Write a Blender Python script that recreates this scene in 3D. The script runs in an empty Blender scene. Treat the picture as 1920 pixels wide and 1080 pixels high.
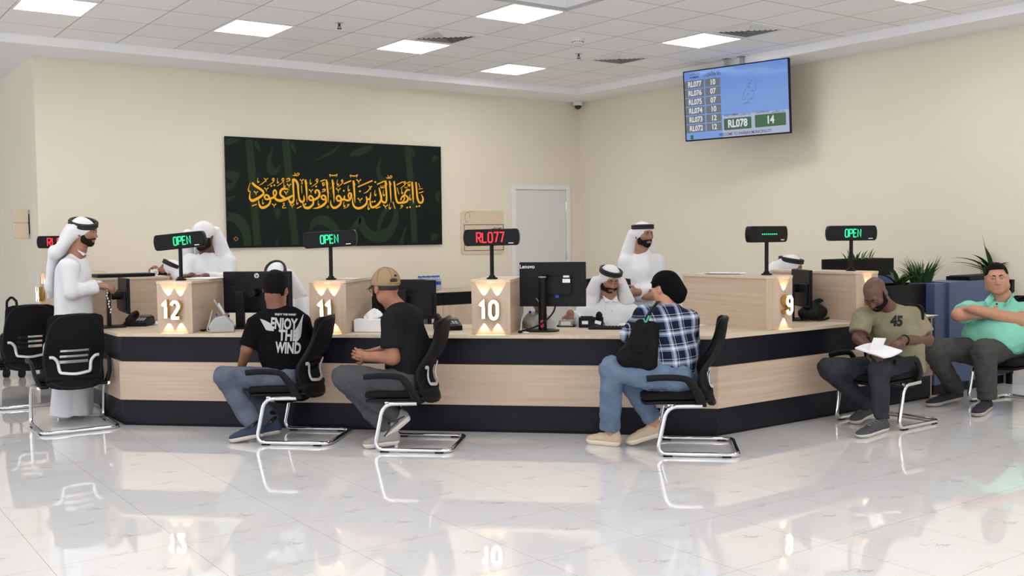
import bpy, bmesh, math, random
import numpy as np
from mathutils import Vector, Matrix
from mathutils.bvhtree import BVHTree
random.seed(7)
S = bpy.context.scene
COL = S.collection
PI = math.pi
# ---------------------------------------------------------------- camera
FPX, PIT, ROL, YAW, CAMZ = 1907.289, .0511777, -.0114447, .62581973, 1.5
def _basis():
    ca, sa = math.cos(YAW), math.sin(YAW)
    Ru = Matrix(((ca, sa, 0), (-sa, ca, 0), (0, 0, 1)))
    fwd = Vector((0, math.cos(PIT), -math.sin(PIT))); right = Vector((1, 0, 0)); up = right.cross(fwd)
    r2 = math.cos(ROL)*right + math.sin(ROL)*up
    u2 = -math.sin(ROL)*right + math.cos(ROL)*up
    return Ru @ r2, Ru @ u2, Ru @ fwd
CR, CU, CF = _basis()
CAM = Vector((0, 0, CAMZ))
cd = bpy.data.cameras.new('camera'); cam = bpy.data.objects.new('camera', cd); COL.objects.link(cam)
cam.matrix_world = Matrix(((CR.x, CU.x, -CF.x, 0), (CR.y, CU.y, -CF.y, 0), (CR.z, CU.z, -CF.z, CAMZ), (0, 0, 0, 1)))
cd.sensor_width = 36; cd.lens = 36*FPX/1920; cd.clip_start = .05; cd.clip_end = 200
S.camera = cam
def J(px, py, d):
    """world point seen at photo pixel (px,py) at distance d along the view axis"""
    return CAM + (CR*((px-960)/FPX) - CU*((py-540)/FPX) + CF)*d
def OZ(px, py, z):
    r = J(px, py, 1) - CAM
    return CAM + r*((z-CAMZ)/r.z)
def OP(px, py, p0, n):
    r = J(px, py, 1) - CAM; n = Vector(n)
    return CAM + r*(((Vector(p0)-CAM).dot(n))/r.dot(n))
def DEPTH(p): return (Vector(p)-CAM).dot(CF)
def PX(p):
    q = Vector(p)-CAM; d = q.dot(CF)
    return 960+FPX*q.dot(CR)/d, 540-FPX*q.dot(CU)/d
# ---------------------------------------------------------------- mesh builder
class MB:
    def __init__(s): s.v = []; s.f = []; s.M = Matrix.Identity(4)
    def add(s, vs, fs):
        b = len(s.v); M = s.M
        s.v += [M @ Vector(p) for p in vs]; s.f += [tuple(b+i for i in q) for q in fs]; return s
    def box(s, c, sz, R=None):
        x, y, z = sz[0]/2, sz[1]/2, sz[2]/2
        P = [Vector(p) for p in ((-x,-y,-z),(x,-y,-z),(x,y,-z),(-x,y,-z),(-x,-y,z),(x,-y,z),(x,y,z),(-x,y,z))]
        if R is not None: P = [R @ p for p in P]
        c = Vector(c)
        return s.add([p+c for p in P], [(0,3,2,1),(4,5,6,7),(0,1,5,4),(1,2,6,5),(2,3,7,6),(3,0,4,7)])
    def bb(s, x0, x1, y0, y1, z0, z1):
        return s.box(((x0+x1)/2, (y0+y1)/2, (z0+z1)/2), (abs(x1-x0), abs(y1-y0), abs(z1-z0)))
    def prism(s, poly, a, ex, ey, n, h):
        """polygon poly (2d) in plane a+ex*x+ey*y, extruded along n by h"""
        a, ex, ey, n = Vector(a), Vector(ex), Vector(ey), Vector(n)
        m = len(poly)
        lo = [a+ex*p[0]+ey*p[1] for p in poly]; hi = [p+n*h for p in lo]
        fs = [tuple(range(m-1, -1, -1)), tuple(range(m, 2*m))]+[(i, (i+1) % m, m+(i+1) % m, m+i) for i in range(m)]
        return s.add(lo+hi, fs)
    def lathe(s, prof, seg=24, c=(0, 0, 0), R=None):
        vs = []; c = Vector(c)
        for r, z in prof:
            for k in range(seg):
                a = 2*PI*k/seg; p = Vector((r*math.cos(a), r*math.sin(a), z))
                vs.append((R @ p if R is not None else p)+c)
        n = len(prof)
        fs = [(i*seg+k, i*seg+(k+1) % seg, (i+1)*seg+(k+1) % seg, (i+1)*seg+k) for i in range(n-1) for k in range(seg)]
        if prof[0][0] > 1e-6: fs.append(tuple(range(seg-1, -1, -1)))
        if prof[-1][0] > 1e-6: fs.append(tuple((n-1)*seg+k for k in range(seg)))
        return s.add(vs, fs)
    def cyl(s, a, b, r, seg=16, r2=None):
        a, b = Vector(a), Vector(b); d = b-a
        R = d.to_track_quat('Z', 'Y').to_matrix()
        return s.lathe([(r, 0), (r if r2 is None else r2, d.length)], seg, a, R)
    def tube(s, pts, r, seg=12, closed=False, flat=1.0, up=None):
        """sweep a circle (or ellipse) along pts; r number or list"""
        P = [Vector(p) for p in pts]; n = len(P); rr = r if isinstance(r, (list, tuple)) else [r]*n
        vs = []; prev = None
        for i in range(n):
            if closed: t = P[(i+1) % n]-P[i-1]
            else: t = P[min(i+1, n-1)]-P[max(i-1, 0)]
            t.normalize()
            if prev is None:
                u = Vector(up) if up is not None else (Vector((0, 0, 1)) if abs(t.z) < .9 else Vector((1, 0, 0)))
                u = (u-t*u.dot(t)).normalized()
            else:
                u = (prev-t*prev.dot(t))
                u = u.normalized() if u.length > 1e-6 else prev
            prev = u; w = t.cross(u)
            for k in range(seg):
                a = 2*PI*k/seg
                vs.append(P[i]+u*(rr[i]*flat*math.cos(a))+w*(rr[i]*math.sin(a)))
        m = n if closed else n-1
        fs = [(i*seg+k, i*seg+(k+1) % seg, ((i+1) % n)*seg+(k+1) % seg, ((i+1) % n)*seg+k) for i in range(m) for k in range(seg)]
        if not closed: fs += [tuple(range(seg-1, -1, -1)), tuple((n-1)*seg+k for k in range(seg))]
        return s.add(vs, fs)
    def ell(s, c, r, seg=20, rings=12, R=None):
        c = Vector(c); vs = []; fs = []
        for i in range(1, rings):
            t = PI*i/rings
            for k in range(seg):
                a = 2*PI*k/seg
                p = Vector((r[0]*math.sin(t)*math.cos(a), r[1]*math.sin(t)*math.sin(a), -r[2]*math.cos(t)))
                vs.append((R @ p if R is not None else p)+c)
        b = len(vs); p0 = Vector((0, 0, -r[2])); p1 = Vector((0, 0, r[2]))
        vs += [(R @ p0 if R is not None else p0)+c, (R @ p1 if R is not None else p1)+c]
        for i in range(rings-2):
            for k in range(seg): fs.append((i*seg+k, i*seg+(k+1) % seg, (i+1)*seg+(k+1) % seg, (i+1)*seg+k))
        for k in range(seg):
            fs.append((b, (k+1) % seg, k)); fs.append(((rings-2)*seg+k, (rings-2)*seg+(k+1) % seg, b+1))
        return s.add(vs, fs)
    def sheet(s, grid, th=None):
        """grid of points [rows][cols] -> surface; th adds thickness along normals by offset vector"""
        m, n = len(grid), len(grid[0])
        vs = [Vector(p) for row in grid for p in row]
        fs = [(i*n+k, i*n+k+1, (i+1)*n+k+1, (i+1)*n+k) for i in range(m-1) for k in range(n-1)]
        if th is None: return s.add(vs, fs)
        th = Vector(th); b = len(vs)
        vs2 = vs+[p+th for p in vs]
        fs2 = [f[::-1] for f in fs]+[tuple(b+i for i in f) for f in fs]
        rim = [k for k in range(n)]+[i*n+n-1 for i in range(1, m)]+[(m-1)*n+k for k in range(n-2, -1, -1)]+[i*n for i in range(m-2, 0, -1)]
        L = len(rim)
        fs2 += [(rim[i], rim[(i+1) % L], b+rim[(i+1) % L], b+rim[i]) for i in range(L)]
        return s.add(vs2, fs2)
def smooth_pts(pts, n=6, closed=False):
    """Catmull-Rom through tuples of any length"""
    P = [np.array(p, float) for p in pts]; out = []; m = len(P)
    rng = range(m) if closed else range(m-1)
    for i in rng:
        if closed: a, b, c, d = P[i-1], P[i], P[(i+1) % m], P[(i+2) % m]
        else: a, b, c, d = P[max(i-1, 0)], P[i], P[i+1], P[min(i+2, m-1)]
        for k in range(n):
            t = k/n
            out.append(.5*((2*b)+(-a+c)*t+(2*a-5*b+4*c-d)*t*t+(-a+3*b-3*c+d)*t**3))
    if not closed: out.append(P[-1])
    return out
def fillet(pts, r, n=5):
    """round the inner corners of a polyline"""
    P = [Vector(p) for p in pts]; out = [P[0]]
    for i in range(1, len(P)-1):
        a = (P[i-1]-P[i]); b = (P[i+1]-P[i]); rr = min(r, a.length*.49, b.length*.49)
        A = P[i]+a.normalized()*rr; B = P[i]+b.normalized()*rr
        for k in range(n+1):
            t = k/n; out.append(A*(1-t)**2+P[i]*2*t*(1-t)+B*t*t)
    out.append(P[-1]); return out
# ---------------------------------------------------------------- objects
def wm(o):
    M = Matrix.LocRotScale(o.location, o.rotation_euler, None)
    return wm(o.parent) @ M if o.parent else M
def tag(o, label, cat, group=None):
    o['label'] = label; o['category'] = cat
    if group: o['group'] = group
    return o
def thing(name, label, cat, loc=(0, 0, 0), rotz=0, group=None):
    o = bpy.data.objects.new(name, None); COL.objects.link(o); o.empty_display_size = .1
    o.location = loc; o.rotation_euler = (0, 0, rotz)
    return tag(o, label, cat, group)
def obj(name, mb, mat, parent=None, bevel=0, world=True, sharp=35, flat=False, seg=2):
    """link a mesh builder (or a ready mesh) as one object; geometry given in world space unless world=False"""
    if isinstance(mb, MB):
        me = bpy.data.meshes.new(name); me.from_pydata([tuple(p) for p in mb.v], [], mb.f); me.update()
    else: me = mb; me.name = name
    if mat is not None:
        if not me.materials: me.materials.append(mat)
    o = bpy.data.objects.new(name, me); COL.objects.link(o)
    if parent is not None:
        o.parent = parent
        if world: me.transform(wm(parent).inverted())
    elif world:
        n = len(me.vertices)
        co = np.empty(n*3, np.float32); me.vertices.foreach_get('co', co); co = co.reshape(-1, 3)
        c = (co.min(0)+co.max(0))/2; b = Vector((float(c[0]), float(c[1]), float(co[:, 2].min())))
        me.transform(Matrix.Translation(-b)); o.location = b
    if not flat:
        me.shade_smooth(); me.set_sharp_from_angle(angle=math.radians(sharp))
    if bevel:
        m = o.modifiers.new('bevel', 'BEVEL'); m.width = bevel; m.segments = seg; m.limit_method = 'ANGLE'; m.angle_limit = math.radians(40)
        m.harden_normals = False
    return o
def struct(name, mb, mat, parent=None, **k):
    o = obj(name, mb, mat, parent, **k); o['kind'] = 'structure'; return o
def clone(o, parent=None):
    c = o.copy(); COL.objects.link(c)
    if parent is not None: c.parent = parent
    for ch in list(o.children): clone(ch, c)
    return c
def textmesh(txt, size, ext=0, offset=0, align='CENTER', sx=1.0):
    cu = bpy.data.curves.new('t', 'FONT'); cu.body = txt; cu.size = size; cu.extrude = ext; cu.offset = offset
    cu.align_x = align; cu.align_y = 'CENTER'; cu.resolution_u = 3
    ob = bpy.data.objects.new('t', cu); COL.objects.link(ob)
    bpy.context.view_layer.update()
    me = bpy.data.meshes.new_from_object(ob.evaluated_get(bpy.context.evaluated_depsgraph_get()))
    bpy.data.objects.remove(ob); bpy.data.curves.remove(cu)
    me.materials.clear()
    if sx != 1.0: me.transform(Matrix.Diagonal((sx, 1, 1, 1)))
    return me
def text_obj(name, txt, size, mat, parent, o, ex, ey, ext=.0005, offset=0, align='CENTER', sx=1.0):
    me = textmesh(txt, size, ext, offset, align, sx)
    o, ex, ey = Vector(o), Vector(ex).normalized(), Vector(ey).normalized(); n = ex.cross(ey)
    me.transform(Matrix(((ex.x, ey.x, n.x, o.x), (ex.y, ey.y, n.y, o.y), (ex.z, ey.z, n.z, o.z), (0, 0, 0, 1))))
    return obj(name, me, mat, parent, flat=True)
def ribbon(mb, pts, T, n_sm=6, h=.001, nvec=(0, -1, 0)):
    """variable-width stroke: pts (x,y,w) in drawing units, T maps (x,y)->world; thin solid"""
    Q = smooth_pts(pts, n_sm) if len(pts) > 2 else [np.array(p, float) for p in pts]
    L = []; R = []; nvec = Vector(nvec)*h
    for i, q in enumerate(Q):
        a = Q[max(i-1, 0)]; b = Q[min(i+1, len(Q)-1)]
        d = b[:2]-a[:2]; d = d/(np.hypot(*d)+1e-9); nn = np.array((-d[1], d[0]))*max(q[2], 1)/2
        L.append(T(*(q[:2]+nn))); R.append(T(*(q[:2]-nn)))
    m = len(Q)
    vs = L+R+[p+nvec for p in L]+[p+nvec for p in R]
    fs = []
    for i in range(m-1):
        fs += [(2*m+i, 2*m+i+1, 3*m+i+1, 3*m+i), (i, 2*m+i, 2*m+i+1, i+1)[::-1], (m+i, m+i+1, 3*m+i+1, 3*m+i)[::-1]]
    fs += [(0, m, 3*m, 2*m), (m-1, 2*m-1, 4*m-1, 3*m-1)[::-1]]
    mb.add(vs, fs)
# ---------------------------------------------------------------- materials
def mat(name, col, rough=.5, metal=0, **k):
    m = bpy.data.materials.new(name); m.use_nodes = True; b = m.node_tree.nodes['Principled BSDF']
    b.inputs['Base Color'].default_value = (*col, 1); b.inputs['Roughness'].default_value = rough; b.inputs['Metallic'].default_value = metal
    for kk, v in k.items(): b.inputs[kk].default_value = v
    return m
def N(m, t, **k):
    n = m.node_tree.nodes.new(t)
    for a, v in k.items(): setattr(n, a, v)
    return n
def LK(m, a, b): m.node_tree.links.new(a, b)
def BS(m): return m.node_tree.nodes['Principled BSDF']
def srgb(r, g, b):
    f = lambda c: (c/255/12.92) if c/255 <= .04045 else ((c/255+.055)/1.055)**2.4
    return (f(r), f(g), f(b))
def noisy(name, c1, c2, scale=(1, 1, 1), nscale=5, detail=4, rough=.5, bump=0, bscale=None, space='Object', **k):
    """base colour varied between two tones by stretched noise, with optional bump"""
    m = mat(name, c1, rough, **k)
    tc = N(m, 'ShaderNodeTexCoord'); mp = N(m, 'ShaderNodeMapping'); mp.inputs['Scale'].default_value = scale
    nz = N(m, 'ShaderNodeTexNoise'); nz.inputs['Scale'].default_value = nscale; nz.inputs['Detail'].default_value = detail
    rp = N(m, 'ShaderNodeMix', data_type='RGBA'); rp.inputs['A'].default_value = (*c1, 1); rp.inputs['B'].default_value = (*c2, 1)
    LK(m, tc.outputs[space], mp.inputs['Vector']); LK(m, mp.outputs[0], nz.inputs['Vector'])
    cr = N(m, 'ShaderNodeMapRange'); cr.inputs['From Min'].default_value = .3; cr.inputs['From Max'].default_value = .7
    LK(m, nz.outputs['Fac'], cr.inputs['Value']); LK(m, cr.outputs[0], rp.inputs['Factor']); LK(m, rp.outputs['Result'], BS(m).inputs['Base Color'])
    if bump:
        b = N(m, 'ShaderNodeBump'); b.inputs['Strength'].default_value = bump; b.inputs['Distance'].default_value = .01
        if bscale:
            n2 = N(m, 'ShaderNodeTexNoise'); n2.inputs['Scale'].default_value = bscale; LK(m, tc.outputs[space], n2.inputs['Vector']); LK(m, n2.outputs['Fac'], b.inputs['Height'])
        else: LK(m, nz.outputs['Fac'], b.inputs['Height'])
        LK(m, b.outputs[0], BS(m).inputs['Normal'])
    return m
def emis(name, col, st, base=(0, 0, 0)):
    m = mat(name, base, .4); BS(m).inputs['Emission Color'].default_value = (*col, 1); BS(m).inputs['Emission Strength'].default_value = st
    return m
M = {}
M['black'] = mat('black_plastic', (.0042, .0042, .005), .38)
M['black_matte'] = mat('black_matte', (.010, .010, .011), .6)
M['monitor'] = mat('monitor_plastic', (.008, .008, .011), .42)
M['chair'] = mat('chair_plastic', (.005, .005, .006), .45)
M['mesh'] = noisy('chair_mesh_fabric', (.003, .003, .0035), (.006, .006, .0065), nscale=300, rough=.75)
for k_ in ('black', 'black_matte', 'monitor', 'chair', 'mesh'): BS(M[k_]).inputs['Specular IOR Level'].default_value = .18
M['chrome'] = mat('chrome', (.66, .66, .68), .05, 1)
M['silver'] = mat('silver_plastic', (.62, .62, .64), .3, .3)
M['white'] = mat('white_plastic', (.75, .75, .74), .4)
M['grey'] = mat('grey_plastic', (.33, .34, .33), .5)
M['paper'] = mat('paper', (.85, .85, .86), .7)
M['gold'] = mat('gold_metal', (.62, .42, .13), .18, 1)
M['glow'] = emis('lit_number_face', (1, .88, .66), 6)
M['led_green'] = emis('green_led', (.01, .62, .25), 1.25)
M['led_red'] = emis('red_led', (1, .012, .03), 1.5)
M['panel'] = emis('light_panel', (1, .985, .96), 11, (.8, .8, .8))
M['frame'] = mat('white_metal', (.8, .8, .8), .4)
M['glass'] = mat('smoked_glass', (.01, .01, .012), .05)
M['blue'] = mat('blue_plastic', (.02, .05, .45), .4)
M['red'] = mat('red_plastic', (.5, .02, .05), .4)
# ================================================================ the setting
XR, YB, XL = 9.76, 11.75, 2.28         # right wall, back wall, left end of the back wall
ZC, ZR = 3.55, 3.46                    # tiled ceiling, plaster ring round it
wall = noisy('cream_wall_paint', srgb(227, 219, 201), srgb(224, 216, 198), nscale=1.2, rough=.55)
white_wall = noisy('white_wall_paint', srgb(216, 212, 208), srgb(212, 208, 204), nscale=1.2, rough=.6)
plaster = mat('white_plaster', srgb(240, 240, 242), .6)
# floor: polished white tiles with thin grey veins and joints
fm = mat('white_marble_tile', (.70, .70, .70), .035)
FX0, FDX, FY0, FDY = .965, .614, 3.04, .65
tc = N(fm, 'ShaderNodeTexCoord')
vs_ = N(fm, 'ShaderNodeVectorMath', operation='SUBTRACT'); vs_.inputs[1].default_value = (FX0-20*FDX, FY0-20*FDY, 0); LK(fm, tc.outputs['Object'], vs_.inputs[0])
br = N(fm, 'ShaderNodeTexBrick'); br.offset = .0; br.squash = 1
br.inputs['Scale'].default_value = 1
br.inputs['Brick Width'].default_value = FDX; br.inputs['Row Height'].default_value = FDY; br.inputs['Mortar Size'].default_value = .0016; br.inputs['Mortar Smooth'].default_value = .2
br.inputs['Color1'].default_value = (0, 0, 0, 1); br.inputs['Color2'].default_value = (0, 0, 0, 1); br.inputs['Mortar'].default_value = (1, 1, 1, 1)
LK(fm, vs_.outputs[0], br.inputs['Vector'])
vd_ = N(fm, 'ShaderNodeVectorMath', operation='DIVIDE'); vd_.inputs[1].default_value = (FDX, FDY, 1); LK(fm, vs_.outputs[0], vd_.inputs[0])
vf_ = N(fm, 'ShaderNodeVectorMath', operation='FRACTION'); LK(fm, vd_.outputs[0], vf_.inputs[0])
mv = N(fm, 'ShaderNodeMapping'); mv.inputs['Rotation'].default_value = (0, 0, math.radians(-14)); mv.inputs['Scale'].default_value = (.8, 2.6, 1); mv.inputs['Location'].default_value = (3.3, 1.7, 0)
LK(fm, vf_.outputs[0], mv.inputs['Vector'])
nv = N(fm, 'ShaderNodeTexNoise'); nv.inputs['Scale'].default_value = 1.5; nv.inputs['Detail'].default_value = 7; nv.inputs['Roughness'].default_value = .62
LK(fm, mv.outputs[0], nv.inputs['Vector'])
mA = N(fm, 'ShaderNodeMath', operation='SUBTRACT'); mA.inputs[1].default_value = .5; LK(fm, nv.outputs['Fac'], mA.inputs[0])
mB_ = N(fm, 'ShaderNodeMath', operation='ABSOLUTE'); LK(fm, mA.outputs[0], mB_.inputs[0])
mC = N(fm, 'ShaderNodeMapRange'); mC.inputs['From Min'].default_value = .0; mC.inputs['From Max'].default_value = .021; mC.inputs['To Min'].default_value = 1; mC.inputs['To Max'].default_value = 0
LK(fm, mB_.outputs[0], mC.inputs['Value'])
n2 = N(fm, 'ShaderNodeTexNoise'); n2.inputs['Scale'].default_value = 3.1; LK(fm, vf_.outputs[0], n2.inputs['Vector'])
mD = N(fm, 'ShaderNodeMapRange'); mD.inputs['From Min'].default_value = .52; mD.inputs['From Max'].default_value = .68; LK(fm, n2.outputs['Fac'], mD.inputs['Value'])
mE = N(fm, 'ShaderNodeMath', operation='MULTIPLY'); LK(fm, mC.outputs[0], mE.inputs[0]); LK(fm, mD.outputs[0], mE.inputs[1])
x1 = N(fm, 'ShaderNodeMix', data_type='RGBA'); x1.inputs['A'].default_value = (*srgb(225, 224, 224), 1); x1.inputs['B'].default_value = (*srgb(180, 178, 175), 1); LK(fm, mE.outputs[0], x1.inputs['Factor'])
x2 = N(fm, 'ShaderNodeMix', data_type='RGBA'); x2.inputs['B'].default_value = (*srgb(178, 166, 155), 1); LK(fm, br.outputs['Color'], x2.inputs['Factor']); LK(fm, x1.outputs['Result'], x2.inputs['A'])
LK(fm, x2.outputs['Result'], BS(fm).inputs['Base Color'])
BS(fm).inputs['IOR'].default_value = 1.6
BS(fm).inputs['Coat Weight'].default_value = .35; BS(fm).inputs['Coat Roughness'].default_value = .012
fl = MB().bb(-9, XR, -7, 26, -.1, 0)
fo = struct('floor', fl, fm, flat=True)
fo.data.transform(Matrix.Translation(fo.location)); fo.location = (0, 0, 0)
# ceiling: grid of mineral tiles in world coordinates
TX0, TDX, TY0, TDY = 5.355, .6, 9.275, .645
cm = mat('ceiling_tile', srgb(205, 201, 197), .8)
tc = N(cm, 'ShaderNodeTexCoord'); sp = N(cm, 'ShaderNodeSeparateXYZ'); LK(cm, tc.outputs['Object'], sp.inputs[0])
def gridline(axis, o, d, w):
    a = N(cm, 'ShaderNodeMath', operation='SUBTRACT'); a.inputs[1].default_value = o-20*d; LK(cm, sp.outputs[axis], a.inputs[0])
    b = N(cm, 'ShaderNodeMath', operation='PINGPONG'); b.inputs[1].default_value = d/2; LK(cm, a.outputs[0], b.inputs[0])
    c = N(cm, 'ShaderNodeMath', operation='LESS_THAN'); c.inputs[1].default_value = w; LK(cm, b.outputs[0], c.inputs[0]); return c
gx, gy = gridline(0, TX0, TDX, .006), gridline(1, TY0, TDY, .006)
gm = N(cm, 'ShaderNodeMath', operation='MAXIMUM'); LK(cm, gx.outputs[0], gm.inputs[0]); LK(cm, gy.outputs[0], gm.inputs[1])
def cell(axis, o, d):
    a = N(cm, 'ShaderNodeMath', operation='SUBTRACT'); a.inputs[1].default_value = o-20*d; LK(cm, sp.outputs[axis], a.inputs[0])
    b = N(cm, 'ShaderNodeMath', operation='DIVIDE'); b.inputs[1].default_value = d; LK(cm, a.outputs[0], b.inputs[0])
    c = N(cm, 'ShaderNodeMath', operation='FLOOR'); LK(cm, b.outputs[0], c.inputs[0]); return c
cb = N(cm, 'ShaderNodeCombineXYZ'); LK(cm, cell(0, TX0, TDX).outputs[0], cb.inputs[0]); LK(cm, cell(1, TY0, TDY).outputs[0], cb.inputs[1])
wn = N(cm, 'ShaderNodeTexWhiteNoise', noise_dimensions='2D'); LK(cm, cb.outputs[0], wn.inputs['Vector'])
t1 = N(cm, 'ShaderNodeMix', data_type='RGBA'); t1.inputs['A'].default_value = (*srgb(243, 243, 245), 1); t1.inputs['B'].default_value = (*srgb(238, 238, 241), 1); LK(cm, wn.outputs['Value'], t1.inputs['Factor'])
t2 = N(cm, 'ShaderNodeMix', data_type='RGBA'); t2.inputs['B'].default_value = (*srgb(182, 178, 175), 1); LK(cm, gm.outputs[0], t2.inputs['Factor']); LK(cm, t1.outputs['Result'], t2.inputs['A'])
LK(cm, t2.outputs['Result'], BS(cm).inputs['Base Color'])
XC, YC = 9.2, 11.09                    # edges of the tiled field
HX0, HX1, HY0, HY1 = 3.555, 5.955, 4.76, 7.34     # raised coffer
cl = MB()
def cslab(x0, x1, y0, y1): cl.bb(x0, x1, y0, y1, ZC, ZC+.03)
cslab(-9, HX0, -7, YC); cslab(HX1, XC, -7, YC); cslab(HX0, HX1, -7, HY0); cslab(HX0, HX1, HY1, YC)
ce = struct('ceiling', cl, cm, flat=True); ce.data.transform(Matrix.Translation(ce.location)); ce.location = (0, 0, 0)
cf = MB().bb(HX0, HX1, HY0, HY1, ZC+.33, ZC+.36)
for a in ((HX0-.03, HX0, HY0, HY1), (HX1, HX1+.03, HY0, HY1), (HX0, HX1, HY0-.03, HY0), (HX0, HX1, HY1, HY1+.03)): cf.bb(*a, ZC+.03, ZC+.36)
struct('trim_1', cf, plaster, flat=True)
rg = MB()
rg.bb(XC, XR+.1, -7, 26, ZR, ZC+.03); rg.bb(-9, XC, YC, 26, ZR, ZC+.03)
struct('trim_2', rg, plaster, bevel=.006)
struct('wall_back', MB().bb(XL, XR+.15, YB, YB+.15, 0, ZR), wall, flat=True)
struct('wall_right', MB().bb(XR, XR+.15, -7, YB, 0, ZR), wall, flat=True)
struct('wall_left', MB().bb(XL, XL+.15, YB+.15, 26, 0, ZR), wall, flat=True)
struct('wall_rear', MB().bb(-9, XL, 26, 26.15, 0, ZR), white_wall, flat=True)
bb_ = mat('white_skirting', srgb(215, 213, 210), .4)
struct('baseboard_back', MB().bb(XL, XR, YB-.015, YB, 0, .1), bb_, bevel=.003)
struct('baseboard_right', MB().bb(XR-.015, XR, -7, YB-.015, 0, .1), bb_, bevel=.003)
struct('baseboard_left', MB().bb(XL-.015, XL, YB, 26, 0, .1), bb_, bevel=.003)
# door in the back wall
dm = mat('white_door_paint', srgb(216, 216, 214), .35)
d = MB().bb(8.49, 8.565, YB-.03, YB+.0, 0, 2.238); d.bb(9.485, 9.56, YB-.03, YB, 0, 2.238); d.bb(8.565, 9.485, YB-.03, YB, 2.163, 2.238)
dr = struct('door_1', MB().bb(8.569, 9.481, YB-.012, YB-.0, .008, 2.158), dm, bevel=.002)
obj('door_frame', d, mat('door_frame_paint', srgb(226, 226, 225), .35), dr, bevel=.004)
for z in (1.93, 1.2, .3):
    obj('hinge', MB().cyl((9.478, YB-.022, z-.06), (9.478, YB-.022, z+.06), .009), M['chrome'], dr)
hd = MB().cyl((8.63, YB-.012, 1.0), (8.63, YB-.06, 1.0), .012); hd.tube([(8.63, YB-.06, 1), (8.75, YB-.06, 1)], .009)
obj('door_handle', hd, M['chrome'], dr)
# ---------------------------------------------------------------- ceiling lights
def ceiling_light(x, y, label, k=0):
    t = thing('ceiling_light', label, 'ceiling light', (x+TDX/2, y+TDY/2, ZC-.006), 0, 'square ceiling lights')
    f = MB()
    for a in ((x+.003, x+TDX-.003, y+.003, y+.022), (x+.003, x+TDX-.003, y+TDY-.022, y+TDY-.003), (x+.003, x+.022, y+.022, y+TDY-.022), (x+TDX-.022, x+TDX-.003, y+.022, y+TDY-.022)):
        f.bb(*a, ZC-.006, ZC+.0)
    obj('frame', f, M['frame'], t)
    obj('diffuser', MB().bb(x+.022, x+TDX-.022, y+.022, y+TDY-.022, ZC-.004, ZC-.0005), M['panel'], t, flat=True)
LX = lambda i: TX0+TDX*i
LY = lambda j: TY0+TDY*j
vis = [(-6, 0, 'square white ceiling light cut by the top left of the photo'), (-3, 0, 'square white ceiling light above the black calligraphy panel, left of a sprinkler'),
       (0, -3, 'large square white ceiling light at the top, beside the raised ceiling recess'), (0, 0, 'square white ceiling light just in front of the left ceiling vent'),
       (4, -3, 'square white ceiling light right above the hanging ticket screen'), (3, 1, 'smallest square white ceiling light, farthest, near the room corner')]
for i, j, lb in vis: ceiling_light(LX(i), LY(j), lb)
k = 0
for i in (-12, -8, -4, 0, 4):
    for j in (-7, -11, -15, -19):
        if (i, j) in ((-0, -7),): continue
        ceiling_light(LX(i), LY(j), 'square white ceiling light in the hall behind the viewer'); k += 1
for i, j in ((-10, 0), (-10, -4), (-6, -4)):
    ceiling_light(LX(i), LY(j), 'square white ceiling light in the hall left of the view')
# ---------------------------------------------------------------- vents, sprinklers, detector, dome camera
vent_dark = mat('vent_dark', (.02, .02, .02), .8)
def vent(i, j, label):
    x0, y0 = LX(i), LY(j); cx, cy = x0+TDX/2, y0+TDY/2
    t = thing('ceiling_vent', label, 'air vent', (cx, cy, ZC-.01), 0, 'square ceiling vents')
    f = MB(); h = .235; o = .295
    for a in ((cx-o, cx+o, cy-o, cy-h), (cx-o, cx+o, cy+h, cy+o), (cx-o, cx-h, cy-h, cy+h), (cx+h, cx+o, cy-h, cy+h)): f.bb(*a, ZC-.01, ZC)
    obj('frame', f, M['frame'], t)
    obj('backing', MB().bb(cx-h, cx+h, cy-h, cy+h, ZC-.0035, ZC-.0005), vent_dark, t, flat=True)
    for q in range(6):
        s = .222-q*.037; m = MB(); w = .012
        for (ax, ay) in ((1, 0), (-1, 0), (0, 1), (0, -1)):
            R = Matrix.Rotation(-.6*ax, 3, 'Y') if ax else Matrix.Rotation(.6*ay, 3, 'X')
            m.box((cx+ax*s, cy+ay*s, ZC-.008), (w if ax else 2*s, w if ay else 2*s, .0015), R)
        obj('slat', m, M['frame'], t, flat=True)
vent(0, -1, 'square louvred ceiling vent left of centre, behind a ceiling light')
vent(4, -1, 'square louvred ceiling vent in the middle, beside the sprinkler and smoke detector')
vent(4, -4, 'square louvred ceiling vent at right, above the hanging screen')
for x, y, lb in ((4.446, 8.92, 'small metal ceiling sprinkler above the calligraphy panel'), (7.444, 8.96, 'small metal ceiling sprinkler below the smoke detector')):
    t = thing('sprinkler', lb, 'sprinkler', (x, y, ZC-.06), 0, 'ceiling sprinklers')
    obj('rosette', MB().lathe([(.038, -.004), (.045, 0)], 20, (x, y, ZC)), M['silver'], t)
    m = MB().cyl((x, y, ZC-.035), (x, y, ZC), .012); m.cyl((x, y, ZC-.058), (x, y, ZC-.05), .022)
    for s in (-1, 1): m.tube([(x+s*.012, y, ZC-.03), (x+s*.016, y, ZC-.04), (x+s*.006, y, ZC-.052)], .003, 6)
    obj('nozzle', m, mat('dark_steel', (.08, .08, .08), .35, .8), t)
t = thing('smoke_detector', 'round white smoke detector on the ceiling tiles', 'smoke detector', (6.866, 8.28, ZC-.06))
obj('body', MB().lathe([(.035, -.062), (.05, -.055), (.058, -.03), (.06, -.008), (.065, 0)], 28, (6.866, 8.28, ZC)), M['white'], t)
m = MB()
for a in range(16): m.box((6.866+.055*math.cos(a*PI/8), 8.28+.055*math.sin(a*PI/8), ZC-.038), (.009, .009, .008), Matrix.Rotation(a*PI/8, 3, 'Z'))
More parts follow.
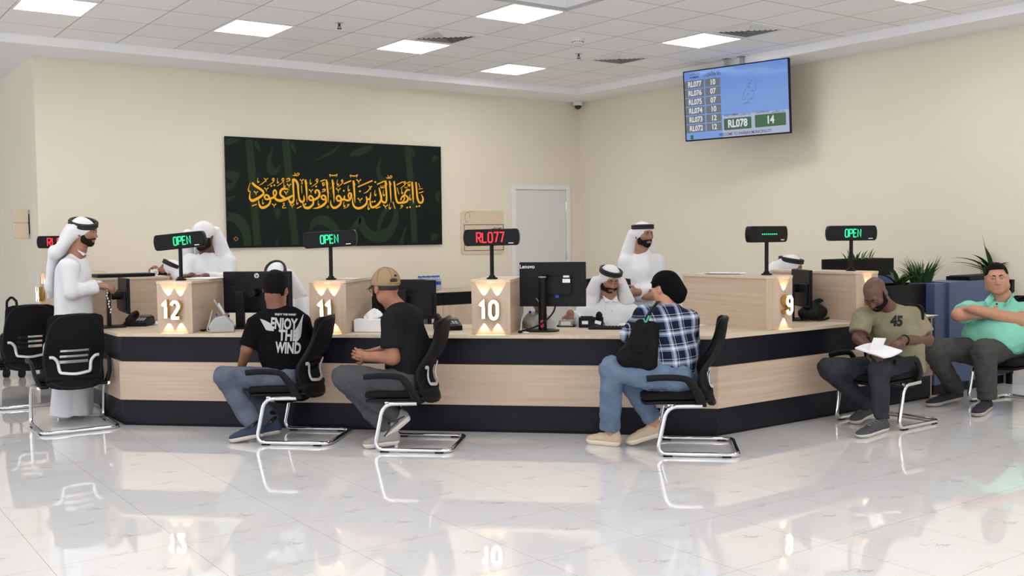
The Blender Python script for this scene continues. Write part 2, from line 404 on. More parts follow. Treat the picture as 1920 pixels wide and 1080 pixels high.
obj('vent_slot', m, M['black_matte'], t)
cx, cy = XR-.13, YB-.13
t = thing('dome_camera', 'small white dome security camera in the corner under the ceiling', 'security camera', (cx, cy, ZR-.12))
obj('housing', MB().lathe([(.062, -.062), (.07, -.05), (.07, -.012), (.062, 0)], 28, (cx, cy, ZR)), M['white'], t)
obj('dome', MB().lathe([(.0001, -.118), (.025, -.112), (.045, -.095), (.054, -.062)], 28, (cx, cy, ZR)), M['glass'], t)
# ---------------------------------------------------------------- light
w = bpy.data.worlds.new('world'); S.world = w; w.use_nodes = True
w.node_tree.nodes['Background'].inputs[0].default_value = (.93, .96, 1, 1); w.node_tree.nodes['Background'].inputs[1].default_value = 1.35
S.view_settings.view_transform = 'Standard'; S.view_settings.look = 'None'; S.view_settings.gamma = 1; S.view_settings.exposure = .52
S.view_settings.use_curve_mapping = False
S.cycles.use_denoising = True
S.cycles.max_bounces = 8; S.cycles.diffuse_bounces = 4; S.cycles.glossy_bounces = 4; S.cycles.sample_clamp_indirect = 6
# ================================================================ the counter
LC = Vector((2.226, 8.495, 0)); CC = Vector((5.573, 5.148, 0))
E1 = Vector((math.sqrt(.5), -math.sqrt(.5), 0)); E2 = Vector((math.sqrt(.5), math.sqrt(.5), 0)); UP = Vector((0, 0, 1))
WXE, WYE = 8.35, 11.74
def F(s, t, z=0): return LC+E1*s+E2*t+UP*z
def path(d):
    k = .41421356*d
    return [Vector((2.226-d, WYE, 0)), Vector((2.226-d, 8.495-k, 0)), Vector((5.573-k, 5.148-d, 0)), Vector((WXE, 5.148-d, 0))]
def band(mb, o, i, z0, z1, segs=(0, 1, 2), gap=0):
    A, B = path(o), path(i)
    for q in segs:
        g = (A[q+1]-A[q]).normalized()*gap
        P = [A[q]+g, A[q+1]-g, B[q+1]-g, B[q]+g]
        mb.add([p+UP*z0 for p in P]+[p+UP*z1 for p in P], [(3, 2, 1, 0), (4, 5, 6, 7), (0, 1, 5, 4), (1, 2, 6, 5), (2, 3, 7, 6), (3, 0, 4, 7)])
    return mb
def wood(name, ax, c1=srgb(204, 182, 161), c2=srgb(188, 164, 142), rough=.42):
    sc = {'x': (.6, 9, 9), 'y': (9, .6, 9), 'z': (9, 9, .6), 'xy': None}[ax]
    m = noisy(name, c1, c2, sc or (1, 1, 9), 3.2, 6, rough)
    mp = [n for n in m.node_tree.nodes if n.type == 'MAPPING'][0]
    if ax == 'xy': mp.inputs['Scale'].default_value = (.5, .5, 14)
    return m
W_H = wood('oak_laminate_horizontal', 'xy'); W_V = wood('oak_laminate_vertical', 'z'); W_T = wood('oak_worktop', 'x', srgb(212, 196, 172), srgb(196, 178, 154))
navyblack = noisy('black_laminate', (.008, .008, .013), (.011, .011, .018), nscale=2, rough=.34)
BS(navyblack).inputs['Specular IOR Level'].default_value = .16
base = thing('reception_counter', 'long angled reception counter front with a pale wood band between black panels', 'counter', (3.9, 6.82, 0))
def cpart(n, o, i, z0, z1, m, bev=0, gap=0):
    for q in (0, 1, 2): obj(n, band(MB(), o, i, z0, z1, (q,), gap), m, base, bevel=bev)
cpart('plinth', -.025, -.25, 0, .02, M['black_matte'])
cpart('lower_panel', -.012, -.25, .02, .2125, navyblack, .002)
cpart('wood_band', .012, -.25, .2125, .522, W_H, .002)
cpart('upper_panel', -.012, -.25, .522, .7245, navyblack, .002)
obj('end_panel', MB().bb(WXE+.0005, WXE+.022, 5.16, 5.9, 0, .7245), W_H, base)
wt = obj('worktop', band(MB(), .022, -.88, .725, .752), W_T, bevel=.002)
tag(wt, 'continuous pale wood worktop on the reception counter', 'worktop')
# ---------------------------------------------------------------- number strokes and LED lettering
def arc(cx, cy, rx, ry, a0, a1, n=14):
    return [(cx+rx*math.cos(math.radians(a0+(a1-a0)*k/n)), cy+ry*math.sin(math.radians(a0+(a1-a0)*k/n))) for k in range(n+1)]
DIG = {  # unit height 1, stroke centre lines (x, y)
 '1': (.30, [[(0, .70), (.06, .80), (.16, .91), (.16, .5), (.16, .09)]]),
 '2': (.52, [arc(.26, .68, .19, .23, 165, -12)+[(.36, .48), (.10, .12)], [(.06, .09), (.47, .09)]]),
 '0': (.52, [arc(.26, .66, .18, .25, 0, 180)+arc(.26, .34, .18, .25, 180, 360)+[(.44, .66)]]),
 '9': (.52, [arc(.26, .69, .18, .22, 0, 360), arc(.26, .30, .18, .21, 190, 360)+[(.44, .69)]]),
 '8': (.52, [arc(.26, .71, .16, .20, 0, 360), arc(.26, .28, .19, .20, 0, 360)]),
 '3': (.52, [arc(.26, .71, .17, .20, 160, -90)+arc(.26, .29, .19, .21, 90, -160)]),
 '4': (.52, [[(.34, .09), (.34, .91), (.05, .33), (.48, .33)]]),
}
def poly_stroke(mb, pts, w, T, n, h):
    """flat stroke of constant width with mitred outline, extruded by h along n"""
    P = [np.array(p, float) for p in pts]; m = len(P); Lft = []; Rgt = []
    closed = np.hypot(*(P[0]-P[-1])) < 1e-6
    if closed: P = P[:-1]; m -= 1
    for i in range(m):
        if closed: a, b = P[i-1], P[(i+1) % m]
        else: a, b = P[max(i-1, 0)], P[min(i+1, m-1)]
        d1 = P[i]-a; d2 = b-P[i]
        if np.hypot(*d1) < 1e-9: d1 = d2
        if np.hypot(*d2) < 1e-9: d2 = d1
        d1 = d1/np.hypot(*d1); d2 = d2/np.hypot(*d2); t = d1+d2; t = t/(np.hypot(*t)+1e-9); nn = np.array((-t[1], t[0]))
        k = min(1/max(abs(nn@np.array((-d1[1], d1[0]))), .3), 1.6)
        Lft.append(P[i]+nn*w/2*k); Rgt.append(P[i]-nn*w/2*k)
    lo = [T(*p) for p in Lft]+[T(*p) for p in Rgt]; hi = [p+n*h for p in lo]
    fs = []; rng = range(m) if closed else range(m-1)
    for i in rng:
        j = (i+1) % m
        fs += [(2*m+i, 2*m+m+i, 2*m+m+j, 2*m+j), (i, j, m+j, m+i), (i, 2*m+i, 2*m+j, j), (m+i, m+j, 3*m+j, 3*m+i)]
    if not closed: fs += [(0, m, 3*m, 2*m), (m-1, 3*m-1, 4*m-1, 2*m-1)]
    mb.add(lo+hi, fs)
def number(txt, o, ex, n, hgt, parent):
    """channel letters: gold sides, glowing face. o = centre of the number on the face plane"""
    ws = [DIG[c][0] for c in txt]; gap = .10; tot = sum(ws)+gap*(len(txt)-1); x = -tot/2
    for c, wd in zip(txt, ws):
        side = MB(); face = MB()
        T = lambda u, v, x=x: o+ex*((x+u)*hgt)+UP*((v-.5)*hgt)+n*.012
        for st in DIG[c][1]:
            poly_stroke(side, st, .155, T, n, .046)
            poly_stroke(face, st, .150, lambda u, v, T=T: T(u, v)+n*.0465, n, .003)
        s = obj('number', side, M['gold'], parent, sharp=50)
        obj('lit_face', face, M['glow'], s, flat=True)
        x += wd+gap
LEDF = {'O': [[(0, .15), (0, .85), (.12, 1), (.48, 1), (.6, .85), (.6, .15), (.48, 0), (.12, 0), (0, .15)]],
 'P': [[(0, 0), (0, 1), (.48, 1), (.6, .87), (.6, .6), (.48, .47), (0, .47)]], 'E': [[(.58, 0), (0, 0), (0, 1), (.58, 1)], [(0, .52), (.48, .52)]],
 'N': [[(0, 0), (0, 1), (.6, .05), (.6, 1)]], 'R': [[(0, 0), (0, 1), (.48, 1), (.6, .87), (.6, .63), (.48, .5), (0, .5)], [(.25, .5), (.6, 0)]],
 'L': [[(0, 1), (0, 0), (.58, 0)]], '7': [[(0, 1), (.6, 1), (.25, 0)]], '0': [[(0, .15), (0, .85), (.12, 1), (.48, 1), (.6, .85), (.6, .15), (.48, 0), (.12, 0), (0, .15)]],
 '8': [[(0, .15), (0, .85), (.12, 1), (.48, 1), (.6, .85), (.6, .15), (.48, 0), (.12, 0), (0, .15)], [(0, .5), (.6, .5)]], '-': [[(0, .5), (.6, .5)]]}
def led_sign(loc, n, txt, col, label, roll=0, th=.064, tx=0, pole_top=None, w=.44):
    """counter display on a post: loc = foot on the divider top, n = facing"""
    loc = Vector(loc); n = Vector(n).normalized(); ex = UP.cross(n)
    t = thing('counter_display', label, 'LED display', loc, 0, 'LED displays on the counter dividers')
    b = MB().cyl(loc, loc+UP*.012, .042, 24); b.cyl(loc+UP*.012, loc+UP*.03, .03, 24, .02); obj('base', b, M['black'], t)
    obj('pole', MB().cyl(loc+UP*.03, loc+UP*.27, .0155, 20), M['black'], t)
    c = loc+UP*.322; Rr = Matrix.Rotation(roll, 3, n); X, Y = Rr @ ex, Rr @ UP
    h = .064; pl = []
    for sgn in (1, -1):
        q = [(w/2-.022, -h), (w/2-.009, -h+.012), (w/2-.002, -h*.4), (w/2, 0), (w/2-.002, h*.4), (w/2-.009, h-.012), (w/2-.022, h)]
        pl += q if sgn > 0 else [(-x, -y) for x, y in q]
    hs = MB().prism(pl, c-n*.028, X, Y, n, .056)
    box = obj('housing', hs, M['black'], t, bevel=.006)
    mk = MB(); o = c+n*.0282+X*tx
    u = th*.62; tot = len(txt)*u*.98
    for i, ch in enumerate(txt):
        x0 = -tot/2+i*u*.98
        for st in LEDF[ch]:
            if ch == '-': st = [(.0, .5), (.52, .5)]
            poly_stroke(mk, [(x0+p[0]*th*.72+.006, (p[1]-.5)*th) for p in st], .0095, lambda a, b_: o+X*a+Y*b_, n, .0012)
    obj('lettering', mk, col, t, flat=True)
    mk = MB(); oo = c+n*.0281+X*(w/2-.065)-Y*(h-.018); mk.prism([(-.02, -.003), (.02, -.003), (.02, .003), (-.02, .003)], oo, X, Y, n, .001)
    obj('maker_mark', mk, M['paper'], box, flat=True)
    return t
# ---------------------------------------------------------------- dividers
spot_n = [0]
def divider(o, ex, dp, num, label, depth=.68, w=.30, zt=1.168, numx=0, nh=.158):
    """o = centre of the front face's foot on the worktop, ex = to the right, dp = into the counter"""
    o = Vector((o[0], o[1], .7525)); n = -dp; H = zt-.7525
    t = thing('counter_divider', label, 'counter divider', o, 0, 'numbered counter dividers')
    fr = lambda mb, x0, x1, y0, y1, z0, z1: mb.add([o+ex*x+dp*y+UP*z for z in (z0, z1) for x, y in ((x0, y0), (x1, y0), (x1, y1), (x0, y1))], [(3, 2, 1, 0), (4, 5, 6, 7), (0, 1, 5, 4), (1, 2, 6, 5), (2, 3, 7, 6), (3, 0, 4, 7)])
    obj('front_panel', fr(MB(), -w/2, w/2, 0, .022, 0, H-.022), W_V, t, bevel=.0015)
    for sx in (-1, 1):
        obj('side_panel', fr(MB(), sx*(w/2-.016)-.009, sx*(w/2-.016)+.009, .0225, depth-.0225, 0, H-.022), W_H, t)
    obj('back_panel', fr(MB(), -w/2, w/2, depth-.022, depth, 0, H-.022), W_V, t, bevel=.0015)
    obj('top', fr(MB(), -w/2-.003, w/2+.003, -.003, depth+.003, H-.0215, H), W_T, t, bevel=.0015)
    c = o+UP*(H*.455)+ex*numx
    number(num, c, ex, n, nh, t)
    # the small up and down lights behind the number
    xs = (-.052, .052) if len(num) == 2 else (0,)
    for x in xs:
        for s in (1, -1):
            L = bpy.data.lights.new('number_spot', 'SPOT'); L.energy = 2.0; L.color = (1, .57, .31); L.spot_size = math.radians(66); L.spot_blend = .10; L.shadow_soft_size = .004
            lo = bpy.data.objects.new('number_spot', L); COL.objects.link(lo)
            p = c+ex*x+UP*(s*(nh*.5+.012))+n*.017
            lo.rotation_euler = (UP*s-n*.10).to_track_quat('-Z', 'Y').to_euler(); lo.location = p
            lo.parent = t; lo.location = p-o
    return t
S45 = -E2
divider(F(.47, .02), E1, E2, '12', 'pale wood counter divider with lit number 12')
divider(F(1.75, .02), E1, E2, '11', 'pale wood counter divider with lit number 11')
divider(F(3.045, .02), E1, E2, '10', 'pale wood counter divider with lit number 10')
XP, YP = Vector((1, 0, 0)), Vector((0, 1, 0))
divider((6.30, 5.17), XP, YP, '9', 'pale wood counter divider with lit number 9', .9, numx=.045)
divider((7.42, 5.17), XP, YP, '8', 'pale wood counter divider behind the bald man, its number hidden', .9, numx=.0)
divider((2.246, 9.57), -YP, XP, '13', 'pale wood counter divider behind the standing man in white at left', .68)
divider((2.246, 11.45), -YP, XP, '14', 'far left pale wood counter divider seen edge on with a gold number', .6)
def on_top(s, t): p = F(s, t); return (p.x, p.y, 1.1685)
led_sign(on_top(.455, .17), -E2, 'OPEN', M['led_green'], 'tilted black LED display reading OPEN on the divider numbered 12', roll=.085, tx=.03)
led_sign(on_top(1.73, .17), -E2, 'OPEN', M['led_green'], 'black LED display reading OPEN on the divider numbered 11, in front of the calligraphy panel', roll=.05)
led_sign(on_top(3.03, .17), -E2, 'RL077', M['led_red'], 'black LED display reading RL077 in red on the divider numbered 10', roll=.012, th=.074, tx=-.005)
led_sign((6.335, 5.33, 1.1685), Vector((-.02, -1, 0)), '--------', M['led_green'], 'black LED display with a row of green dashes on the divider numbered 9', w=.44, th=.038)
led_sign((7.42, 5.33, 1.1685), Vector((-.45, -1, 0)), 'OPEN', M['led_green'], 'black LED display reading OPEN at right, above the bald man', w=.46)
led_sign((2.42, 11.45, 1.1685-.0), Vector((-.45, -1, 0)), 'RL078', M['led_red'], 'red LED display at the far left, partly hidden by the standing man in white', th=.078)
# ================================================================ visitor chairs
def rrect(w, h, r, n=5, taper=0):
    """rounded rectangle outline, centred; taper narrows the bottom"""
    P = []
    for cx, cy, a0 in ((w/2-r, h/2-r, 0), (-w/2+r, h/2-r, 90), (-w/2+r, -h/2+r, 180), (w/2-r, -h/2+r, 270)):
        for k in range(n+1):
            a = math.radians(a0+90*k/n); x, y = cx+r*math.cos(a), cy+r*math.sin(a)
            P.append((x*(1-taper*(.5-y/h)), y))
    return P
def make_chair():
    """cantilever visitor chair: x right, y forward, z up; origin on the floor"""
    t = thing('visitor_chair', 'x', 'chair', (0, 0, 0))
    # chrome sled: one bent tube
    w = .280
    half = [(w, -.30, .018), (w, .245, .018), (w, .175, .340), (w-.02, -.06, .343)]
    pts = [(-x, y, z) for x, y, z in half[::-1]]+half
    pts = fillet(pts, .075, 7)
    obj('sled_frame', MB().tube(pts, .0155, 12), M['chrome'], t, world=False, sharp=60)
    f = MB()
    for s in (-1, 1):
        for y in (-.22, .17): f = MB().bb(s*w-.016, s*w+.016, y-.03, y+.03, 0, .008); obj('floor_glide', f, M['black'], t, world=False)
    for y in (0, .15): obj('cross_bar', MB().bb(-.262, .262, y-.02, y+.02, .338, .352), M['chrome'], t, world=False, bevel=.002)
    # seat: moulded shell and cushion
    rows = []
    def seat_grid(z0, crown, grow, n=14):
        g = []
        for i in range(n+1):
            v = i/n*2-1; row = []
            for k in range(n+1):
                u = k/n*2-1
                uu = u*math.sqrt(1-v*v/2); vv = v*math.sqrt(1-u*u/2); uu, vv = uu*.45+u*.55, vv*.45+v*.55
                x = uu*(.245+grow); y = .105+vv*(.248+grow)
                z = z0+crown*(1-uu**4)*(1-vv**4)+ (.012*vv*vv*(1 if vv < 0 else -1.6))
                row.append((x, y, z))
            g.append(row)
        return g
    obj('seat_shell', MB().sheet(seat_grid(.350, 0, .0), (0, 0, .022)), M['chair'], t, world=False, bevel=.006)
    cu = MB(); top = seat_grid(.420, .016, .004); cu.sheet([[(x, y, z-.044) for x, y, z in r] for r in top], (0, 0, .044))
    obj('seat_cushion', cu, M['mesh'], t, world=False, bevel=.014, seg=3)
    # backrest: curved frame plate, leaning back, with three slots below the middle
    BW, BH = .445, .60
    def Bk(u, v, d=0):
        """u across, v up 0..1 -> point on the curved back; d = offset towards the rear"""
        z = .325+v*BH
        y = -.165+.095*math.exp(-((v-.34)/.24)**2)-.075*v
        y += .050*(2*u/BW)**2
        return (u, y-d, z)
    def wid(v): return .5*BW*(1-.09*max(0, v-.25)/.75)
    bmb = MB()
    nv, nu = 40, 32
    slots = [(.335, .385), (.410, .460), (.485, .535)]
    def inside(u, v):
        a = abs(u)/wid(v)
        if v > .93 and ((a-.72)/.28 if a > .72 else 0)**2+((v-.93)/.07)**2 > 1: return False
        if v < .14 and ((a-.55)/.45 if a > .55 else 0)**2+((.14-v)/.14)**2 > 1: return False
        for s0, s1 in slots:
            if s0 <= v <= s1 and a < .52: return False
        return True
    vs = sorted(set([i/nv for i in range(nv+1)]+[q for s in slots for q in s]))
    idx = {}; V = []
    for i, v in enumerate(vs):
        for k in range(nu+1):
            a = k/nu*2-1
            # pull outline points onto the rounded corners
            aw = 1.0
            if v > .93: aw = .72+.28*math.sqrt(max(0, 1-((v-.93)/.07)**2))
            if v < .14: aw = .55+.45*math.sqrt(max(0, 1-((.14-v)/.14)**2))
            idx[i, k] = len(V); V.append(Bk(a*aw*wid(v), v))
    Fc = []
    for i in range(len(vs)-1):
        vm = (vs[i]+vs[i+1])/2
        hole = any(s0 < vm < s1 for s0, s1 in slots)
        for k in range(nu):
            a = (k+.5)/nu*2-1
            if hole and abs(a) < .53: continue
            Fc.append((idx[i, k], idx[i, k+1], idx[i+1, k+1], idx[i+1, k]))
    bmb.add(V, Fc)
    b = obj('backrest', bmb, M['mesh'], t, world=False)
    m = b.modifiers.new('thickness', 'SOLIDIFY'); m.thickness = .022; m.offset = 0
    m = b.modifiers.new('soft', 'BEVEL'); m.width = .006; m.segments = 2
    # raised rim of the back
    rim = []
    for k in range(60):
        a = 2*PI*k/60; u, v = math.cos(a), math.sin(a)
        e = 3.4; rr = (abs(u)**e+abs(v)**e)**(-1/e); u, v = u*rr, v*rr*.5+.5
        rim.append(Bk(u*wid(min(max(v, .0), 1))*.965, .015+v*.97))
    obj('back_rim', MB().tube(rim, .017, 8, True, 1.0), M['chair'], t, world=False, sharp=80)
    # silver lumbar band on the rear
    lb = [(-.185, .43), (-.155, .425), (-.125, .36), (-.112, .235), (-.08, .215), (0, .20), (.08, .215), (.112, .235), (.125, .36), (.155, .425), (.185, .43)]
    lb = smooth_pts(lb, 4)
    obj('lumbar_band', MB().tube([Bk(p[0], p[1], .030) for p in lb], .013, 8, False, .5, up=(0, 1, 0)), M['silver'], t, world=False, sharp=80)
    # arms: loop from the seat side up and forward
    for s in (-1, 1):
        ap = [(s*.250, -.055, .355), (s*.278, -.03, .43), (s*.290, .02, .505), (s*.294, .065, .532), (s*.292, .19, .538), (s*.288, .31, .528)]
        ap = smooth_pts(ap, 6)
        rad = [.036-.014*min(1, i/18) for i in range(len(ap))]
        obj('armrest', MB().tube([tuple(p) for p in ap], rad, 12, False, .55, up=(s, 0, 0)), M['chair'], t, world=False, sharp=70)
        br_ = MB().bb(s*.222-.03, s*.222+.03, -.09, .11, .334, .362)
        obj('arm_bracket', br_, M['chair'], t, world=False, bevel=.006)
    return t
chair0 = make_chair(); chairs = []
def place_chair(x, y, fx, fy, label):
    c = chair0 if not chairs else clone(chair0)
    chairs.append(c); c.location = (x, y, 0); c.rotation_euler = (0, 0, math.atan2(fy, fx)-PI/2)
    tag(c, label, 'chair', 'black visitor chairs'); return c
place_chair(1.90, 8.70, .03, 1, 'empty black mesh-back visitor chair nearest the left end of the counter')
place_chair(1.86, 10.24, .03, 1, 'empty black visitor chair behind another at the far left, beside a black trolley bag')
place_chair(3.155, 7.085, -.72, .70, 'black visitor chair under the man in the winged black t-shirt')
place_chair(3.71, 6.32, -.72, .69, 'black visitor chair under the man in the tan cap')
place_chair(5.14, 4.985, -.72, .69, 'black visitor chair under the person in the plaid shirt')
place_chair(7.03, 4.73, -1, .0, 'black visitor chair under the bald man in the olive t-shirt')
place_chair(8.62, 4.53, -.97, .10, 'black visitor chair at the right edge under the man in mint green')
# ================================================================ wall panel with calligraphy
YF = YB-.04
art = thing('calligraphy_panel', 'large dark green wall panel with golden arabic calligraphy', 'wall art', (5.82, YB-.02, 1.395))
AX0, AX1, AZ0, AZ1 = 4.33, 7.31, 1.395, 2.71
obj('board', MB().bb(AX0, AX1, YF, YB-.001, AZ0, AZ1), noisy('dark_green_print', srgb(27, 34, 31), srgb(25, 32, 29), nscale=1.5, rough=.5), art, bevel=.004)
def Tpix(ox, oy, sc, dy):
    return lambda x, y: OP(ox+x/sc, oy+y/sc, (0, YF-dy, 0), (0, 1, 0))
leaf = mat('pale_green_print', srgb(41, 54, 39), .5); goldp = mat('golden_yellow_print', srgb(247, 182, 52), .5)
TB = Tpix(400, 240, 4.364, .0008)
bg = [[(290, 95, 60), (310, 300, 62), (340, 700, 60), (362, 960, 58)], [(350, 100, 8), (355, 140, 34), (385, 190, 8)],
 [(590, 100, 60), (610, 300, 62), (645, 700, 60), (672, 955, 55)], [(650, 115, 8), (650, 150, 36), (676, 205, 8)],
 [(1590, 148, 55), (1603, 300, 52), (1635, 700, 50), (1648, 940, 48)], [(1620, 160, 8), (1625, 190, 34), (1648, 235, 6)],
 [(490, 150, 8), (458, 260, 36), (475, 345, 70), (520, 350, 40), (542, 300, 8)], [(1035, 140, 8), (960, 205, 26), (820, 270, 6)],
 [(1300, 150, 30), (1210, 190, 60), (1120, 225, 30)], [(105, 120, 50), (160, 105, 44), (215, 90, 10)], [(105, 370, 50), (170, 390, 80), (215, 370, 20)], [(110, 480, 60), (150, 470, 44), (200, 410, 8)],
 [(1372, 245, 8), (1348, 350, 30), (1380, 425, 40), (1440, 430, 10)], [(520, 660, 60), (525, 710, 34), (532, 750, 6)],
 [(785, 850, 8), (830, 770, 60), (900, 755, 80), (960, 790, 70), (1020, 850, 40)], [(1080, 860, 8), (1150, 820, 44), (1205, 740, 40), (1230, 820, 70), (1300, 885, 84), (1400, 880, 96), (1470, 800, 60), (1495, 700, 40), (1470, 640, 20), (1400, 690, 34), (1360, 780, 34), (1355, 850, 10)],
 [(115, 720, 70), (200, 750, 80), (265, 850, 76), (280, 962, 60)], [(1840, 240, 8), (1810, 250, 50), (1800, 275, 10)], [(1850, 520, 10), (1830, 560, 40), (1845, 610, 10)], [(1790, 870, 20), (1810, 890, 70), (1830, 910, 20)],
 [(1580, 800, 6), (1548, 900, 26), (1540, 945, 30)], [(532, 905, 6), (522, 940, 22), (518, 968, 26)], [(115, 590, 50), (140, 575, 30), (180, 560, 8)]]
mb = MB()
for i, st in enumerate(bg): ribbon(mb, st, lambda x, y: TB(x, y), 7, .0006+.00003*i)
obj('pale_letters', mb, leaf, art, flat=True)
S1 = [[(145,310,40),(200,370,50),(290,430,50),(365,485,45),(385,540,40),(340,590,50),(240,655,55),(150,690,60),(98,650,40),(92,570,24),(105,500,14),(72,490,25),(65,440,18),(105,310,8)],
 [(140,805,22),(245,765,22)],
 [(410,640,36),(408,600,36),(440,570,40),(485,590,40),(508,640,38),(460,664,40),(412,645,36)],[(505,640,30),(530,700,36),(490,780,45),(400,835,55),(330,830,50),(292,760,30),(278,660,10)],
 [(600,575,30),(592,510,30),(625,468,36),(655,510,34),(645,570,34),(600,600,40)],[(500,645,36),(570,635,44),(650,580,36)],
 [(600,600,30),(655,665,50),(740,690,62),(830,665,62),(920,630,52),(1005,580,30)],[(925,462,8),(860,440,40),(790,445,50),(742,500,42),(748,570,42),(800,615,48),(850,650,44)],
 [(1010,230,46),(1015,400,38),(1025,600,34),(1018,700,44),(970,735,54),(930,690,30),(915,620,14)],[(1010,230,40),(1070,270,50),(1110,350,45),(1120,480,35),(1135,620,35),(1160,690,45),(1210,720,45),(1245,670,35),(1235,580,15)],
 [(1270,250,40),(1290,400,40),(1300,560,28),(1305,720,6)],
 [(1352,660,38),(1345,620,36),(1380,588,38),(1420,620,36),(1440,668,40),(1390,685,40),(1352,662,36)],[(1492,540,34),(1480,500,34),(1512,468,36),(1550,485,40),(1572,550,44),(1540,625,46),(1440,680,44)],[(1440,690,34),(1430,770,40),(1350,840,54),(1270,838,50),(1228,780,30),(1220,740,10)],
 [(1622,650,36),(1612,610,36),(1650,578,36),(1688,600,38),(1702,650,40),(1655,668,38),(1622,650,36)],[(1700,650,40),(1708,720,42),(1640,790,50),(1540,840,38),(1430,860,8)],
 [(1715,250,34),(1735,400,38),(1750,560,28),(1758,730,6)],[(1840,250,34),(1860,400,38),(1875,580,28),(1880,730,6)],
 [(1715,240,8),(1742,330,26),(1752,352,8)],[(1842,240,8),(1868,330,26),(1876,352,8)],[(1275,240,8),(1298,320,26),(1306,338,8)],
 [(600,268,16),(570,255,18),(585,215,18),(608,235,18),(596,290,16),(530,340,14),(462,382,6)],[(805,272,16),(775,258,18),(790,215,18),(814,235,18),(802,290,16),(735,340,14),(668,388,6)],[(1530,290,16),(1498,275,18),(1512,235,18),(1535,252,18),(1522,310,16),(1455,362,14),(1395,404,6)],
 [(290,365,6),(350,335,18),(415,280,14),(440,240,18)],[(395,215,18),(430,250,14),(440,300,10)],[(480,215,20),(440,250,12)],
 [(1590,282,22),(1690,245,22)],[(1685,345,14),(1640,355,20),(1640,315,20),(1685,320,18)],[(1685,350,16),(1640,385,14)],
 [(870,240,24),(925,222,26),(935,262,22),(865,290,12)],[(1630,465,24),(1680,448,26),(1685,485,22),(1615,510,12)],
 [(1000,152,14),(1050,158,18),(1045,92,10)],[(1050,158,14),(1100,162,16),(1140,128,18),(1112,106,14),(1070,152,14)],
 [(1155,240,20),(1195,280,14),(1200,345,28)],[(1230,235,24),(1195,280,12)],[(1188,370,14),(1195,460,14),(1200,540,5)],
 [(835,738,14),(800,755,18),(830,790,14),(790,812,18),(800,848,16),(868,838,12)],[(1090,855,20),(1190,808,20)]]
V1 = [(225,530),(445,455),(925,375),(862,530),(1390,490),(608,795),(990,805),(1808,548)]
H1 = [(268,265),(685,275),(825,360),(1380,300),(370,720),(1095,722),(1548,745),(1800,390)]
D1 = [(550,380),(615,365),(1500,390),(1270,765)]
S2 = [[(100,560,10),(105,640,28),(150,700,42),(210,695,44),(278,640,38),(300,580,30)],[(222,555,34),(212,510,34),(250,474,36),(288,510,36),(300,560,36),(245,572,36),(222,555,34)],[(298,560,34),(350,535,36),(365,470,16)],[(345,535,30),(400,560,36),(450,558,38),(488,500,38),(485,435,34),(452,425,26),(436,470,28),(450,525,20)],
 [(530,190,32),(545,340,34),(555,500,25),(562,610,6)],[(535,180,8),(556,255,24),(562,275,8)],[(520,510,8),(518,610,28),(560,690,40),(640,712,46),(740,665,40),(788,590,32),(775,490,24)],[(775,490,14),(800,540,30),(845,525,30),(860,410,12)],
 [(1015,320,18),(1040,420,34),(1060,540,38),(1000,640,38),(920,690,40),(872,685,36),(852,620,28),(848,545,12)],[(1050,550,30),(1105,600,38),(1150,588,34),(1160,500,30),(1150,350,34),(1138,190,30)],[(1140,180,8),(1160,255,24),(1166,275,8)],
 [(1215,195,28),(1230,350,30),(1240,500,22),(1245,610,6)],[(1218,190,8),(1240,255,22),(1246,275,8)],
 [(1300,200,28),(1320,350,34),(1335,500,34),(1370,600,38),(1440,605,40),(1530,590,38),(1568,530,34),(1530,475,30),(1480,472,28),(1440,520,26),(1428,565,20)],[(1480,472,22),(1500,530,26),(1465,585,22)],[(1495,475,26),(1520,400,30),(1560,362,34),(1597,372,18),(1585,350,8)],
 [(1640,210,32),(1655,380,32),(1662,520,24),(1668,620,6)],[(1715,215,28),(1730,380,32),(1745,520,34),(1780,600,38),(1830,600,36),(1850,530,30),(1818,450,14)],
 [(1765,235,8),(1790,320,14)],[(1768,350,14),(1845,338,14)],[(1770,425,18),(1858,395,18)],[(345,250,22),(492,188,22)],[(615,308,24),(892,188,24)],[(980,260,22),(1118,198,22)],[(1350,268,18),(1472,208,18)],[(1540,238,16),(1612,208,16)],[(955,716,16),(1042,684,16)],
 [(75,70,14),(130,92,22),(200,85,20),(226,66,16),(205,122,8)],[(78,70,20),(95,122,8)],[(465,82,14),(530,102,22),(590,92,20),(610,75,16),(590,132,8)],[(468,82,20),(485,132,8)],
 [(325,215,14),(302,200,16),(315,172,16),(332,190,16),(320,235,14),(275,280,12),(222,314,6)],[(1512,250,14),(1490,235,16),(1502,205,16),(1520,222,16),(1508,265,14),(1460,305,12),(1418,338,6)],
 [(725,430,6),(790,400,18),(840,340,14),(850,300,16)],[(820,290,18),(848,320,12),(858,365,8)],[(882,290,20),(850,325,10)],
 [(1360,320,14),(1395,450,12)],[(1280,588,18),(1320,720,12)],[(1600,285,14),(1575,290,18),(1572,258,16),(1605,262,16),(1600,300,12)],
 [(1048,275,10),(1052,320,16),(1076,322,14),(1080,280,10)],[(1080,322,14),(1108,322,14),(1114,272,10)],[(1505,300,8),(1510,325,12),(1528,322,10),(1545,330,10),(1548,298,8)],
 [(1150,132,12),(1190,140,16),(1185,82,10)],[(1190,140,14),(1235,144,14),(1262,112,16),(1240,96,14),(1205,138,12)],
 [(440,670,14),(418,655,14),(432,635,14),(450,650,14),(400,695,12),(342,720,5)],[(1455,680,14),(1435,670,14),(1445,650,14),(1465,665,14),(1450,695,12),(1408,725,5)]]
V2 = [(632,205),(245,372),(102,440),(656,560),(1140,682)]
H2 = [(232,232),(440,340),(945,430),(1105,432),(357,640),(818,690),(1220,682),(1455,392),(1608,512),(95,300)]
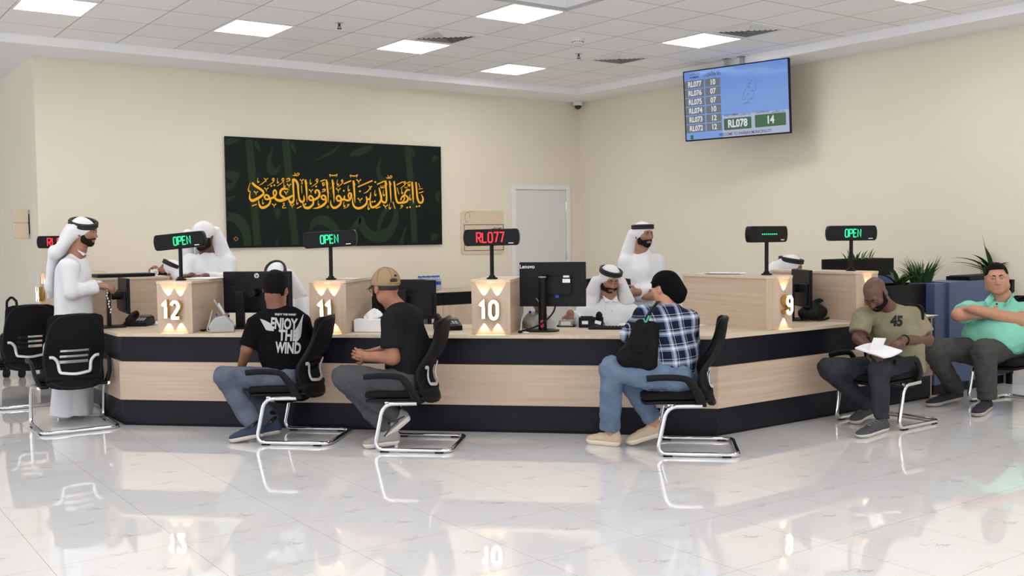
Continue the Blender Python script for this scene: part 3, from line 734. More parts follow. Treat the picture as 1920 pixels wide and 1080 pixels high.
D2 = [(350,380),(655,390),(945,215),(890,590),(935,582),(1550,700),(1605,690),(1730,680),(1780,670)]
mb = MB(); n_ = 0
for (ox, oy, sc, SS, VV, HH, DD, ds) in ((460, 315, 11.294, S1, V1, H1, D1, 30), (610, 320, 10.105, S2, V2, H2, D2, 27)):
    T = Tpix(ox, oy, sc, .0022)
    for st in SS: ribbon(mb, st, T, 6, .0008+.00001*n_); n_ += 1
    for x, y in VV:
        ribbon(mb, [(x-42, y-38, 24), (x-5, y, 16), (x+4, y+48, 6)], T, 5, .0013); ribbon(mb, [(x+42, y-38, 24), (x+2, y+4, 10)], T, 5, .0014)
    for x, y in HH: ribbon(mb, [(x-2, y-62, 8), (x-10, y, 13), (x+2, y+42, 26), (x+24, y+10, 8)], T, 6, .0013)
    for x, y in DD: ribbon(mb, [(x-ds*.75, y, 2), (x, y, ds*1.5), (x+ds*.75, y, 2)], T, 1, .0013)
obj('golden_calligraphy', mb, goldp, art, flat=True)
mb = MB(); T = Tpix(460, 315, 11.294, .0022)
mb.add([T(1748+30*math.cos(a*PI/8), 825+34*math.sin(a*PI/8)) for a in range(16)], [tuple(range(16))]); obj('ornament', mb, mat('dull_gold_print', srgb(150, 116, 50), .5), art, flat=True); mb = MB()
ribbon(mb, [(168, 907, 6), (185, 890, 6), (202, 907, 6), (185, 925, 6), (168, 907, 6)], lambda x, y: TB(x, y), 1, .001)
obj('ornament', mb, mat('dim_gold_print', srgb(170, 130, 50), .5), art, flat=True)
for o_ in art.children: BS(o_.data.materials[0]).inputs['Specular IOR Level'].default_value = .08
# ---------------------------------------------------------------- wall sign by the door and switch plates at far left
beige = mat('beige_sign', srgb(214, 196, 172), .45)
t = thing('wall_sign', 'beige room sign on the wall between the calligraphy panel and the door', 'sign', (7.99, YB-.01, 1.3))
obj('plate', MB().prism(rrect(.72, .60, .05), (7.99, YB-.001, 1.55), (1, 0, 0), (0, 0, 1), (0, -1, 0), .012), beige, t, bevel=.003)
f = MB(); x0, x1, z0, z1, b = 7.68, 8.345, 1.30, 1.665, .007
for a in ((x0, x1, z1-b, z1), (x0, x1, z0, z0+b), (x0, x0+b, z0, z1), (x1-b, x1, z0, z1)): f.bb(a[0], a[1], YB-.0155, YB-.012, a[2], a[3])
obj('border', f, mat('dark_brown_line', (.03, .022, .015), .5), t, flat=True)
mb = MB(); T = lambda x, y: Vector((7.66+x*.001, YB-.0132, 1.86-y*.001))
ribbon(mb, [(95, 150, 10), (60, 165, 14), (40, 120, 12), (48, 50, 12), (85, 28, 16), (120, 60, 14), (112, 110, 10)], T, 6, .001); ribbon(mb, [(80, 28, 10), (140, 18, 12), (200, 14, 4)], T, 5, .001)
obj('emblem', mb, mat('tan_print', srgb(190, 160, 120), .5), t, flat=True)
mb = MB()
T = lambda x, y: Vector((8.14+x*.001, YB-.0122, 1.635-y*.001))
for dx, dy in ((0, 0), (20, 62)):
    k = 1 if dy == 0 else .8
    ribbon(mb, [(dx+10, dy+30, 8), (dx+40, dy+34, 12), (dx+60, dy+4, 9)], T, 4, .0008); ribbon(mb, [(dx+58, dy+30, 9), (dx+90, dy+26, 11), (dx+96, dy+8, 8)], T, 4, .0008)
    ribbon(mb, [(dx+112, dy+30, 10), (dx+140, dy+28, 10), (dx+146, dy+12, 8)], T, 4, .0008); ribbon(mb, [(dx+148, dy+28, 10), (dx+170, dy+16, 8)], T, 3, .0008)
    ribbon(mb, [(dx+120, dy-6, 8), (dx+130, dy-6, 8)], T, 1, .0008); ribbon(mb, [(dx+70, dy+46, 8), (dx+82, dy+46, 8)], T, 1, .0008)
obj('lettering', mb, mat('black_print', (.01, .01, .01), .5), t, flat=True)
YS = 12.2
a_ = OP(25, 448, (0, YS, 0), (0, 1, 0)); b_ = OP(53, 393, (0, YS, 0), (0, 1, 0))
t = thing('projecting_sign', 'beige two-part plate projecting from the wall end at far left', 'sign', ((a_.x+b_.x)/2, YS, a_.z))
zm = (a_.z+b_.z)/2+.01
obj('upper_plate', MB().bb(a_.x, b_.x, YS, YS+.05, zm+.005, b_.z), beige, t, bevel=.008)
obj('lower_plate', MB().bb(a_.x, b_.x, YS, YS+.05, a_.z, zm-.005), beige, t, bevel=.008)
obj('bracket', MB().bb(b_.x+.0005, XL-.0005, YS+.01, YS+.04, a_.z+.05, b_.z-.05), M['black_matte'], t)
# ================================================================ hanging ticket screen
def Rm(x, y, z): return Vector((x, y, z))
TXV = 9.2
tv = thing('ticket_screen', 'black framed screen hanging from the ceiling listing ticket and counter numbers', 'screen', (TXV, 8.23, 2.62))
ex_t = Vector((.208, -.978, 0)).normalized(); _r = Matrix.Rotation(math.radians(-4), 3, ex_t); ey_t, n_t = _r @ UP, _r @ Vector((-.978, -.208, 0)).normalized()
if n_t.z > 0: _r = _r.inverted(); ey_t, n_t = _r @ UP, _r @ Vector((-.978, -.208, 0)).normalized()
TP0 = (9.17, 8.16, 3.05)
k_ = [OP(*q, TP0, n_t) for q in ((1282, 137), (1479.5, 105), (1482, 249), (1285, 266.5))]
TC = sum(k_, Vector())/4
TWd = ((k_[1]-k_[0]).length+(k_[2]-k_[3]).length)/2; THt = ((k_[0]-k_[3]).length+(k_[1]-k_[2]).length)/2
hs = MB().prism(rrect(TWd, THt, .008), TC-n_t*.0, ex_t, ey_t, -n_t, .035); house = obj('housing', hs, M['black'], tv, bevel=.004)
bz = MB(); b = .012
for x0, x1, y0, y1 in ((-TWd/2, TWd/2, THt/2-b, THt/2), (-TWd/2, TWd/2, -THt/2, -THt/2+b*1.4), (-TWd/2, -TWd/2+b, -THt/2, THt/2), (TWd/2-b, TWd/2, -THt/2, THt/2)):
    bz.prism([(x0, y0), (x1, y0), (x1, y1), (x0, y1)], TC, ex_t, ey_t, n_t, .006)
obj('bezel', bz, M['black'], tv, bevel=.001)
scr = emis('screen_blue', srgb(118, 168, 250), .42, (.02, .02, .02)); BS(scr).inputs['Roughness'].default_value = .08
def tvrect(mb, x0, x1, y0, y1, h=.0006): mb.prism([(x0, y0), (x1, y0), (x1, y1), (x0, y1)], TC+n_t*.001, ex_t, ey_t, n_t, h)
mb = MB(); tvrect(mb, -TWd/2+b, TWd/2-b, -THt/2+b*1.4, THt/2-b, .0005); sc_o = obj('screen', mb, scr, tv, flat=True)
def U(px, py, _c=[(118, 275), (1245, 85), (1265, 900), (145, 1005)]):
    """position on the screen from a close look at the photo (bilinear), -> metres from its centre"""
    tl, tr, brr, bl = [np.array(q, float) for q in _c]; u, v = .5, .5
    for _ in range(12):
        P = (tl*(1-u)+tr*u)*(1-v)+(bl*(1-u)+brr*u)*v; e = np.array((px, py))-P
        du = (tr-tl)*(1-v)+(brr-bl)*v; dv = (bl-tl)*(1-u)+(brr-tr)*u
        s = np.linalg.solve(np.array([du, dv]).T, e); u += s[0]; v += s[1]
    return (u-.5)*TWd, (.5-v)*THt
def em_flat(n, c, s=.42): return emis(n, srgb(*c), s, (.02, .02, .02))
grey_row = em_flat('screen_grey', (118, 122, 126), .42); white_tx = em_flat('screen_white', (235, 240, 250), .5); green_bx = em_flat('screen_green', (38, 98, 46), .45); dark_tx = em_flat('screen_dark_text', (30, 36, 70), .4); pale = em_flat('screen_pale', (196, 208, 240), .42); lilac = em_flat('screen_faint', (98, 130, 205), .42)
mb = MB(); q0, q1 = U(545, 650), U(1255, 890); tvrect(mb, U(560, 900)[0], TWd/2-b, -THt/2+b*1.4, U(1240, 640)[1], .0008); obj('pale_area', mb, pale, sc_o, flat=True)
rows = [('RL077', '10'), ('RL076', '07'), ('RL075', '07'), ('RL074', '10'), ('RL073', '12'), ('RL072', '12')]
ytop, ybot = U(245, 360)[1], U(255, 915)[1]; rh = (ytop-ybot)/6
xa, xb, xc, xd = U(140, 600)[0], U(360, 600)[0], U(375, 600)[0], U(542, 600)[0]
mb = MB()
for i in range(6):
    y1 = ytop-i*rh; tvrect(mb, xa, xb, y1-rh+.012, y1, .0014); tvrect(mb, xc, xd, y1-rh+.012, y1, .0014)
obj('table_cell', mb, grey_row, sc_o, flat=True)
def tvtext(txt, x, y, size, m, sx=1, align='CENTER', off=0):
    text_obj('lettering', txt, size, m, sc_o, TC+ex_t*x+ey_t*y+n_t*.0032, ex_t, ey_t, .0003, off, align, sx)
for i, (a, c) in enumerate(rows):
    y = ytop-i*rh-rh*.45
    tvtext(a, (xa+xb)/2+.008, y, .088, white_tx, .82, off=.0028); tvtext(c, (xc+xd)/2, y, .088, white_tx, .86, off=.0028)
x, y = U(447, 292); tvtext('COUNTER NO', x, y, .042, dark_tx, .85, off=.0006)
x, y = U(245, 322); tvtext('NUMBER', x, y-.006, .036, dark_tx, .9, off=.0005)
mb = MB(); b0, b1 = U(575, 815), U(865, 800); g = MB(); 
xl, xr = U(573, 815)[0], U(866, 800)[0]; yt, yb_ = U(575, 755)[1], U(575, 878)[1]; g.prism([(p[0]+(xl+xr)/2, p[1]+(yt+yb_)/2) for p in rrect(xr-xl, yt-yb_, .012)], TC+n_t*.001, ex_t, ey_t, n_t, .0014)
tvtext('RL078', (xl+xr)/2, (yt+yb_)/2, .122, white_tx, .82, off=.0042)
xl, xr = U(903, 770)[0], U(1218, 750)[0]; yt, yb_ = U(905, 708)[1], U(905, 843)[1]; g.prism([(p[0]+(xl+xr)/2, p[1]+(yt+yb_)/2) for p in rrect(xr-xl, yt-yb_, .012)], TC+n_t*.001, ex_t, ey_t, n_t, .0014)
tvtext('14', (xl+xr)/2, (yt+yb_)/2, .122, white_tx, .82, off=.0042)
obj('number_box', g, green_bx, sc_o, flat=True)
x, y = U(795, 900); tvtext('WELCOME TO SHARJAH MUNICIPALITY', x, y, .047, dark_tx, .82, off=.0005)
x, y = U(650, 712); tvtext('TICKET NUMBER', x, y, .030, dark_tx, .85, off=.0003)
x, y = U(980, 677); tvtext('COUNTER NO', x, y, .030, dark_tx, .85, off=.0003)
mb = MB()
def tvar(px, py, s):   # short arabic heading drawn as strokes: raqm ...
    x0, y0 = U(px, py); T = lambda a, c: TC+ex_t*(x0+a*s)+ey_t*(y0-c*s)+n_t*.0028
    for st in ([(0, 4, 2), (6, 10, 3), (14, 9, 3), (17, 2, 2)], [(17, 9, 3), (26, 9, 3), (30, 3, 2)], [(30, 9, 3), (37, 6, 3), (36, 14, 2)], [(44, -6, 3), (44, 9, 3)], [(48, -6, 3), (49, 9, 3), (58, 9, 3), (60, 2, 2)], [(60, 9, 3), (70, 9, 3), (73, 3, 2)], [(82, 12, 2), (88, 8, 3), (92, 2, 3), (98, 9, 3), (108, 9, 3), (111, 3, 2)], [(22, 14, 3), (24, 14, 3)], [(64, 1, 3), (66, 1, 3)], [(104, -1, 3), (108, -1, 3)]):
        ribbon(mb, st, T, 4, .0004)
for q_ in ((385, 268, .00155), (190, 297, .00130), (735, 700, .00135), (1070, 665, .00150)):
    mb = MB(); tvar(*q_); obj('heading', mb, dark_tx, sc_o, flat=True)
mb = MB()
T = lambda a, c: (lambda q: TC+ex_t*q[0]+ey_t*q[1]+n_t*.0024)(U(a, c))
for st in ([(845, 372, 14), (850, 368, 14)], [(862, 346, 10), (866, 342, 10)], [(838, 415, 14), (845, 412, 14)], [(870, 448, 8), (885, 446, 8)]): ribbon(mb, st, T, 3, .0004)
obj('map_marks', mb, dark_tx, sc_o, flat=True)
mb = MB()
for st in ([(870, 280, 4), (910, 330, 4), (905, 430, 4), (870, 520, 4), (780, 600, 4)], [(920, 350, 4), (990, 345, 4)], [(780, 545, 8), (815, 540, 8)], [(780, 585, 8), (855, 578, 8)], [(770, 540, 4), (800, 440, 4), (850, 380, 4)], [(840, 540, 6), (875, 535, 6)], [(815, 500, 5), (835, 480, 5)], [(850, 240, 3), (1000, 225, 3)]): ribbon(mb, st, T, 4, .0004)
obj('faint_map', mb, lilac, sc_o, flat=True)
mb = MB(); x0, y0 = U(202, 980); x1, y1 = U(232, 932); tvrect(mb, x0, x1, y0, y1, .0012); obj('emblem', mb, green_bx, sc_o, flat=True)
mk = MB()
for y in (8.29, 8.09):
    q = TC+ey_t*(THt/2)-n_t*.018; q = q+ex_t*((q.y-y)/.978)
    mk.bb(q.x-.010, q.x+.010, y-.024, y+.024, q.z-.004, ZC-.008)
    mk.bb(q.x-.04, min(q.x+.04, 9.195), y-.04, y+.04, ZC-.008, ZC)
obj('ceiling_bracket', mk, mat('galvanised_steel', (.45, .45, .45), .4, .8), tv, bevel=.002)
mk = MB().prism(rrect(.5, .2, .01), TC-n_t*.036, ex_t, ey_t, -n_t, .045); obj('mount_plate', mk, M['black'], tv)
# ================================================================ monitors, phones and desk things
ZW = .7525
def monitor(foot, n, w, h, zb, label, side='back', yaw=0, tilt=0, stand='box', logo=None, off=.16, sx=0):
    """foot = stand foot on the worktop; n = direction the side we see faces; zb = height of the panel's lower edge"""
    foot = Vector(foot); n = Matrix.Rotation(yaw, 3, 'Z') @ Vector(n).normalized(); ex = UP.cross(n).normalized()
    t = thing('monitor', label, 'monitor', foot, 0, 'computer monitors on the counter')
    c = Vector((foot.x, foot.y, zb+h/2))-n*off+ex*sx
    R = Matrix.Rotation(tilt, 3, ex); Y = R @ UP; nn = R @ n
    obj('bezel', MB().prism(rrect(w, h, .006), c, ex, Y, -nn, .016), M['black'], t, bevel=.002)
    obj('back_cover', MB().prism(rrect(w-.004, h-.004, .006), c+nn*.0, ex, Y, nn, .012), M['monitor'], t, bevel=.004)
    s_ = obj('screen', MB().prism(rrect(w-.02, h-.02, .002), c-nn*.0165, ex, Y, -nn, .0008), M['glass'], t, flat=True)
    if stand == 'box':
        obj('back_bulge', MB().prism(rrect(w*.9, h*.56, .012), c-Y*h*.14+nn*.012, ex, Y, nn, .016), M['monitor'], t, bevel=.005)
        p = foot+n*.01
        obj('stand_pole', MB().prism(rrect(.075, .30, .004), Vector((p.x, p.y, ZW+.16)), ex, UP, n, .03), M['monitor'], t, bevel=.006)
        obj('pivot', MB().cyl(c+nn*.01, c+nn*(off), .035), M['black'], t)
        obj('stand_base', MB().prism(rrect(.24, .20, .02), Vector((foot.x, foot.y, ZW))-n*.0, ex, n, UP, .012), M['monitor'], t, bevel=.003)
    else:
        obj('back_bulge', MB().prism(rrect(w*.52, h*.42, .008), c-Y*h*.03+ex*w*.03+nn*.012, ex, Y, nn, .03), M['monitor'], t, bevel=.004)
        p = Vector((foot.x, foot.y, ZW))
        obj('stand_pole', MB().cyl(p+UP*.01, p+UP*.42, .034, 24, .030), M['black'], t)
        obj('pole_cap', MB().cyl(p+UP*.42, p+UP*.428, .031, 24), M['grey'], t)
        obj('cable_slot', MB().prism(rrect(.025, .06, .01), p+n*.032+UP*.06, ex, UP, n, .003), M['red'], t)
        q = Vector((foot.x, foot.y, c.z+.06)); obj('pivot', MB().cyl(q, q-n*(off-.02)+ex*.03, .016), M['black'], t)
        obj('stand_base', MB().prism(rrect(.26, .20, .09, 8), p, ex, n, UP, .011), M['black'], t, bevel=.003)
    if logo: logo(t, c, ex, Y, nn, w, h)
    return t
def logo_round(t, c, ex, Y, n, w, h):
    o = c+Y*(h/2-.035)+n*.0125; mb = MB()
    ring = [(.021*math.cos(a), .021*math.sin(a)) for a in np.linspace(0, 2*PI, 25)]
    mb.prism(ring[:-1], o, ex, Y, n, .0006); obj('logo', mb, M['paper'], t, flat=True)
    k = MB()
    for x0, y0, x1, y1 in ((-.004, .020, -.011, -.008), (-.0075, .004, .000, .004), (.000, .004, -.004, -.008), (.006, .007, -.003, -.021), (.006, .007, .013, .007), (.013, .007, .009, -.008), (.009, -.008, .002, -.008)):
        poly_stroke(k, [(x0, y0), (x1, y1)], .0042, lambda a, b: o+ex*a+Y*b+n*.0007, n, .0004)
    obj('logo_letters', k, M['monitor'], t, flat=True)
def logo_word(t, c, ex, Y, n, w, h):
    text_obj('logo', 'Lenovo', .040, M['paper'], t, c-ex*(w/2-.065)+Y*(h/2-.036)+n*.0128, ex, Y, .0003, .0008)
    o = c+ex*.115+n*.0425
    obj('sticker', MB().prism([(-.024, .0), (.024, .0), (.024, .016), (-.024, .016)], o+Y*.055, ex, Y, n, .0006), M['paper'], t, flat=True)
    obj('sticker', MB().prism([(-.030, .0), (.030, .0), (.030, .03), (-.030, .03)], o+Y*.014, ex, Y, n, .0006), M['paper'], t, flat=True)
    obj('cable_plug', MB().prism(rrect(.03, .045, .004), c-Y*.085+ex*.04+n*.02, ex, Y, n, .02), M['blue'], t, bevel=.003)
p = F(.84, .46); m1 = monitor((p.x, p.y, ZW), -E2, .61, .352, .872, 'black monitor with a round white logo, between dividers 12 and 11', logo=logo_round, off=.13, sx=.09)
p = F(3.405, .30); monitor((p.x, p.y, ZW), -E2, .53, .352, .938, 'black monitor with a white word and stickers on its back, right of divider 10', stand='tube', yaw=-.02, logo=logo_word, off=.11, sx=.065)
p = F(2.20, .58); monitor((p.x, p.y, ZW), -E2, .50, .325, .815, 'black monitor behind the man in the tan cap, left of divider 10', yaw=.0, off=.10, sx=.01)
monitor((2.33, 9.12, ZW), (-.985, .12, 0), .50, .30, .875, 'black monitor by the hand of the standing man at the left end', yaw=0, off=.10)
q = OP(1502, 575, (0, 5.60, 0), (0, 1, 0)); monitor((q.x-.05, 5.63, ZW), (-.848, .53, 0), .44, .32, .865, 'thin dark monitor just right of divider 9', off=.06)
def cable(name, pts, r, m, label, group=None):
    c = obj(name, MB().tube([tuple(q) for q in smooth_pts([tuple(v) for v in pts], 6)], r, 8), m, sharp=80); return tag(c, label, 'cable', group)
def FZ(s, t, z=0): return F(s, t, ZW+z)
cable('monitor_cable', [FZ(.79, .33, .12), FZ(.77, .30, .06), FZ(.73, .25, .012), FZ(.68, .2, .01), FZ(.6, .18, .01), FZ(.52+.15, .12, .008)], .006, M['black'], 'black cable sagging from the round-logo monitor onto the worktop')
cable('monitor_cable', [FZ(3.50, .34, .19), FZ(3.49, .30, .15), FZ(3.45, .25, .10), FZ(3.38, .21, .05), FZ(3.29, .16, .02), FZ(3.24, .13, .010), FZ(3.27, .10, .010)], .007, M['black'], 'thick black cable looping down from the monitor right of divider 10')
cable('network_cable', [FZ(3.24, .40, .13), FZ(3.24, .28, .07), FZ(3.25, .18, .014), FZ(3.27, .12, .008), FZ(3.32, .10, .008)], .005, M['white'], 'white cable on the worktop right of divider 10')
cable('scanner_cable', [FZ(.655, .30, .16), FZ(.665, .22, .07), FZ(.67, .17, .012), FZ(.72, .14, .008), FZ(.82, .16, .007)], .005, M['white'], 'thin white cable beside divider 12')
def phone(c, yaw, label, stickers=False):
    """desk phone: front (keys) side faces local -y"""
    t = thing('desk_phone', label, 'telephone', (c[0], c[1], ZW), yaw, 'black desk phones on the counter')
    b = MB().prism([(-.10, 0), (.10, 0), (.10, .022), (.075, .075), (.055, .082), (-.10, .035)], (-.10, 0, .001), (0, 1, 0), (0, 0, 1), (1, 0, 0), .20)
    obj('body', b, M['black'], t, world=False, bevel=.005)
    d = Vector((0, .155, .047)).normalized(); nn = Vector((0, -d.z, d.y))
    o = Vector((.035, -.02, .052))
    k = MB()
    for i in range(3):
        for j in range(4): k.prism(rrect(.018, .012, .003), o+Vector((i*.026-.026, 0, 0))+d*(j*.018-.045)+nn*.012, (1, 0, 0), d, nn, .004)
    obj('keypad', k, M['grey'], t, world=False)
    obj('display', MB().prism(rrect(.10, .045, .004), o+d*.062+nn*.011, (1, 0, 0), d, nn, .004), mat('phone_display', (.10, .12, .11), .2), t, world=False)
    h = MB(); x = -.065
    pts = [(x, -.085, .055), (x, -.05, .082), (x, .0, .098), (x, .05, .108), (x, .085, .105)]
    h.tube([tuple(q) for q in smooth_pts(pts, 5)], [.022]*3+[.016]*15+[.022]*3, 12); h.cyl((x, -.075, .035), (x, -.075, .068), .027); h.cyl((x, .075, .075), (x, .078, .108), .027)
    obj('handset', h, M['black_matte'], t, world=False, sharp=60)
    if stickers:
        for sx, rot in ((-.055, -.25), (.05, 0)):
            m = MB(); m.box((0, 0, 0), (.05, .001, .026), Matrix.Rotation(rot, 3, 'Y')); q = [v+Vector((sx, .1065, .040)) for v in m.v]; m.v = q
            m.v = [Vector((v.x, v.y-.0 - (v.z-.022)*.47, v.z)) for v in m.v]
            obj('sticker', m, M['paper'], t, world=False, flat=True)
    cc = [(x, -.085, .03), (x-.04, -.11, .02), (x-.05, -.06, .008), (x-.045, .0, .006), (x-.035, .03, .008)]
    obj('coiled_cord', MB().tube([tuple(q) for q in smooth_pts(cc, 6)], .004, 8), M['black'], t, world=False, sharp=80)
    return t
q = OZ(1108, 612, ZW); phone((q.x, q.y), math.radians(-45+180+6), 'black desk phone with two white stickers on its back, in front of the seated clerk', True)
q = Vector((2.56, 9.12, ZW)); phone((q.x, q.y), math.radians(-40), 'black desk phone on the worktop left of divider 12')
q = FZ(2.62, .40); phone((q.x, q.y), math.radians(-20), 'black desk phone behind the tan-capped man, near the pale wood cabinet')
def scanner(c, yaw, label, m1=None, m2=None):
    t = thing('document_scanner', label, 'scanner', (c[0], c[1], ZW), yaw, 'desk scanners beside the dividers')
    b = MB().prism([(-.10, .0), (.09, 0), (.10, .05), (.05, .115), (-.02, .135), (-.10, .06)], (-.14, 0, .001), (0, 1, 0), (0, 0, 1), (1, 0, 0), .28)
    obj('body', b, m1 or M['grey_light'], t, world=False, bevel=.008)
    p0 = Vector((0, -.02, .125)); d = Vector((0, .075, .13)).normalized(); nn = Vector((0, -d.z, d.y))
    obj('paper_tray', MB().prism(rrect(.24, .16, .02), p0+d*.07, (1, 0, 0), d, nn, .008), m2 or M['grey'], t, world=False, bevel=.002)
    for s in (-1, 1): obj('paper_guide', MB().prism(rrect(.008, .09, .003), p0+d*.06+nn*.008+Vector((s*.09, 0, 0)), (1, 0, 0), d, nn, .012), M['white'], t, world=False)
    obj('button', MB().cyl((.10, .03, .125), (.10, .045, .128), .010), M['blue'], t, world=False)
    obj('exit_slot', MB().bb(-.12, .12, -.103, -.098, .015, .035), M['black'], t, world=False)
    return t
M['grey_light'] = mat('light_grey_plastic', (.42, .43, .42), .45)
q = FZ(.78, .20); scanner((q.x+.0, q.y), math.radians(70), 'light grey document scanner right of divider 12, behind the monitor cable')
q = FZ(2.08, .50); scanner((q.x, q.y), math.radians(70), 'dark document scanner with a pale tray right of divider 11', M['black'], M['grey'])
q = FZ(3.34, .52); scanner((q.x, q.y), math.radians(70), 'light grey scanner half hidden right of divider 10')
# tissue box
q = OZ(693, 622, ZW); a = math.radians(-45)
t = thing('tissue_box', 'white tissue box with a tissue sticking out, beside the man in the tan cap', 'tissue box', (q.x+.02, q.y+.02, ZW), a)
obj('carton', MB().bb(-.12, .12, -.06, .06, .001, .10), M['paper'], t, world=False, bevel=.003)
g = []
for i in range(9):
    r = i/8; row = []
    for k in range(13):
        u = k/12*2-1; row.append((u*(.045+.03*math.sin(r*2.2))+.03*r, .012*math.sin(u*7+r*3)*(1-r*.4)+.012*r, .10+.085*r*(1-.55*abs(u)**1.5)))
    g.append(row)
obj('tissue', MB().sheet(g, (0, .0015, 0)), M['paper'], t, world=False, sharp=80)
def papers(name, c, yaw, n, label, w=.21, l=.297, lift=0):
    t = MB(); R = Matrix.Rotation(yaw, 3, 'Z')
    for i in range(n):
        R2 = Matrix.Rotation(yaw+random.uniform(-.06, .06), 3, 'Z'); o = Vector((random.uniform(-.008, .008), random.uniform(-.008, .008), 0))
        g = [[Vector(c)+R2 @ (Vector((x*w, y*l, .0012*i+lift*(abs(x)*2)**2*.5))+o) for x in (-.5, -.25, 0, .25, .5)] for y in (-.5, 0, .5)]
        t.sheet(g, (0, 0, .0010))
    return tag(obj(name, t, M['paper'], flat=True), label, 'paper')
papers('paper_sheet', (6.32, 5.75, 1.1695), .5, 2, 'white papers lying on top of divider 9', lift=.01)
q = F(1.83, .30); papers('paper_sheet', (q.x, q.y, 1.1695), .9, 3, 'small white papers behind the display on divider 11', .12, .16)
q = F(.50, .50); papers('paper_sheet', (q.x, q.y, 1.1695), -.72, 5, 'white papers on top of divider 12 in front of the hidden-faced man', .26, .36)
q = OZ(1572, 600, ZW); papers('paper_sheet', (q.x, q.y, ZW+.0005), .25, 2, 'white papers on the worktop right of the black pouch bag')
q = OZ(1750, 612, ZW); papers('paper_sheet', (8.22, 5.22, ZW+.0005), .1, 2, 'white paper at the right end of the worktop, behind the bald man')
q = OZ(1290, 610, ZW); papers('paper_sheet', (q.x+.03, q.y+.05, ZW+.0005), .3, 1, 'white paper on the worktop right of the plaid shirt')
papers('paper_stack', (2.76, 9.20, ZW+.0005), .2, 8, 'stack of white papers beside the phone left of divider 12')
ms = MB().ell((0, 0, .0), (.033, .055, .022), 18, 10); ms.v = [Vector((v.x, v.y, max(v.z, 0)))+Vector((2.86, 9.24, ZW+.012)) for v in ms.v]
tag(obj('computer_mouse', ms, M['white']), 'white computer mouse on the papers left of divider 12', 'mouse')
# keyboard by the seated clerk and card reader under his hand
q = FZ(3.95, .50)
t = thing('keyboard', 'black keyboard on the worktop in front of the seated clerk', 'keyboard', q, math.radians(135))
obj('body', MB().bb(-.2, .2, -.065, .065, .001, .016), M['black'], t, world=False, bevel=.003)
k = MB()
for i in range(14):
    for j in range(5): k.bb(-.188+i*.027, -.188+i*.027+.021, -.056+j*.023, -.056+j*.023+.018, .0165, .022)
obj('keys', k, M['black_matte'], t, world=False)
q = OZ(1062, 612, ZW)
t = thing('card_reader', 'small card reader with a white label under the hand of the seated clerk', 'card reader', (q.x, q.y, ZW), math.radians(135))
obj('body', MB().bb(-.06, .06, -.045, .045, .001, .055), M['grey'], t, world=False, bevel=.008)
obj('label', MB().bb(-.04, .04, .0455, .0465, .014, .044), M['paper'], t, world=False, flat=True)
obj('base', MB().bb(-.075, .075, -.06, .044, .0005, .012), M['black'], t, world=False, bevel=.003)
# black pouch bag
q = OZ(1524, 600, ZW)
t = thing('pouch_bag', 'black fabric pouch bag lying on the worktop right of divider 9', 'bag', (q.x, q.y, ZW), .1)
b = MB().ell((0, 0, 0), (.165, .09, .075), 28, 16)
b.v = [Vector((v.x*(1+.12*math.sin(v.z*30)), v.y+.008*math.sin(v.x*40), max(v.z, -.052)+.008*math.sin(v.x*23+1))) +Vector((0, 0, .0625)) for v in b.v]
obj('body', b, M['black_matte'], t, world=False)
fl_ = MB().sheet([[(-.13+.27*u, -.05+.08*v+.02*u, .095+.085*u*(1-.25*u)+.012*math.sin(v*3)) for u in np.linspace(0, 1, 9)] for v in np.linspace(0, 1, 7)], (0, 0, .012))
obj('flap', fl_, M['black_matte'], t, world=False, bevel=.004, sharp=60)
obj('strap', MB().tube([tuple(v) for v in smooth_pts([(-.16, -.02, .03), (-.20, -.06, .02), (-.12, -.10, .012), (0, -.105, .010), (.10, -.09, .02)], 6)], .012, 8, False, .35), M['black'], t, world=False)
# black folder on divider 13
tag(obj('folder', MB().box((2.55, 9.55, 1.185), (.50, .24, .03)), M['black'], bevel=.006), 'long black folder lying on the far left divider top behind the standing man', 'folder')
# ================================================================ furniture behind the counter
t = thing('back_cabinet', 'low pale wood cabinet with black drawer fronts against the back wall', 'cabinet', (7.1, 11.45, 0))
X0, X1, Y0, Y1 = 5.7, 8.3, 11.22, 11.73
obj('carcass', MB().bb(X0+.01, X1-.01, Y0+.022, Y1, .0, .774), W_V, t)
obj('top', MB().bb(X0, X1, Y0-.012, Y1, .7745, .80), W_T, t, bevel=.002)
for i in range(4):
    xa_ = X0+.012+i*.645; xb_ = xa_+.640
    obj('drawer_front', MB().bb(xa_, xb_, Y0, Y0+.021, .612, .772), M['black'], t, bevel=.0015)
    obj('door', MB().bb(xa_, xb_, Y0, Y0+.021, .08, .607), W_V, t, bevel=.0015)
pet = mat('clear_bottle_plastic', (.80, .86, .92), .08); BS(pet).inputs['Transmission Weight'].default_value = .75; BS(pet).inputs['IOR'].default_value = 1.2
cap = mat('blue_bottle_cap', srgb(40, 80, 190), .4)
k = 0; bt0 = None
for j in range(2):
    for i in range(5):
        x, y = 6.74+i*.067+j*.01, 11.33+j*.068
        if bt0 is None:
            bt0 = o = thing('water_bottle', 'x', 'bottle', (x, y, .8005))
            obj('body', MB().lathe([(.028, 0), (.031, .006), (.031, .05), (.029, .06), (.031, .07), (.031, .125), (.024, .15), (.013, .168), (.013, .172)], 16), pet, o, world=False)
            obj('label', MB().lathe([(.0315, .075), (.0315, .118)], 16), cap, o, world=False)
            obj('cap', MB().cyl((0, 0, .172), (0, 0, .192), .0145, 14), cap, o, world=False)
        else:
            o = clone(bt0); o.location = (x, y, .8005)
        tag(o, 'small clear water bottle with a blue cap in the pack on the back cabinet', 'bottle', 'water bottles on the back cabinet')
papers('paper_sheet', (7.85, 11.38, .8005), 1.4, 2, 'white paper lying on the low back cabinet', .28, .36)
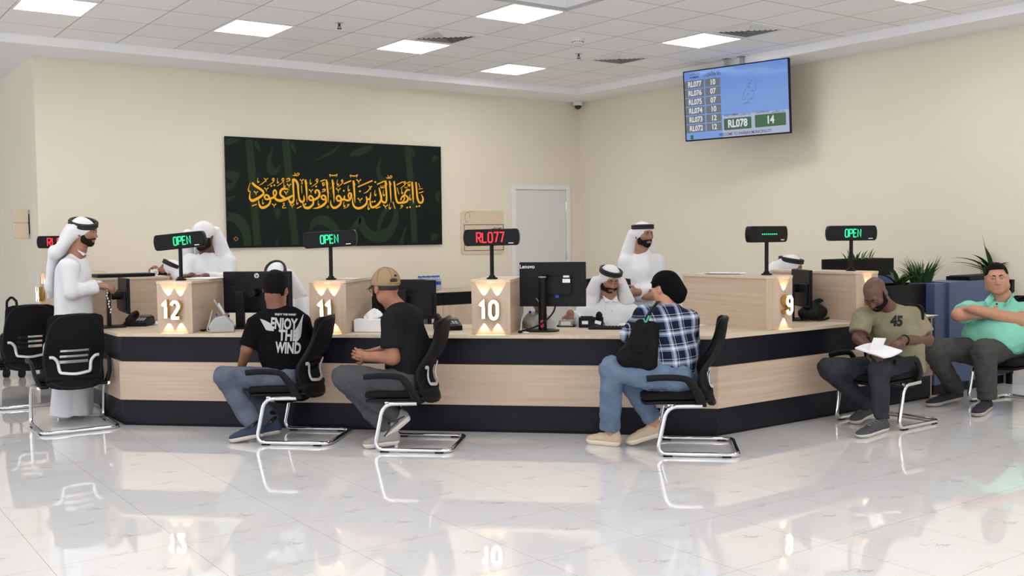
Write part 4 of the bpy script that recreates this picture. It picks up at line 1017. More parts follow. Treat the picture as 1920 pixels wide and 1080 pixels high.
def office_chair(x, y, yaw, label):
    t = thing('office_chair', label, 'office chair', (x, y, 0), yaw, 'black office chairs behind the counter')
    b = MB()
    for k in range(5):
        a = 2*PI*k/5; b.tube([(0, 0, .10), (.16*math.cos(a), .16*math.sin(a), .09), (.30*math.cos(a), .30*math.sin(a), .065)], [.025, .02, .014], 8)
    obj('star_base', b, M['black'], t, world=False)
    for k in range(5):
        a = 2*PI*k/5; obj('castor', MB().cyl((.30*math.cos(a)-.02*math.sin(a), .30*math.sin(a)+.02*math.cos(a), .028), (.30*math.cos(a)+.02*math.sin(a), .30*math.sin(a)-.02*math.cos(a), .028), .028, 14), M['black'], t, world=False)
    obj('gas_lift', MB().cyl((0, 0, .08), (0, 0, .43), .026), M['black'], t, world=False)
    obj('seat', MB().prism(rrect(.48, .47, .08), (0, 0, .43), (1, 0, 0), (0, 1, 0), (0, 0, 1), .07), M['mesh'], t, world=False, bevel=.02, seg=3)
    g = [[(u*.22*(1-.1*v), -.22-.08*v+.05*u*u, .55+.52*v) for u in np.linspace(-1, 1, 11)] for v in np.linspace(0, 1, 11)]
    obj('back_mesh', MB().sheet(g, (0, -.008, 0)), mat('grey_mesh', (.10, .10, .10), .8), t, world=False)
    rim = [g[0][i] for i in range(11)]+[g[j][10] for j in range(1, 11)]+[g[10][i] for i in range(9, -1, -1)]+[g[j][0] for j in range(9, 0, -1)]
    obj('back_frame', MB().tube(rim, .02, 8, True), M['black'], t, world=False)
    obj('back_post', MB().tube([(0, -.1, .42), (0, -.26, .45), (0, -.27, .65)], .025, 8), M['black'], t, world=False)
    for s in (-1, 1):
        obj('armrest', MB().tube([(s*.25, -.02, .46), (s*.29, -.02, .52), (s*.29, -.02, .66), (s*.29, .06, .68), (s*.29, -.12, .68)], .018, 8), M['black'], t, world=False)
    return t
q = F(1.90, 1.72); office_chair(q.x, q.y, math.radians(140), 'black office chair back seen beyond the monitor beside the tan cap')
q = F(3.80, 1.80); office_chair(q.x, q.y, math.radians(135), 'black office chair under the seated clerk in white')
q = F(1.1, 1.66); office_chair(q.x, q.y, math.radians(125), 'black office chair behind the man in the winged black t-shirt')
office_chair(3.35, 10.15, math.radians(75), 'black office chair under the clerk drinking behind the left divider')
# black trolley bag at far left
q = OZ(27, 708, 0)
t = thing('trolley_bag', 'black trolley bag with a looped pull handle behind the chair at far left', 'bag', (q.x, q.y, 0))
obj('body', MB().prism(rrect(.26, .40, .06), q+UP*.30+CF.normalized()*-.06, CR.normalized(), UP, Vector((CF.x, CF.y, 0)).normalized(), .16), M['black_matte'], t, bevel=.03, seg=3)
b0 = q+UP*.06-CR*.09
for s in (-1, 1): obj('wheel', MB().cyl(q+CR*(.085*s)+UP*.05-CR*.02, q+CR*(.085*s)+UP*.05+CR*.02, .05), M['black'], t)
a0 = q-CR*.055
hp = [a0+UP*.45, a0+UP*.80, a0+UP*.86+CR*.02, a0+UP*.885+CR*.055, a0+UP*.86+CR*.09, a0+UP*.80+CR*.11, a0+UP*.45+CR*.11]
obj('pull_handle', MB().tube([tuple(v) for v in smooth_pts([tuple(v) for v in hp], 5)], .014, 10), M['black'], t)
# ================================================================ planters and navy panels at right
navy = noisy('navy_laminate', srgb(74, 90, 130), srgb(70, 85, 124), nscale=1.5, rough=.35); soil = noisy('potting_soil', (.02, .014, .01), (.05, .035, .025), nscale=60, rough=.95)
def planter(x0, x1, y0, y1, z0, z1, label, base_m=None):
    t = thing('planter_box', label, 'planter', ((x0+x1)/2, (y0+y1)/2, 0), 0, 'planter boxes on the right')
    if z0 > .05: obj('stand', MB().bb(x0+.005, x1-.005, y0+.005, y1-.005, 0, z0), base_m or navy, t, bevel=.003)
    w_ = .02; b = MB()
    for a in ((x0, x1, y0, y0+w_), (x0, x1, y1-w_, y1), (x0, x0+w_, y0+w_, y1-w_), (x1-w_, x1, y0+w_, y1-w_)): b.bb(*a, z0, z1)
    b.bb(x0+w_, x1-w_, y0+w_, y1-w_, z0, z0+.02)
    obj('box', b, M['black'], t, bevel=.002)
    obj('soil', MB().bb(x0+w_+.001, x1-w_-.001, y0+w_+.001, y1-w_-.001, z1-.05, z1-.025), soil, t, flat=True)
    return t
def blade(mb, base, az, L, w, lean, droop, m=9, fold=.25):
    d = Vector((math.cos(az), math.sin(az), 0)); side = Vector((-d.y, d.x, 0)); rows = []
    p = Vector(base); ang = lean
    for i in range(m+1):
        t_ = i/m; wd = w*(math.sin(PI*min(1, .12+t_*.88))**.7)*(1-t_**4) + .0006
        dirv = d*math.sin(ang)+UP*math.cos(ang); nrm = dirv.cross(side)
        rows.append([p-side*wd+nrm*wd*fold, p, p+side*wd+nrm*wd*fold]); p = p+dirv*(L/m); ang += droop/m
    mb.sheet(rows)
leafA = noisy('dark_green_leaf', (.012, .045, .010), (.035, .09, .020), nscale=9, rough=.45); leafB = noisy('mid_green_leaf', (.025, .10, .018), (.06, .17, .035), nscale=9, rough=.4)
def grass_plant(c, n, L, label, spread=.12, seed=1, dr=1.5):
    random.seed(seed); t = thing('leafy_plant', label, 'plant', c)
    for nm, mt, k in (('foliage', leafA, n), ('young_foliage', leafB, n//3)):
        mb = MB()
        for i in range(k):
            a = random.uniform(0, 2*PI); r = spread*math.sqrt(random.random())
            blade(mb, Vector(c)+Vector((r*math.cos(a)*1.5, r*math.sin(a), 0)), a+random.uniform(-.7, .7), L*random.uniform(.55, 1.05), random.uniform(.006, .011), random.uniform(.05, .5), random.uniform(.3, dr))
        obj(nm, mb, mt, t, sharp=80)
    return t
def broad_plant(c, specs, label, L=.4, w=.045):
    t = thing('broadleaf_plant', label, 'plant', c)
    mb = MB(); st = MB()
    for i, (a, l, wd, le, dr) in enumerate(specs):
        blade(mb, Vector(c)+Vector((.02*math.cos(a), .02*math.sin(a), .0)), a, l, wd, le, dr, 12, .3)
    obj('foliage', mb, leafB if L < .3 else leafA, t, sharp=80); return t
# tall planter behind divider 8
a_ = OP(1588, 487, (0, 6.15, 0), (0, 1, 0)); b_ = OP(1676, 487, (0, 6.15, 0), (0, 1, 0))
planter(a_.x, b_.x, 6.15, 6.45, a_.z-.17, a_.z, 'black planter box on a navy stand behind divider 8, above the bald man')
grass_plant(((a_.x+b_.x)/2, 6.32, a_.z-.04), 14, .17, 'few thin plant blades in the black planter behind divider 8', .12, 3, .9)
# planter with bushy plants standing on the end of the worktop
YPL = 5.32
a_ = OP(1640, 531, (0, YPL, 0), (0, 1, 0)); b_ = OP(1752, 531, (0, YPL, 0), (0, 1, 0)); zt_ = b_.z
planter(a_.x, b_.x-.0, YPL, YPL+.34, ZW+.0005-.0, zt_, 'black planter box with bushy plants on the worktop end behind the olive t-shirt') if False else None
tt = thing('planter_box', 'black planter box with bushy plants on the worktop end behind the olive t-shirt', 'planter', ((a_.x+b_.x)/2, YPL+.17, ZW), 0, 'planter boxes on the right')
bb2 = MB(); x0, x1, y0, y1, w_ = a_.x, b_.x, YPL, YPL+.34, .02
for q in ((x0, x1, y0, y0+w_), (x0, x1, y1-w_, y1), (x0, x0+w_, y0+w_, y1-w_), (x1-w_, x1, y0+w_, y1-w_)): bb2.bb(*q, ZW+.0005, zt_)
bb2.bb(x0+w_, x1-w_, y0+w_, y1-w_, ZW+.0005, ZW+.02)
obj('box', bb2, M['black'], tt, bevel=.002); obj('soil', MB().bb(x0+w_+.001, x1-w_-.001, y0+w_+.001, y1-w_-.001, zt_-.06, zt_-.035), soil, tt, flat=True)
cxp = OP(1728, 531, (0, YPL+.17, 0), (0, 1, 0)).x; grass_plant((cxp, YPL+.17, zt_-.034), 90, .31, 'bushy grass-like plant in the planter behind the olive t-shirt', .08, 5, 1.5)
cxp2 = OP(1682, 531, (0, YPL+.17, 0), (0, 1, 0)).x
broad_plant((cxp2, YPL+.15, zt_-.034), [(2.6, .26, .03, .5, 1.2), (.4, .25, .035, .7, 1.3), (3.6, .22, .03, .8, 1.0), (5.2, .24, .03, .5, 1.4), (1.2, .2, .03, .3, .9), (0, .28, .03, .9, .6), (.1, .30, .028, .35, 1.9), (4.2, .2, .028, .4, 1.2), (3.0, .24, .026, .1, .8)], 'broad drooping leaves at the left of the bushy grass-like plant')
# navy cabinet run
t = thing('navy_cabinet', 'navy blue cabinet panel behind the man in mint green', 'cabinet', (9.1, 5.35, 0))
YN = 5.20
a_ = OP(1753, 531, (0, YN+.03, 0), (0, 1, 0)); b_ = OP(1781, 531, (0, YN, 0), (0, 1, 0)); c_ = OP(1894, 519, (0, YN, 0), (0, 1, 0)); zt_ = b_.z
obj('side_panel', MB().bb(a_.x+.004, b_.x-.003, YN+.03, YN+.30, .09, zt_), navy, t, bevel=.003)
obj('front_panel', MB().bb(b_.x, c_.x, YN, YN+.30, .09, zt_+.008), navy, t, bevel=.003)
obj('plinth', MB().bb(a_.x+.01, c_.x-.01, YN+.04, YN+.28, 0, .0895), M['black'], t)
obj('end_panel', MB().bb(c_.x-.06, c_.x+.0, YN-.05, YN-.001, 0, zt_+.0), M['black'], t, bevel=.003)
p0, p1 = OP(1818, 520, (0, YN+.05, 0), (0, 1, 0)), OP(1893, 517, (0, YN+.05, 0), (0, 1, 0))
z2 = zt_+.0085
tt = thing('planter_box', 'low black planter on the navy cabinet behind the man in mint green', 'planter', ((p0.x+p1.x)/2, YN+.17, z2), 0, 'planter boxes on the right')
obj('box', MB().bb(p0.x, p1.x, YN+.05, YN+.29, z2, z2+.035), M['black'], tt, bevel=.002); obj('soil', MB().bb(p0.x+.02, p1.x-.02, YN+.07, YN+.27, z2+.0355, z2+.042), soil, tt, flat=True)
cxp = OP(1862, 520, (0, YN+.17, 0), (0, 1, 0)).x; zz = z2+.04
broad_plant((cxp, YN+.17, zz+.002), [(2.5, .46, .032, .75, 1.0), (2.3, .42, .030, .95, .75), (2.6, .30, .040, .12, .3), (2.55, .42, .009, .28, -.1), (2.8, .34, .03, .5, .9), (4.9, .36, .036, .80, .8), (5.1, .32, .03, 1.0, .6), (5.0, .30, .03, .5, 1.0), (2.0, .2, .03, .3, 1.0), (2.6, .34, .020, 1.15, .25), (4.8, .34, .022, 1.1, .2), (4.5, .22, .03, .5, 1.0), (5.0, .28, .014, .55, .2)], 'broad-leaved plant with long dark leaves behind the head of the man in mint green')
grass_plant((cxp-.02, YN+.17, zz+.002), 26, .20, 'thin-leaved plant mixed among the broad leaves above the navy cabinet', .10, 9, .8)

# ================================================================ smooth solid modelling for figures
_rs = np.random.RandomState(11); _LAT = _rs.rand(32, 32, 32).astype(np.float32)*2-1
def vnoise(X, f, seed=0):
    q = X*np.asarray(f, np.float32)+np.float32(seed*7.13); i = np.floor(q).astype(np.int32); t = q-i; t = t*t*(3-2*t)
    i &= 31; j = (i+1) & 31; a, b, c = i[..., 0], i[..., 1], i[..., 2]; A, B, Cc = j[..., 0], j[..., 1], j[..., 2]
    x, y, z = t[..., 0], t[..., 1], t[..., 2]; L = _LAT
    return ((L[a, b, c]*(1-x)+L[A, b, c]*x)*(1-y)+(L[a, B, c]*(1-x)+L[A, B, c]*x)*y)*(1-z)+((L[a, b, Cc]*(1-x)+L[A, b, Cc]*x)*(1-y)+(L[a, B, Cc]*(1-x)+L[A, B, Cc]*x)*y)*z
def V3(p): return np.array((p[0], p[1], p[2]), np.float32)
def unit(v): v = np.asarray(v, float); return v/(np.linalg.norm(v)+1e-12)
def p_cap(a, b, ra, rb):
    a, b = V3(a), V3(b); ab = b-a; L2 = float(ab@ab)+1e-12; r = max(ra, rb)
    def f(X):
        t = np.clip(((X-a)@ab)/L2, 0, 1); return np.linalg.norm(X-a-t[..., None]*ab, axis=-1)-(ra+(rb-ra)*t)
    return f, np.minimum(a, b)-r, np.maximum(a, b)+r
def p_ecap(a, b, wa, wb, side, flat=False, rnd=.012):
    """elliptical cone a->b; wa, wb = (half width along side, half depth); flat ends if flat"""
    a, b = V3(a), V3(b); ab = b-a; L = float(np.linalg.norm(ab))+1e-9; ax = ab/L
    s = np.asarray(side, np.float32)[:3]; s = s-ax*(s@ax); s = (s/np.linalg.norm(s)).astype(np.float32); n = np.cross(ax, s).astype(np.float32)
    r = max(*wa, *wb)
    def f(X):
        Y = X-a; u = Y@ax; t = np.clip(u/L, 0, 1); W = wa[0]+(wb[0]-wa[0])*t; D = wa[1]+(wb[1]-wa[1])*t
        x = Y@s; y = Y@n
        k = np.sqrt((x/W)**2+(y/D)**2)+1e-6; k2 = np.sqrt((x/W**2)**2+(y/D**2)**2)+1e-6
        rad = k*(k-1)/k2; rad = np.where(k < .3, -np.minimum(W, D)*(1-k), rad)
        if flat:
            e = np.maximum(-u, u-L); q0 = np.maximum(rad+rnd, 0); q1 = np.maximum(e+rnd, 0)
            return np.minimum(np.maximum(rad, e)+rnd, 0)+np.sqrt(q0*q0+q1*q1)-rnd
        z = (u-t*L)
        m = np.minimum(W, D)
        return np.where(np.abs(z) > 0, np.sqrt(np.maximum(rad+m, 0)**2+z*z)-m, rad)
    return f, np.minimum(a, b)-r, np.maximum(a, b)+r
def p_ell(c, r, R=None):
    c = V3(c); r = np.asarray(r, np.float32); Rm_ = None if R is None else np.array(R, np.float32)
    def f(X):
        Y = X-c
        if Rm_ is not None: Y = Y@Rm_           # columns of R are the local axes
        k = np.linalg.norm(Y/r, axis=-1)+1e-6; k2 = np.linalg.norm(Y/r**2, axis=-1)+1e-6
        return np.where(k < .25, -(1-k)*r.min(), k*(k-1)/k2)
    m = float(r.max()); return f, c-m, c+m
def p_half(p, n, lo, hi):
    """solid half space behind plane (for cutting), limited to a box"""
    p = V3(p); n = np.asarray(n, np.float32); n = n/np.linalg.norm(n)
    return (lambda X: (X-p)@n), V3(lo), V3(hi)
class SDF:
    def __init__(s, h=.006): s.h = h; s.ops = []
    def add(s, prim, k=.02): s.ops.append(('u', prim, k)); return s
    def sub(s, prim, k=.008): s.ops.append(('s', prim, k)); return s
    def inter(s, fn): s.ops.append(('i', fn, 0)); return s
    def noise(s, amp, f, seed=0): s.ops.append(('n', (amp, f, seed), 0)); return s
    def fn(s, fun): s.ops.append(('f', fun, 0)); return s
    def cap(s, a, b, ra, rb=None, k=.02): return s.add(p_cap(a, b, ra, ra if rb is None else rb), k)
    def ecap(s, a, b, wa, wb, side, k=.02, **q): return s.add(p_ecap(a, b, wa, wb, side, **q), k)
    def ell(s, c, r, R=None, k=.02): return s.add(p_ell(c, r, R), k)
    def field(s):
        U = [o[1] for o in s.ops if o[0] == 'u']; h = s.h
        lo = np.min([p[1] for p in U], 0)-.03; hi = np.max([p[2] for p in U], 0)+.03
        n = np.ceil((hi-lo)/h).astype(int)+1; s.lo = lo.astype(np.float32); s.n = n
        F_ = np.full(tuple(n), .05, np.float32)
        ax = [lo[i]+h*np.arange(n[i]) for i in range(3)]
        def grid(i0, i1):
            g = np.empty((i1[0]-i0[0], i1[1]-i0[1], i1[2]-i0[2], 3), np.float32)
            g[..., 0] = ax[0][i0[0]:i1[0], None, None]; g[..., 1] = ax[1][None, i0[1]:i1[1], None]; g[..., 2] = ax[2][None, None, i0[2]:i1[2]]; return g
        for typ, o, k in s.ops:
            if typ in 'us':
                f, a, b = o; m = k+3*h
                i0 = np.clip(np.floor((a-m-lo)/h).astype(int), 0, n); i1 = np.clip(np.ceil((b+m-lo)/h).astype(int)+1, 0, n)
                if (i1 <= i0).any(): continue
                sl = tuple(slice(i0[q], i1[q]) for q in range(3)); d = f(grid(i0, i1)); A = F_[sl]
                if typ == 'u':
                    hh = np.maximum(k-np.abs(A-d), 0)/k; F_[sl] = np.minimum(A, d)-hh*hh*k*.25
                else:
                    d = -d; hh = np.maximum(k-np.abs(A-d), 0)/k; F_[sl] = np.maximum(A, d)+hh*hh*k*.25
            else:
                G = grid(np.zeros(3, int), n)
                if typ == 'i': F_ = np.maximum(F_, o(G))
                elif typ == 'n': F_ = F_+o[0]*vnoise(G, o[1], o[2])
                elif typ == 'f': F_ = o(F_, G)
                F_ = F_.astype(np.float32)
        F_[0] = F_[-1] = .05; F_[:, 0] = F_[:, -1] = .05; F_[:, :, 0] = F_[:, :, -1] = .05
        return F_
    def mesh(s, name, smooth=1):
        F_ = s.field(); n = F_.shape; ins = F_ < 0
        c = np.zeros((n[0]-1, n[1]-1, n[2]-1), np.int8)
        for dx in (0, 1):
            for dy in (0, 1):
                for dz in (0, 1): c += ins[dx:n[0]-1+dx, dy:n[1]-1+dy, dz:n[2]-1+dz]
        cell = np.argwhere((c > 0) & (c < 8)); N_ = len(cell)
        acc = np.zeros((N_, 3)); cnt = np.zeros(N_)
        for axis in range(3):
            o1, o2 = [q for q in range(3) if q != axis]
            for u in (0, 1):
                for v in (0, 1):
                    off = np.zeros(3, int); off[o1] = u; off[o2] = v
                    A = cell+off; B = A.copy(); B[:, axis] += 1
                    fa = F_[A[:, 0], A[:, 1], A[:, 2]]; fb = F_[B[:, 0], B[:, 1], B[:, 2]]; m = (fa < 0) != (fb < 0)
                    t = fa[m]/(fa[m]-fb[m]); p = A[m].astype(float); p[:, axis] += t; acc[m] += p; cnt[m] += 1
        V = acc/cnt[:, None]
        idx = -np.ones(c.shape, np.int64); idx[cell[:, 0], cell[:, 1], cell[:, 2]] = np.arange(N_)
        quads = []
        for axis in range(3):
            o1, o2 = (axis+1) % 3, (axis+2) % 3
            a = [slice(None)]*3; b = [slice(None)]*3; a[axis] = slice(0, n[axis]-1); b[axis] = slice(1, n[axis])
            ia, ib = ins[tuple(a)], ins[tuple(b)]
            E = np.argwhere(ia != ib); E = E[(E[:, o1] > 0) & (E[:, o2] > 0) & (E[:, o1] < n[o1]-1) & (E[:, o2] < n[o2]-1)]
            flip = ia[E[:, 0], E[:, 1], E[:, 2]]
            def at(d1, d2):
                q = E.copy(); q[:, o1] += d1; q[:, o2] += d2; return idx[q[:, 0], q[:, 1], q[:, 2]]
            q = np.stack([at(-1, -1), at(0, -1), at(0, 0), at(-1, 0)], 1); q[~flip] = q[~flip][:, ::-1]; quads.append(q)
        Q = np.concatenate(quads); Q = Q[(Q >= 0).all(1)]
        # light smoothing keeps the skin even
        for _ in range(smooth):
            S_ = np.zeros_like(V); K = np.zeros(N_)
            for i in range(4):
                np.add.at(S_, Q[:, i], V[Q[:, (i+1) % 4]]); np.add.at(K, Q[:, i], 1); np.add.at(S_, Q[:, i], V[Q[:, i-1]]); np.add.at(K, Q[:, i], 1)
            V = .5*V+.5*S_/np.maximum(K, 1)[:, None]
        W = s.lo+V*s.h
        me = bpy.data.meshes.new(name); me.vertices.add(N_); me.vertices.foreach_set('co', W.astype(np.float32).ravel())
        me.loops.add(len(Q)*4); me.loops.foreach_set('vertex_index', Q.astype(np.int32).ravel())
        me.polygons.add(len(Q)); me.polygons.foreach_set('loop_start', np.arange(0, len(Q)*4, 4, dtype=np.int32))
        me.update(calc_edges=True); me.validate()
        return me
def sobj(name, sdf, mt, parent, smooth=1):
    return obj(name, sdf.mesh(name, smooth), mt, parent, sharp=180)
# ---------------------------------------------------------------- figure helpers
CRH = Vector((CR.x, CR.y, 0)).normalized(); CFH = Vector((CF.x, CF.y, 0)).normalized()
def facing(phi):
    """unit vector: 0 = towards the viewer, +90 = to the right, -90 = to the left, 180 = away"""
    a = math.radians(phi); return (-CFH*math.cos(a)+CRH*math.sin(a)).normalized()
def frame(phi, pitch=0, roll=0):
    """3x3 with columns right(person's), forward, up; pitch>0 looks down, roll tilts to the person's right"""
    f = facing(phi); r = f.cross(UP).normalized(); u = UP.copy()
    R1 = Matrix.Rotation(-math.radians(pitch), 3, r); f, u = R1 @ f, R1 @ u
    R2 = Matrix.Rotation(math.radians(roll), 3, f); r, u = R2 @ r, R2 @ u
    return Matrix((r, f, u)).transposed()
class Head:
    """head frame; local x right, y forward, z up, origin at mid head"""
    def __init__(s, c, R, k=1.0): s.c = Vector(c); s.R = R; s.k = k; s.A = np.array(R, np.float32)
    def w(s, x, y, z): return s.c+s.R @ Vector((x, y, z))*s.k
    def loc(s, X): return ((X-V3(s.c))@s.A)/s.k
    def build(s, F_, neck, fat=1.0, ears=True, mouth=True):
        w, k = s.w, s.k; A = s.A
        F_.ell(w(0, -.016, .030), (.075*k, .096*k, .084*k), A, .02)
        F_.ell(w(0, .028, -.030), (.061*k*fat, .064*k, .080*k), A, .035)
        F_.ell(w(0, .062, -.090), (.026*k*fat, .022*k, .020*k), A, .03)
        for q in (-1, 1):
            F_.ell(w(q*.046*fat, .012, -.062), (.020*k*fat, .03*k, .026*k), A, .035); F_.ell(w(q*.043, .062, -.014), (.020*k, .018*k, .018*k), A, .03)
        F_.cap(w(-.036, .079, .030), w(.036, .079, .030), .011*k, None, .022)
        for q in (-1, 1): F_.sub(p_ell(w(q*.031, .094, .010), (.017*k, .013*k, .010*k), A), .014)
        F_.cap(w(0, .084, .018), w(0, .107, -.024), .0075*k, .0120*k, .014)
        for q in (-1, 1): F_.ell(w(q*.0115, .098, -.029), (.0085*k, .010*k, .008*k), A, .010)
        if mouth:
            F_.cap(w(-.019, .083, -.054), w(.019, .083, -.054), .0065*k, None, .010); F_.cap(w(-.015, .082, -.066), w(.015, .082, -.066), .0078*k, None, .010)
            F_.sub(p_cap(w(-.022, .0925, -.060), w(.022, .0925, -.060), .0022*k, .0022*k), .005)
        if ears:
            for q in (-1, 1):
                F_.ell(w(q*.077, -.012, -.004), (.009*k, .020*k, .031*k), A, .010); F_.sub(p_ell(w(q*.087, -.008, .0), (.006*k, .010*k, .017*k), A), .006)
        F_.cap(w(0, -.025, -.055), neck, .054*k*(.5+.5*fat), .060*fat, .035)
    def field_only(s, F_, fat=1.0, grow=.0):
        """head mass without features, grown by a shell (for hair, beard, scarf)"""
        w, k, A, g = s.w, s.k, s.A, grow
        F_.ell(w(0, -.016, .030), (.075*k+g, .096*k+g, .084*k+g), A, .02); F_.ell(w(0, .028, -.030), (.061*k*fat+g, .064*k+g, .080*k+g), A, .035)
        F_.ell(w(0, .062, -.090), (.026*k*fat+g, .022*k+g, .020*k+g), A, .03)
        for q in (-1, 1): F_.ell(w(q*.046*fat, .012, -.062), (.020*k*fat+g, .03*k+g, .026*k+g), A, .035)
    def eyes(s, parent, iris=(.02, .012, .008), lid=None):
        for q in (-1, 1):
            c = s.w(q*.031, .0800, .010)
            e = obj('eye', MB().ell(c, (.0118*s.k,)*3, 14, 10), M['eye'], parent, sharp=180)
            f = s.R @ Vector((0, 1, -.05)).normalized(); p = c+f*.0098*s.k
            obj('iris', MB().lathe([(.0001, .0030), (.0036, .0024), (.0056, .0006), (.0060, 0)], 12, p, f.to_track_quat('Z', 'Y').to_matrix()), M['iris'], e, sharp=180)
            if lid is not None and q == 1:
                lm = s.lip_mat(lid[1])
                for z0, th_ in ((-.0550, .0042), (-.0655, .0050)):
                    pp = [s.w(x, .0895-.55*abs(x)**1.35*2.2, z0+(abs(x)*.12 if z0 < -.06 else -abs(x)*.12)) for x in (-.020, -.010, 0, .010, .020)]
                    obj('lip', MB().tube(pp, [th_*s.k*f for f in (.35, .85, 1, .85, .35)], 8, False, .8), lm, parent, sharp=180)
            if lid is not None:
                zl = .0135 if lid[0] == 'low' else .0185
                pts = [s.w(q*.031+x, .0895-abs(x)*.30, zl-abs(x)*.24) for x in (-.014, -.007, .001, .008, .015)]
                obj('eyelid', MB().tube(pts, (.0068 if lid[0] == 'low' else .0044)*s.k, 8), lid[1], parent, sharp=180)
    def lip_mat(s, sk):
        n_ = sk.name+'_lips'
        if n_ in bpy.data.materials: return bpy.data.materials[n_]
        c = BS(sk).inputs['Base Color'].default_value
        return mat(n_, (c[0]*.80, c[1]*.60, c[2]*.62), .45)
    def brows(s, parent, m, th=.0040):
        for q in (-1, 1):
            pts = [s.w(q*x, y, z) for x, y, z in ((.012, .0915, .0275), (.022, .0915, .0315), (.034, .0875, .0325), (.047, .078, .027))]
            obj('eyebrow', MB().tube([tuple(v) for v in smooth_pts([tuple(v) for v in pts], 4)], [th*s.k*(1-.5*i/12) for i in range(13)], 8), m, parent, sharp=180)
    def moustache(s, parent, m, th=.0052):
        pts = [(-.031, .074, -.060), (-.024, .086, -.052), (-.012, .0965, -.0455), (0, .0985, -.0435), (.012, .0965, -.0455), (.024, .086, -.052), (.031, .074, -.060)]
        q = smooth_pts([tuple(s.w(*p)) for p in pts], 4); n_ = len(q)
        obj('moustache', MB().tube([tuple(v) for v in q], [th*s.k*(.45+.55*math.sin(PI*i/(n_-1))) for i in range(n_)], 8), m, parent, sharp=180)
    def shell(s, name, parent, m, t, region, fat=1.0, h=.004, extra=None, noise=None):
        F_ = SDF(h); s.field_only(F_, fat, t)
        if extra: extra(F_)
        if noise: F_.noise(*noise)
        F_.inter(lambda X: region(s.loc(X))*s.k)
        return sobj(name, F_, m, parent)
def beard_region(full=1.0, top=-.012, mous=True):
    """jaw line up to the sideburns, moustache, open around the mouth"""
    def reg(L):
        x, y, z = np.abs(L[..., 0]), L[..., 1], L[..., 2]
        side = np.maximum(z-(top-.026+.075*np.clip((.050-y)/.05, 0, 1)), -(y-.004)-.10*np.clip(-.05-z, 0, 1)*1.6)          # sideburn line climbs towards the ear
        cheek = z-(-.040-.10*(y-.045)*0+np.clip((x-.030)*1.1, -.012, .05))
        d = np.maximum(side, np.where(y > .045, cheek, side))
        m = np.sqrt((x/.021)**2+((z+.0605)/.0115)**2)-1
        d = np.maximum(d, np.where(y > .06, -m*.010, -1))
        d = d+.0035*vnoise(L.astype(np.float32), (95, 95, 95), 4)
        if mous:
            ms = np.maximum(np.maximum(np.abs(z+.0455-.10*x)-.0055, x-.027), .06-y); d = np.minimum(d, ms)
        return d
    return reg
def hair_region(front=.055, side=.0, nape=-.065, temple=.052):
    def reg(L):
        x, y, z = np.abs(L[..., 0]), L[..., 1], L[..., 2]
        t = np.clip((x-.046)/.024, 0, 1); t = t*t*(3-2*t)
        fr = front+(y-.085)*.2; fr = fr*(1-t)+np.minimum(fr, .030)*t
        back = np.where(y > -.02, side+(y+.02)*.8, nape+(y+.095)*.6)
        q = np.clip((y-.012)/.022, 0, 1)
        return back*(1-q)+fr*q-z
    return reg
def hand(F_, wrist, dirv, palm_n, side, curl=.5, spread=.10, L=.19, thumb=.6, curls=None, k=1.0):
    """five-fingered hand: dirv = towards the fingers, palm_n = out of the palm, side = +1 if the thumb lies along dirv x palm_n"""
    d = Vector(dirv).normalized(); n = Vector(palm_n); n = (n-d*n.dot(d)).normalized(); s = d.cross(n)*side     # s points to the thumb
    w = Vector(wrist); L = L*k
    F_.ecap(w-d*.02, w+d*L*.44, (.027*k, .019*k), (.040*k, .015*k), s, .014)
    base = w+d*L*.47; lens = (.40, .45, .42, .33); offs = (.030, .010, -.011, -.031)
    for i in range(4):
        c = curl if curls is None else curls[i]; p = base+s*offs[i]*k-d*abs(offs[i])*.18
        a = 0; dd = (d+s*spread*(1.2-.8*i)).normalized(); r = (.0092 if i < 3 else .0080)*k; fl_ = L*lens[i]
        q = p-dd*.015
        for j, (fr, cc) in enumerate(((.46, .55), (.30, 1.0), (.24, .7))):
            a += c*cc*1.05; v = dd*math.cos(a)+n*math.sin(a); e = q+v*fl_*fr+(v*.015 if j == 0 else Vector())
            F_.cap(q, e, r*(1-.06*j), r*(1-.06*(j+1)), .006); q = e
    p = w+d*L*.12+s*.022*k; v = (d*.55+s*.75+n*.35*thumb).normalized(); e = p+v*L*.24; F_.cap(p, e, .014*k, .0105*k, .012)
    v2 = (d*.85+s*.15+n*.5*thumb).normalized(); e2 = e+v2*L*.17; F_.cap(e, e2, .0105*k, .0095*k, .006); F_.cap(e2, e2+(v2+n*.2*thumb).normalized()*L*.11, .0095*k, .0075*k, .006)
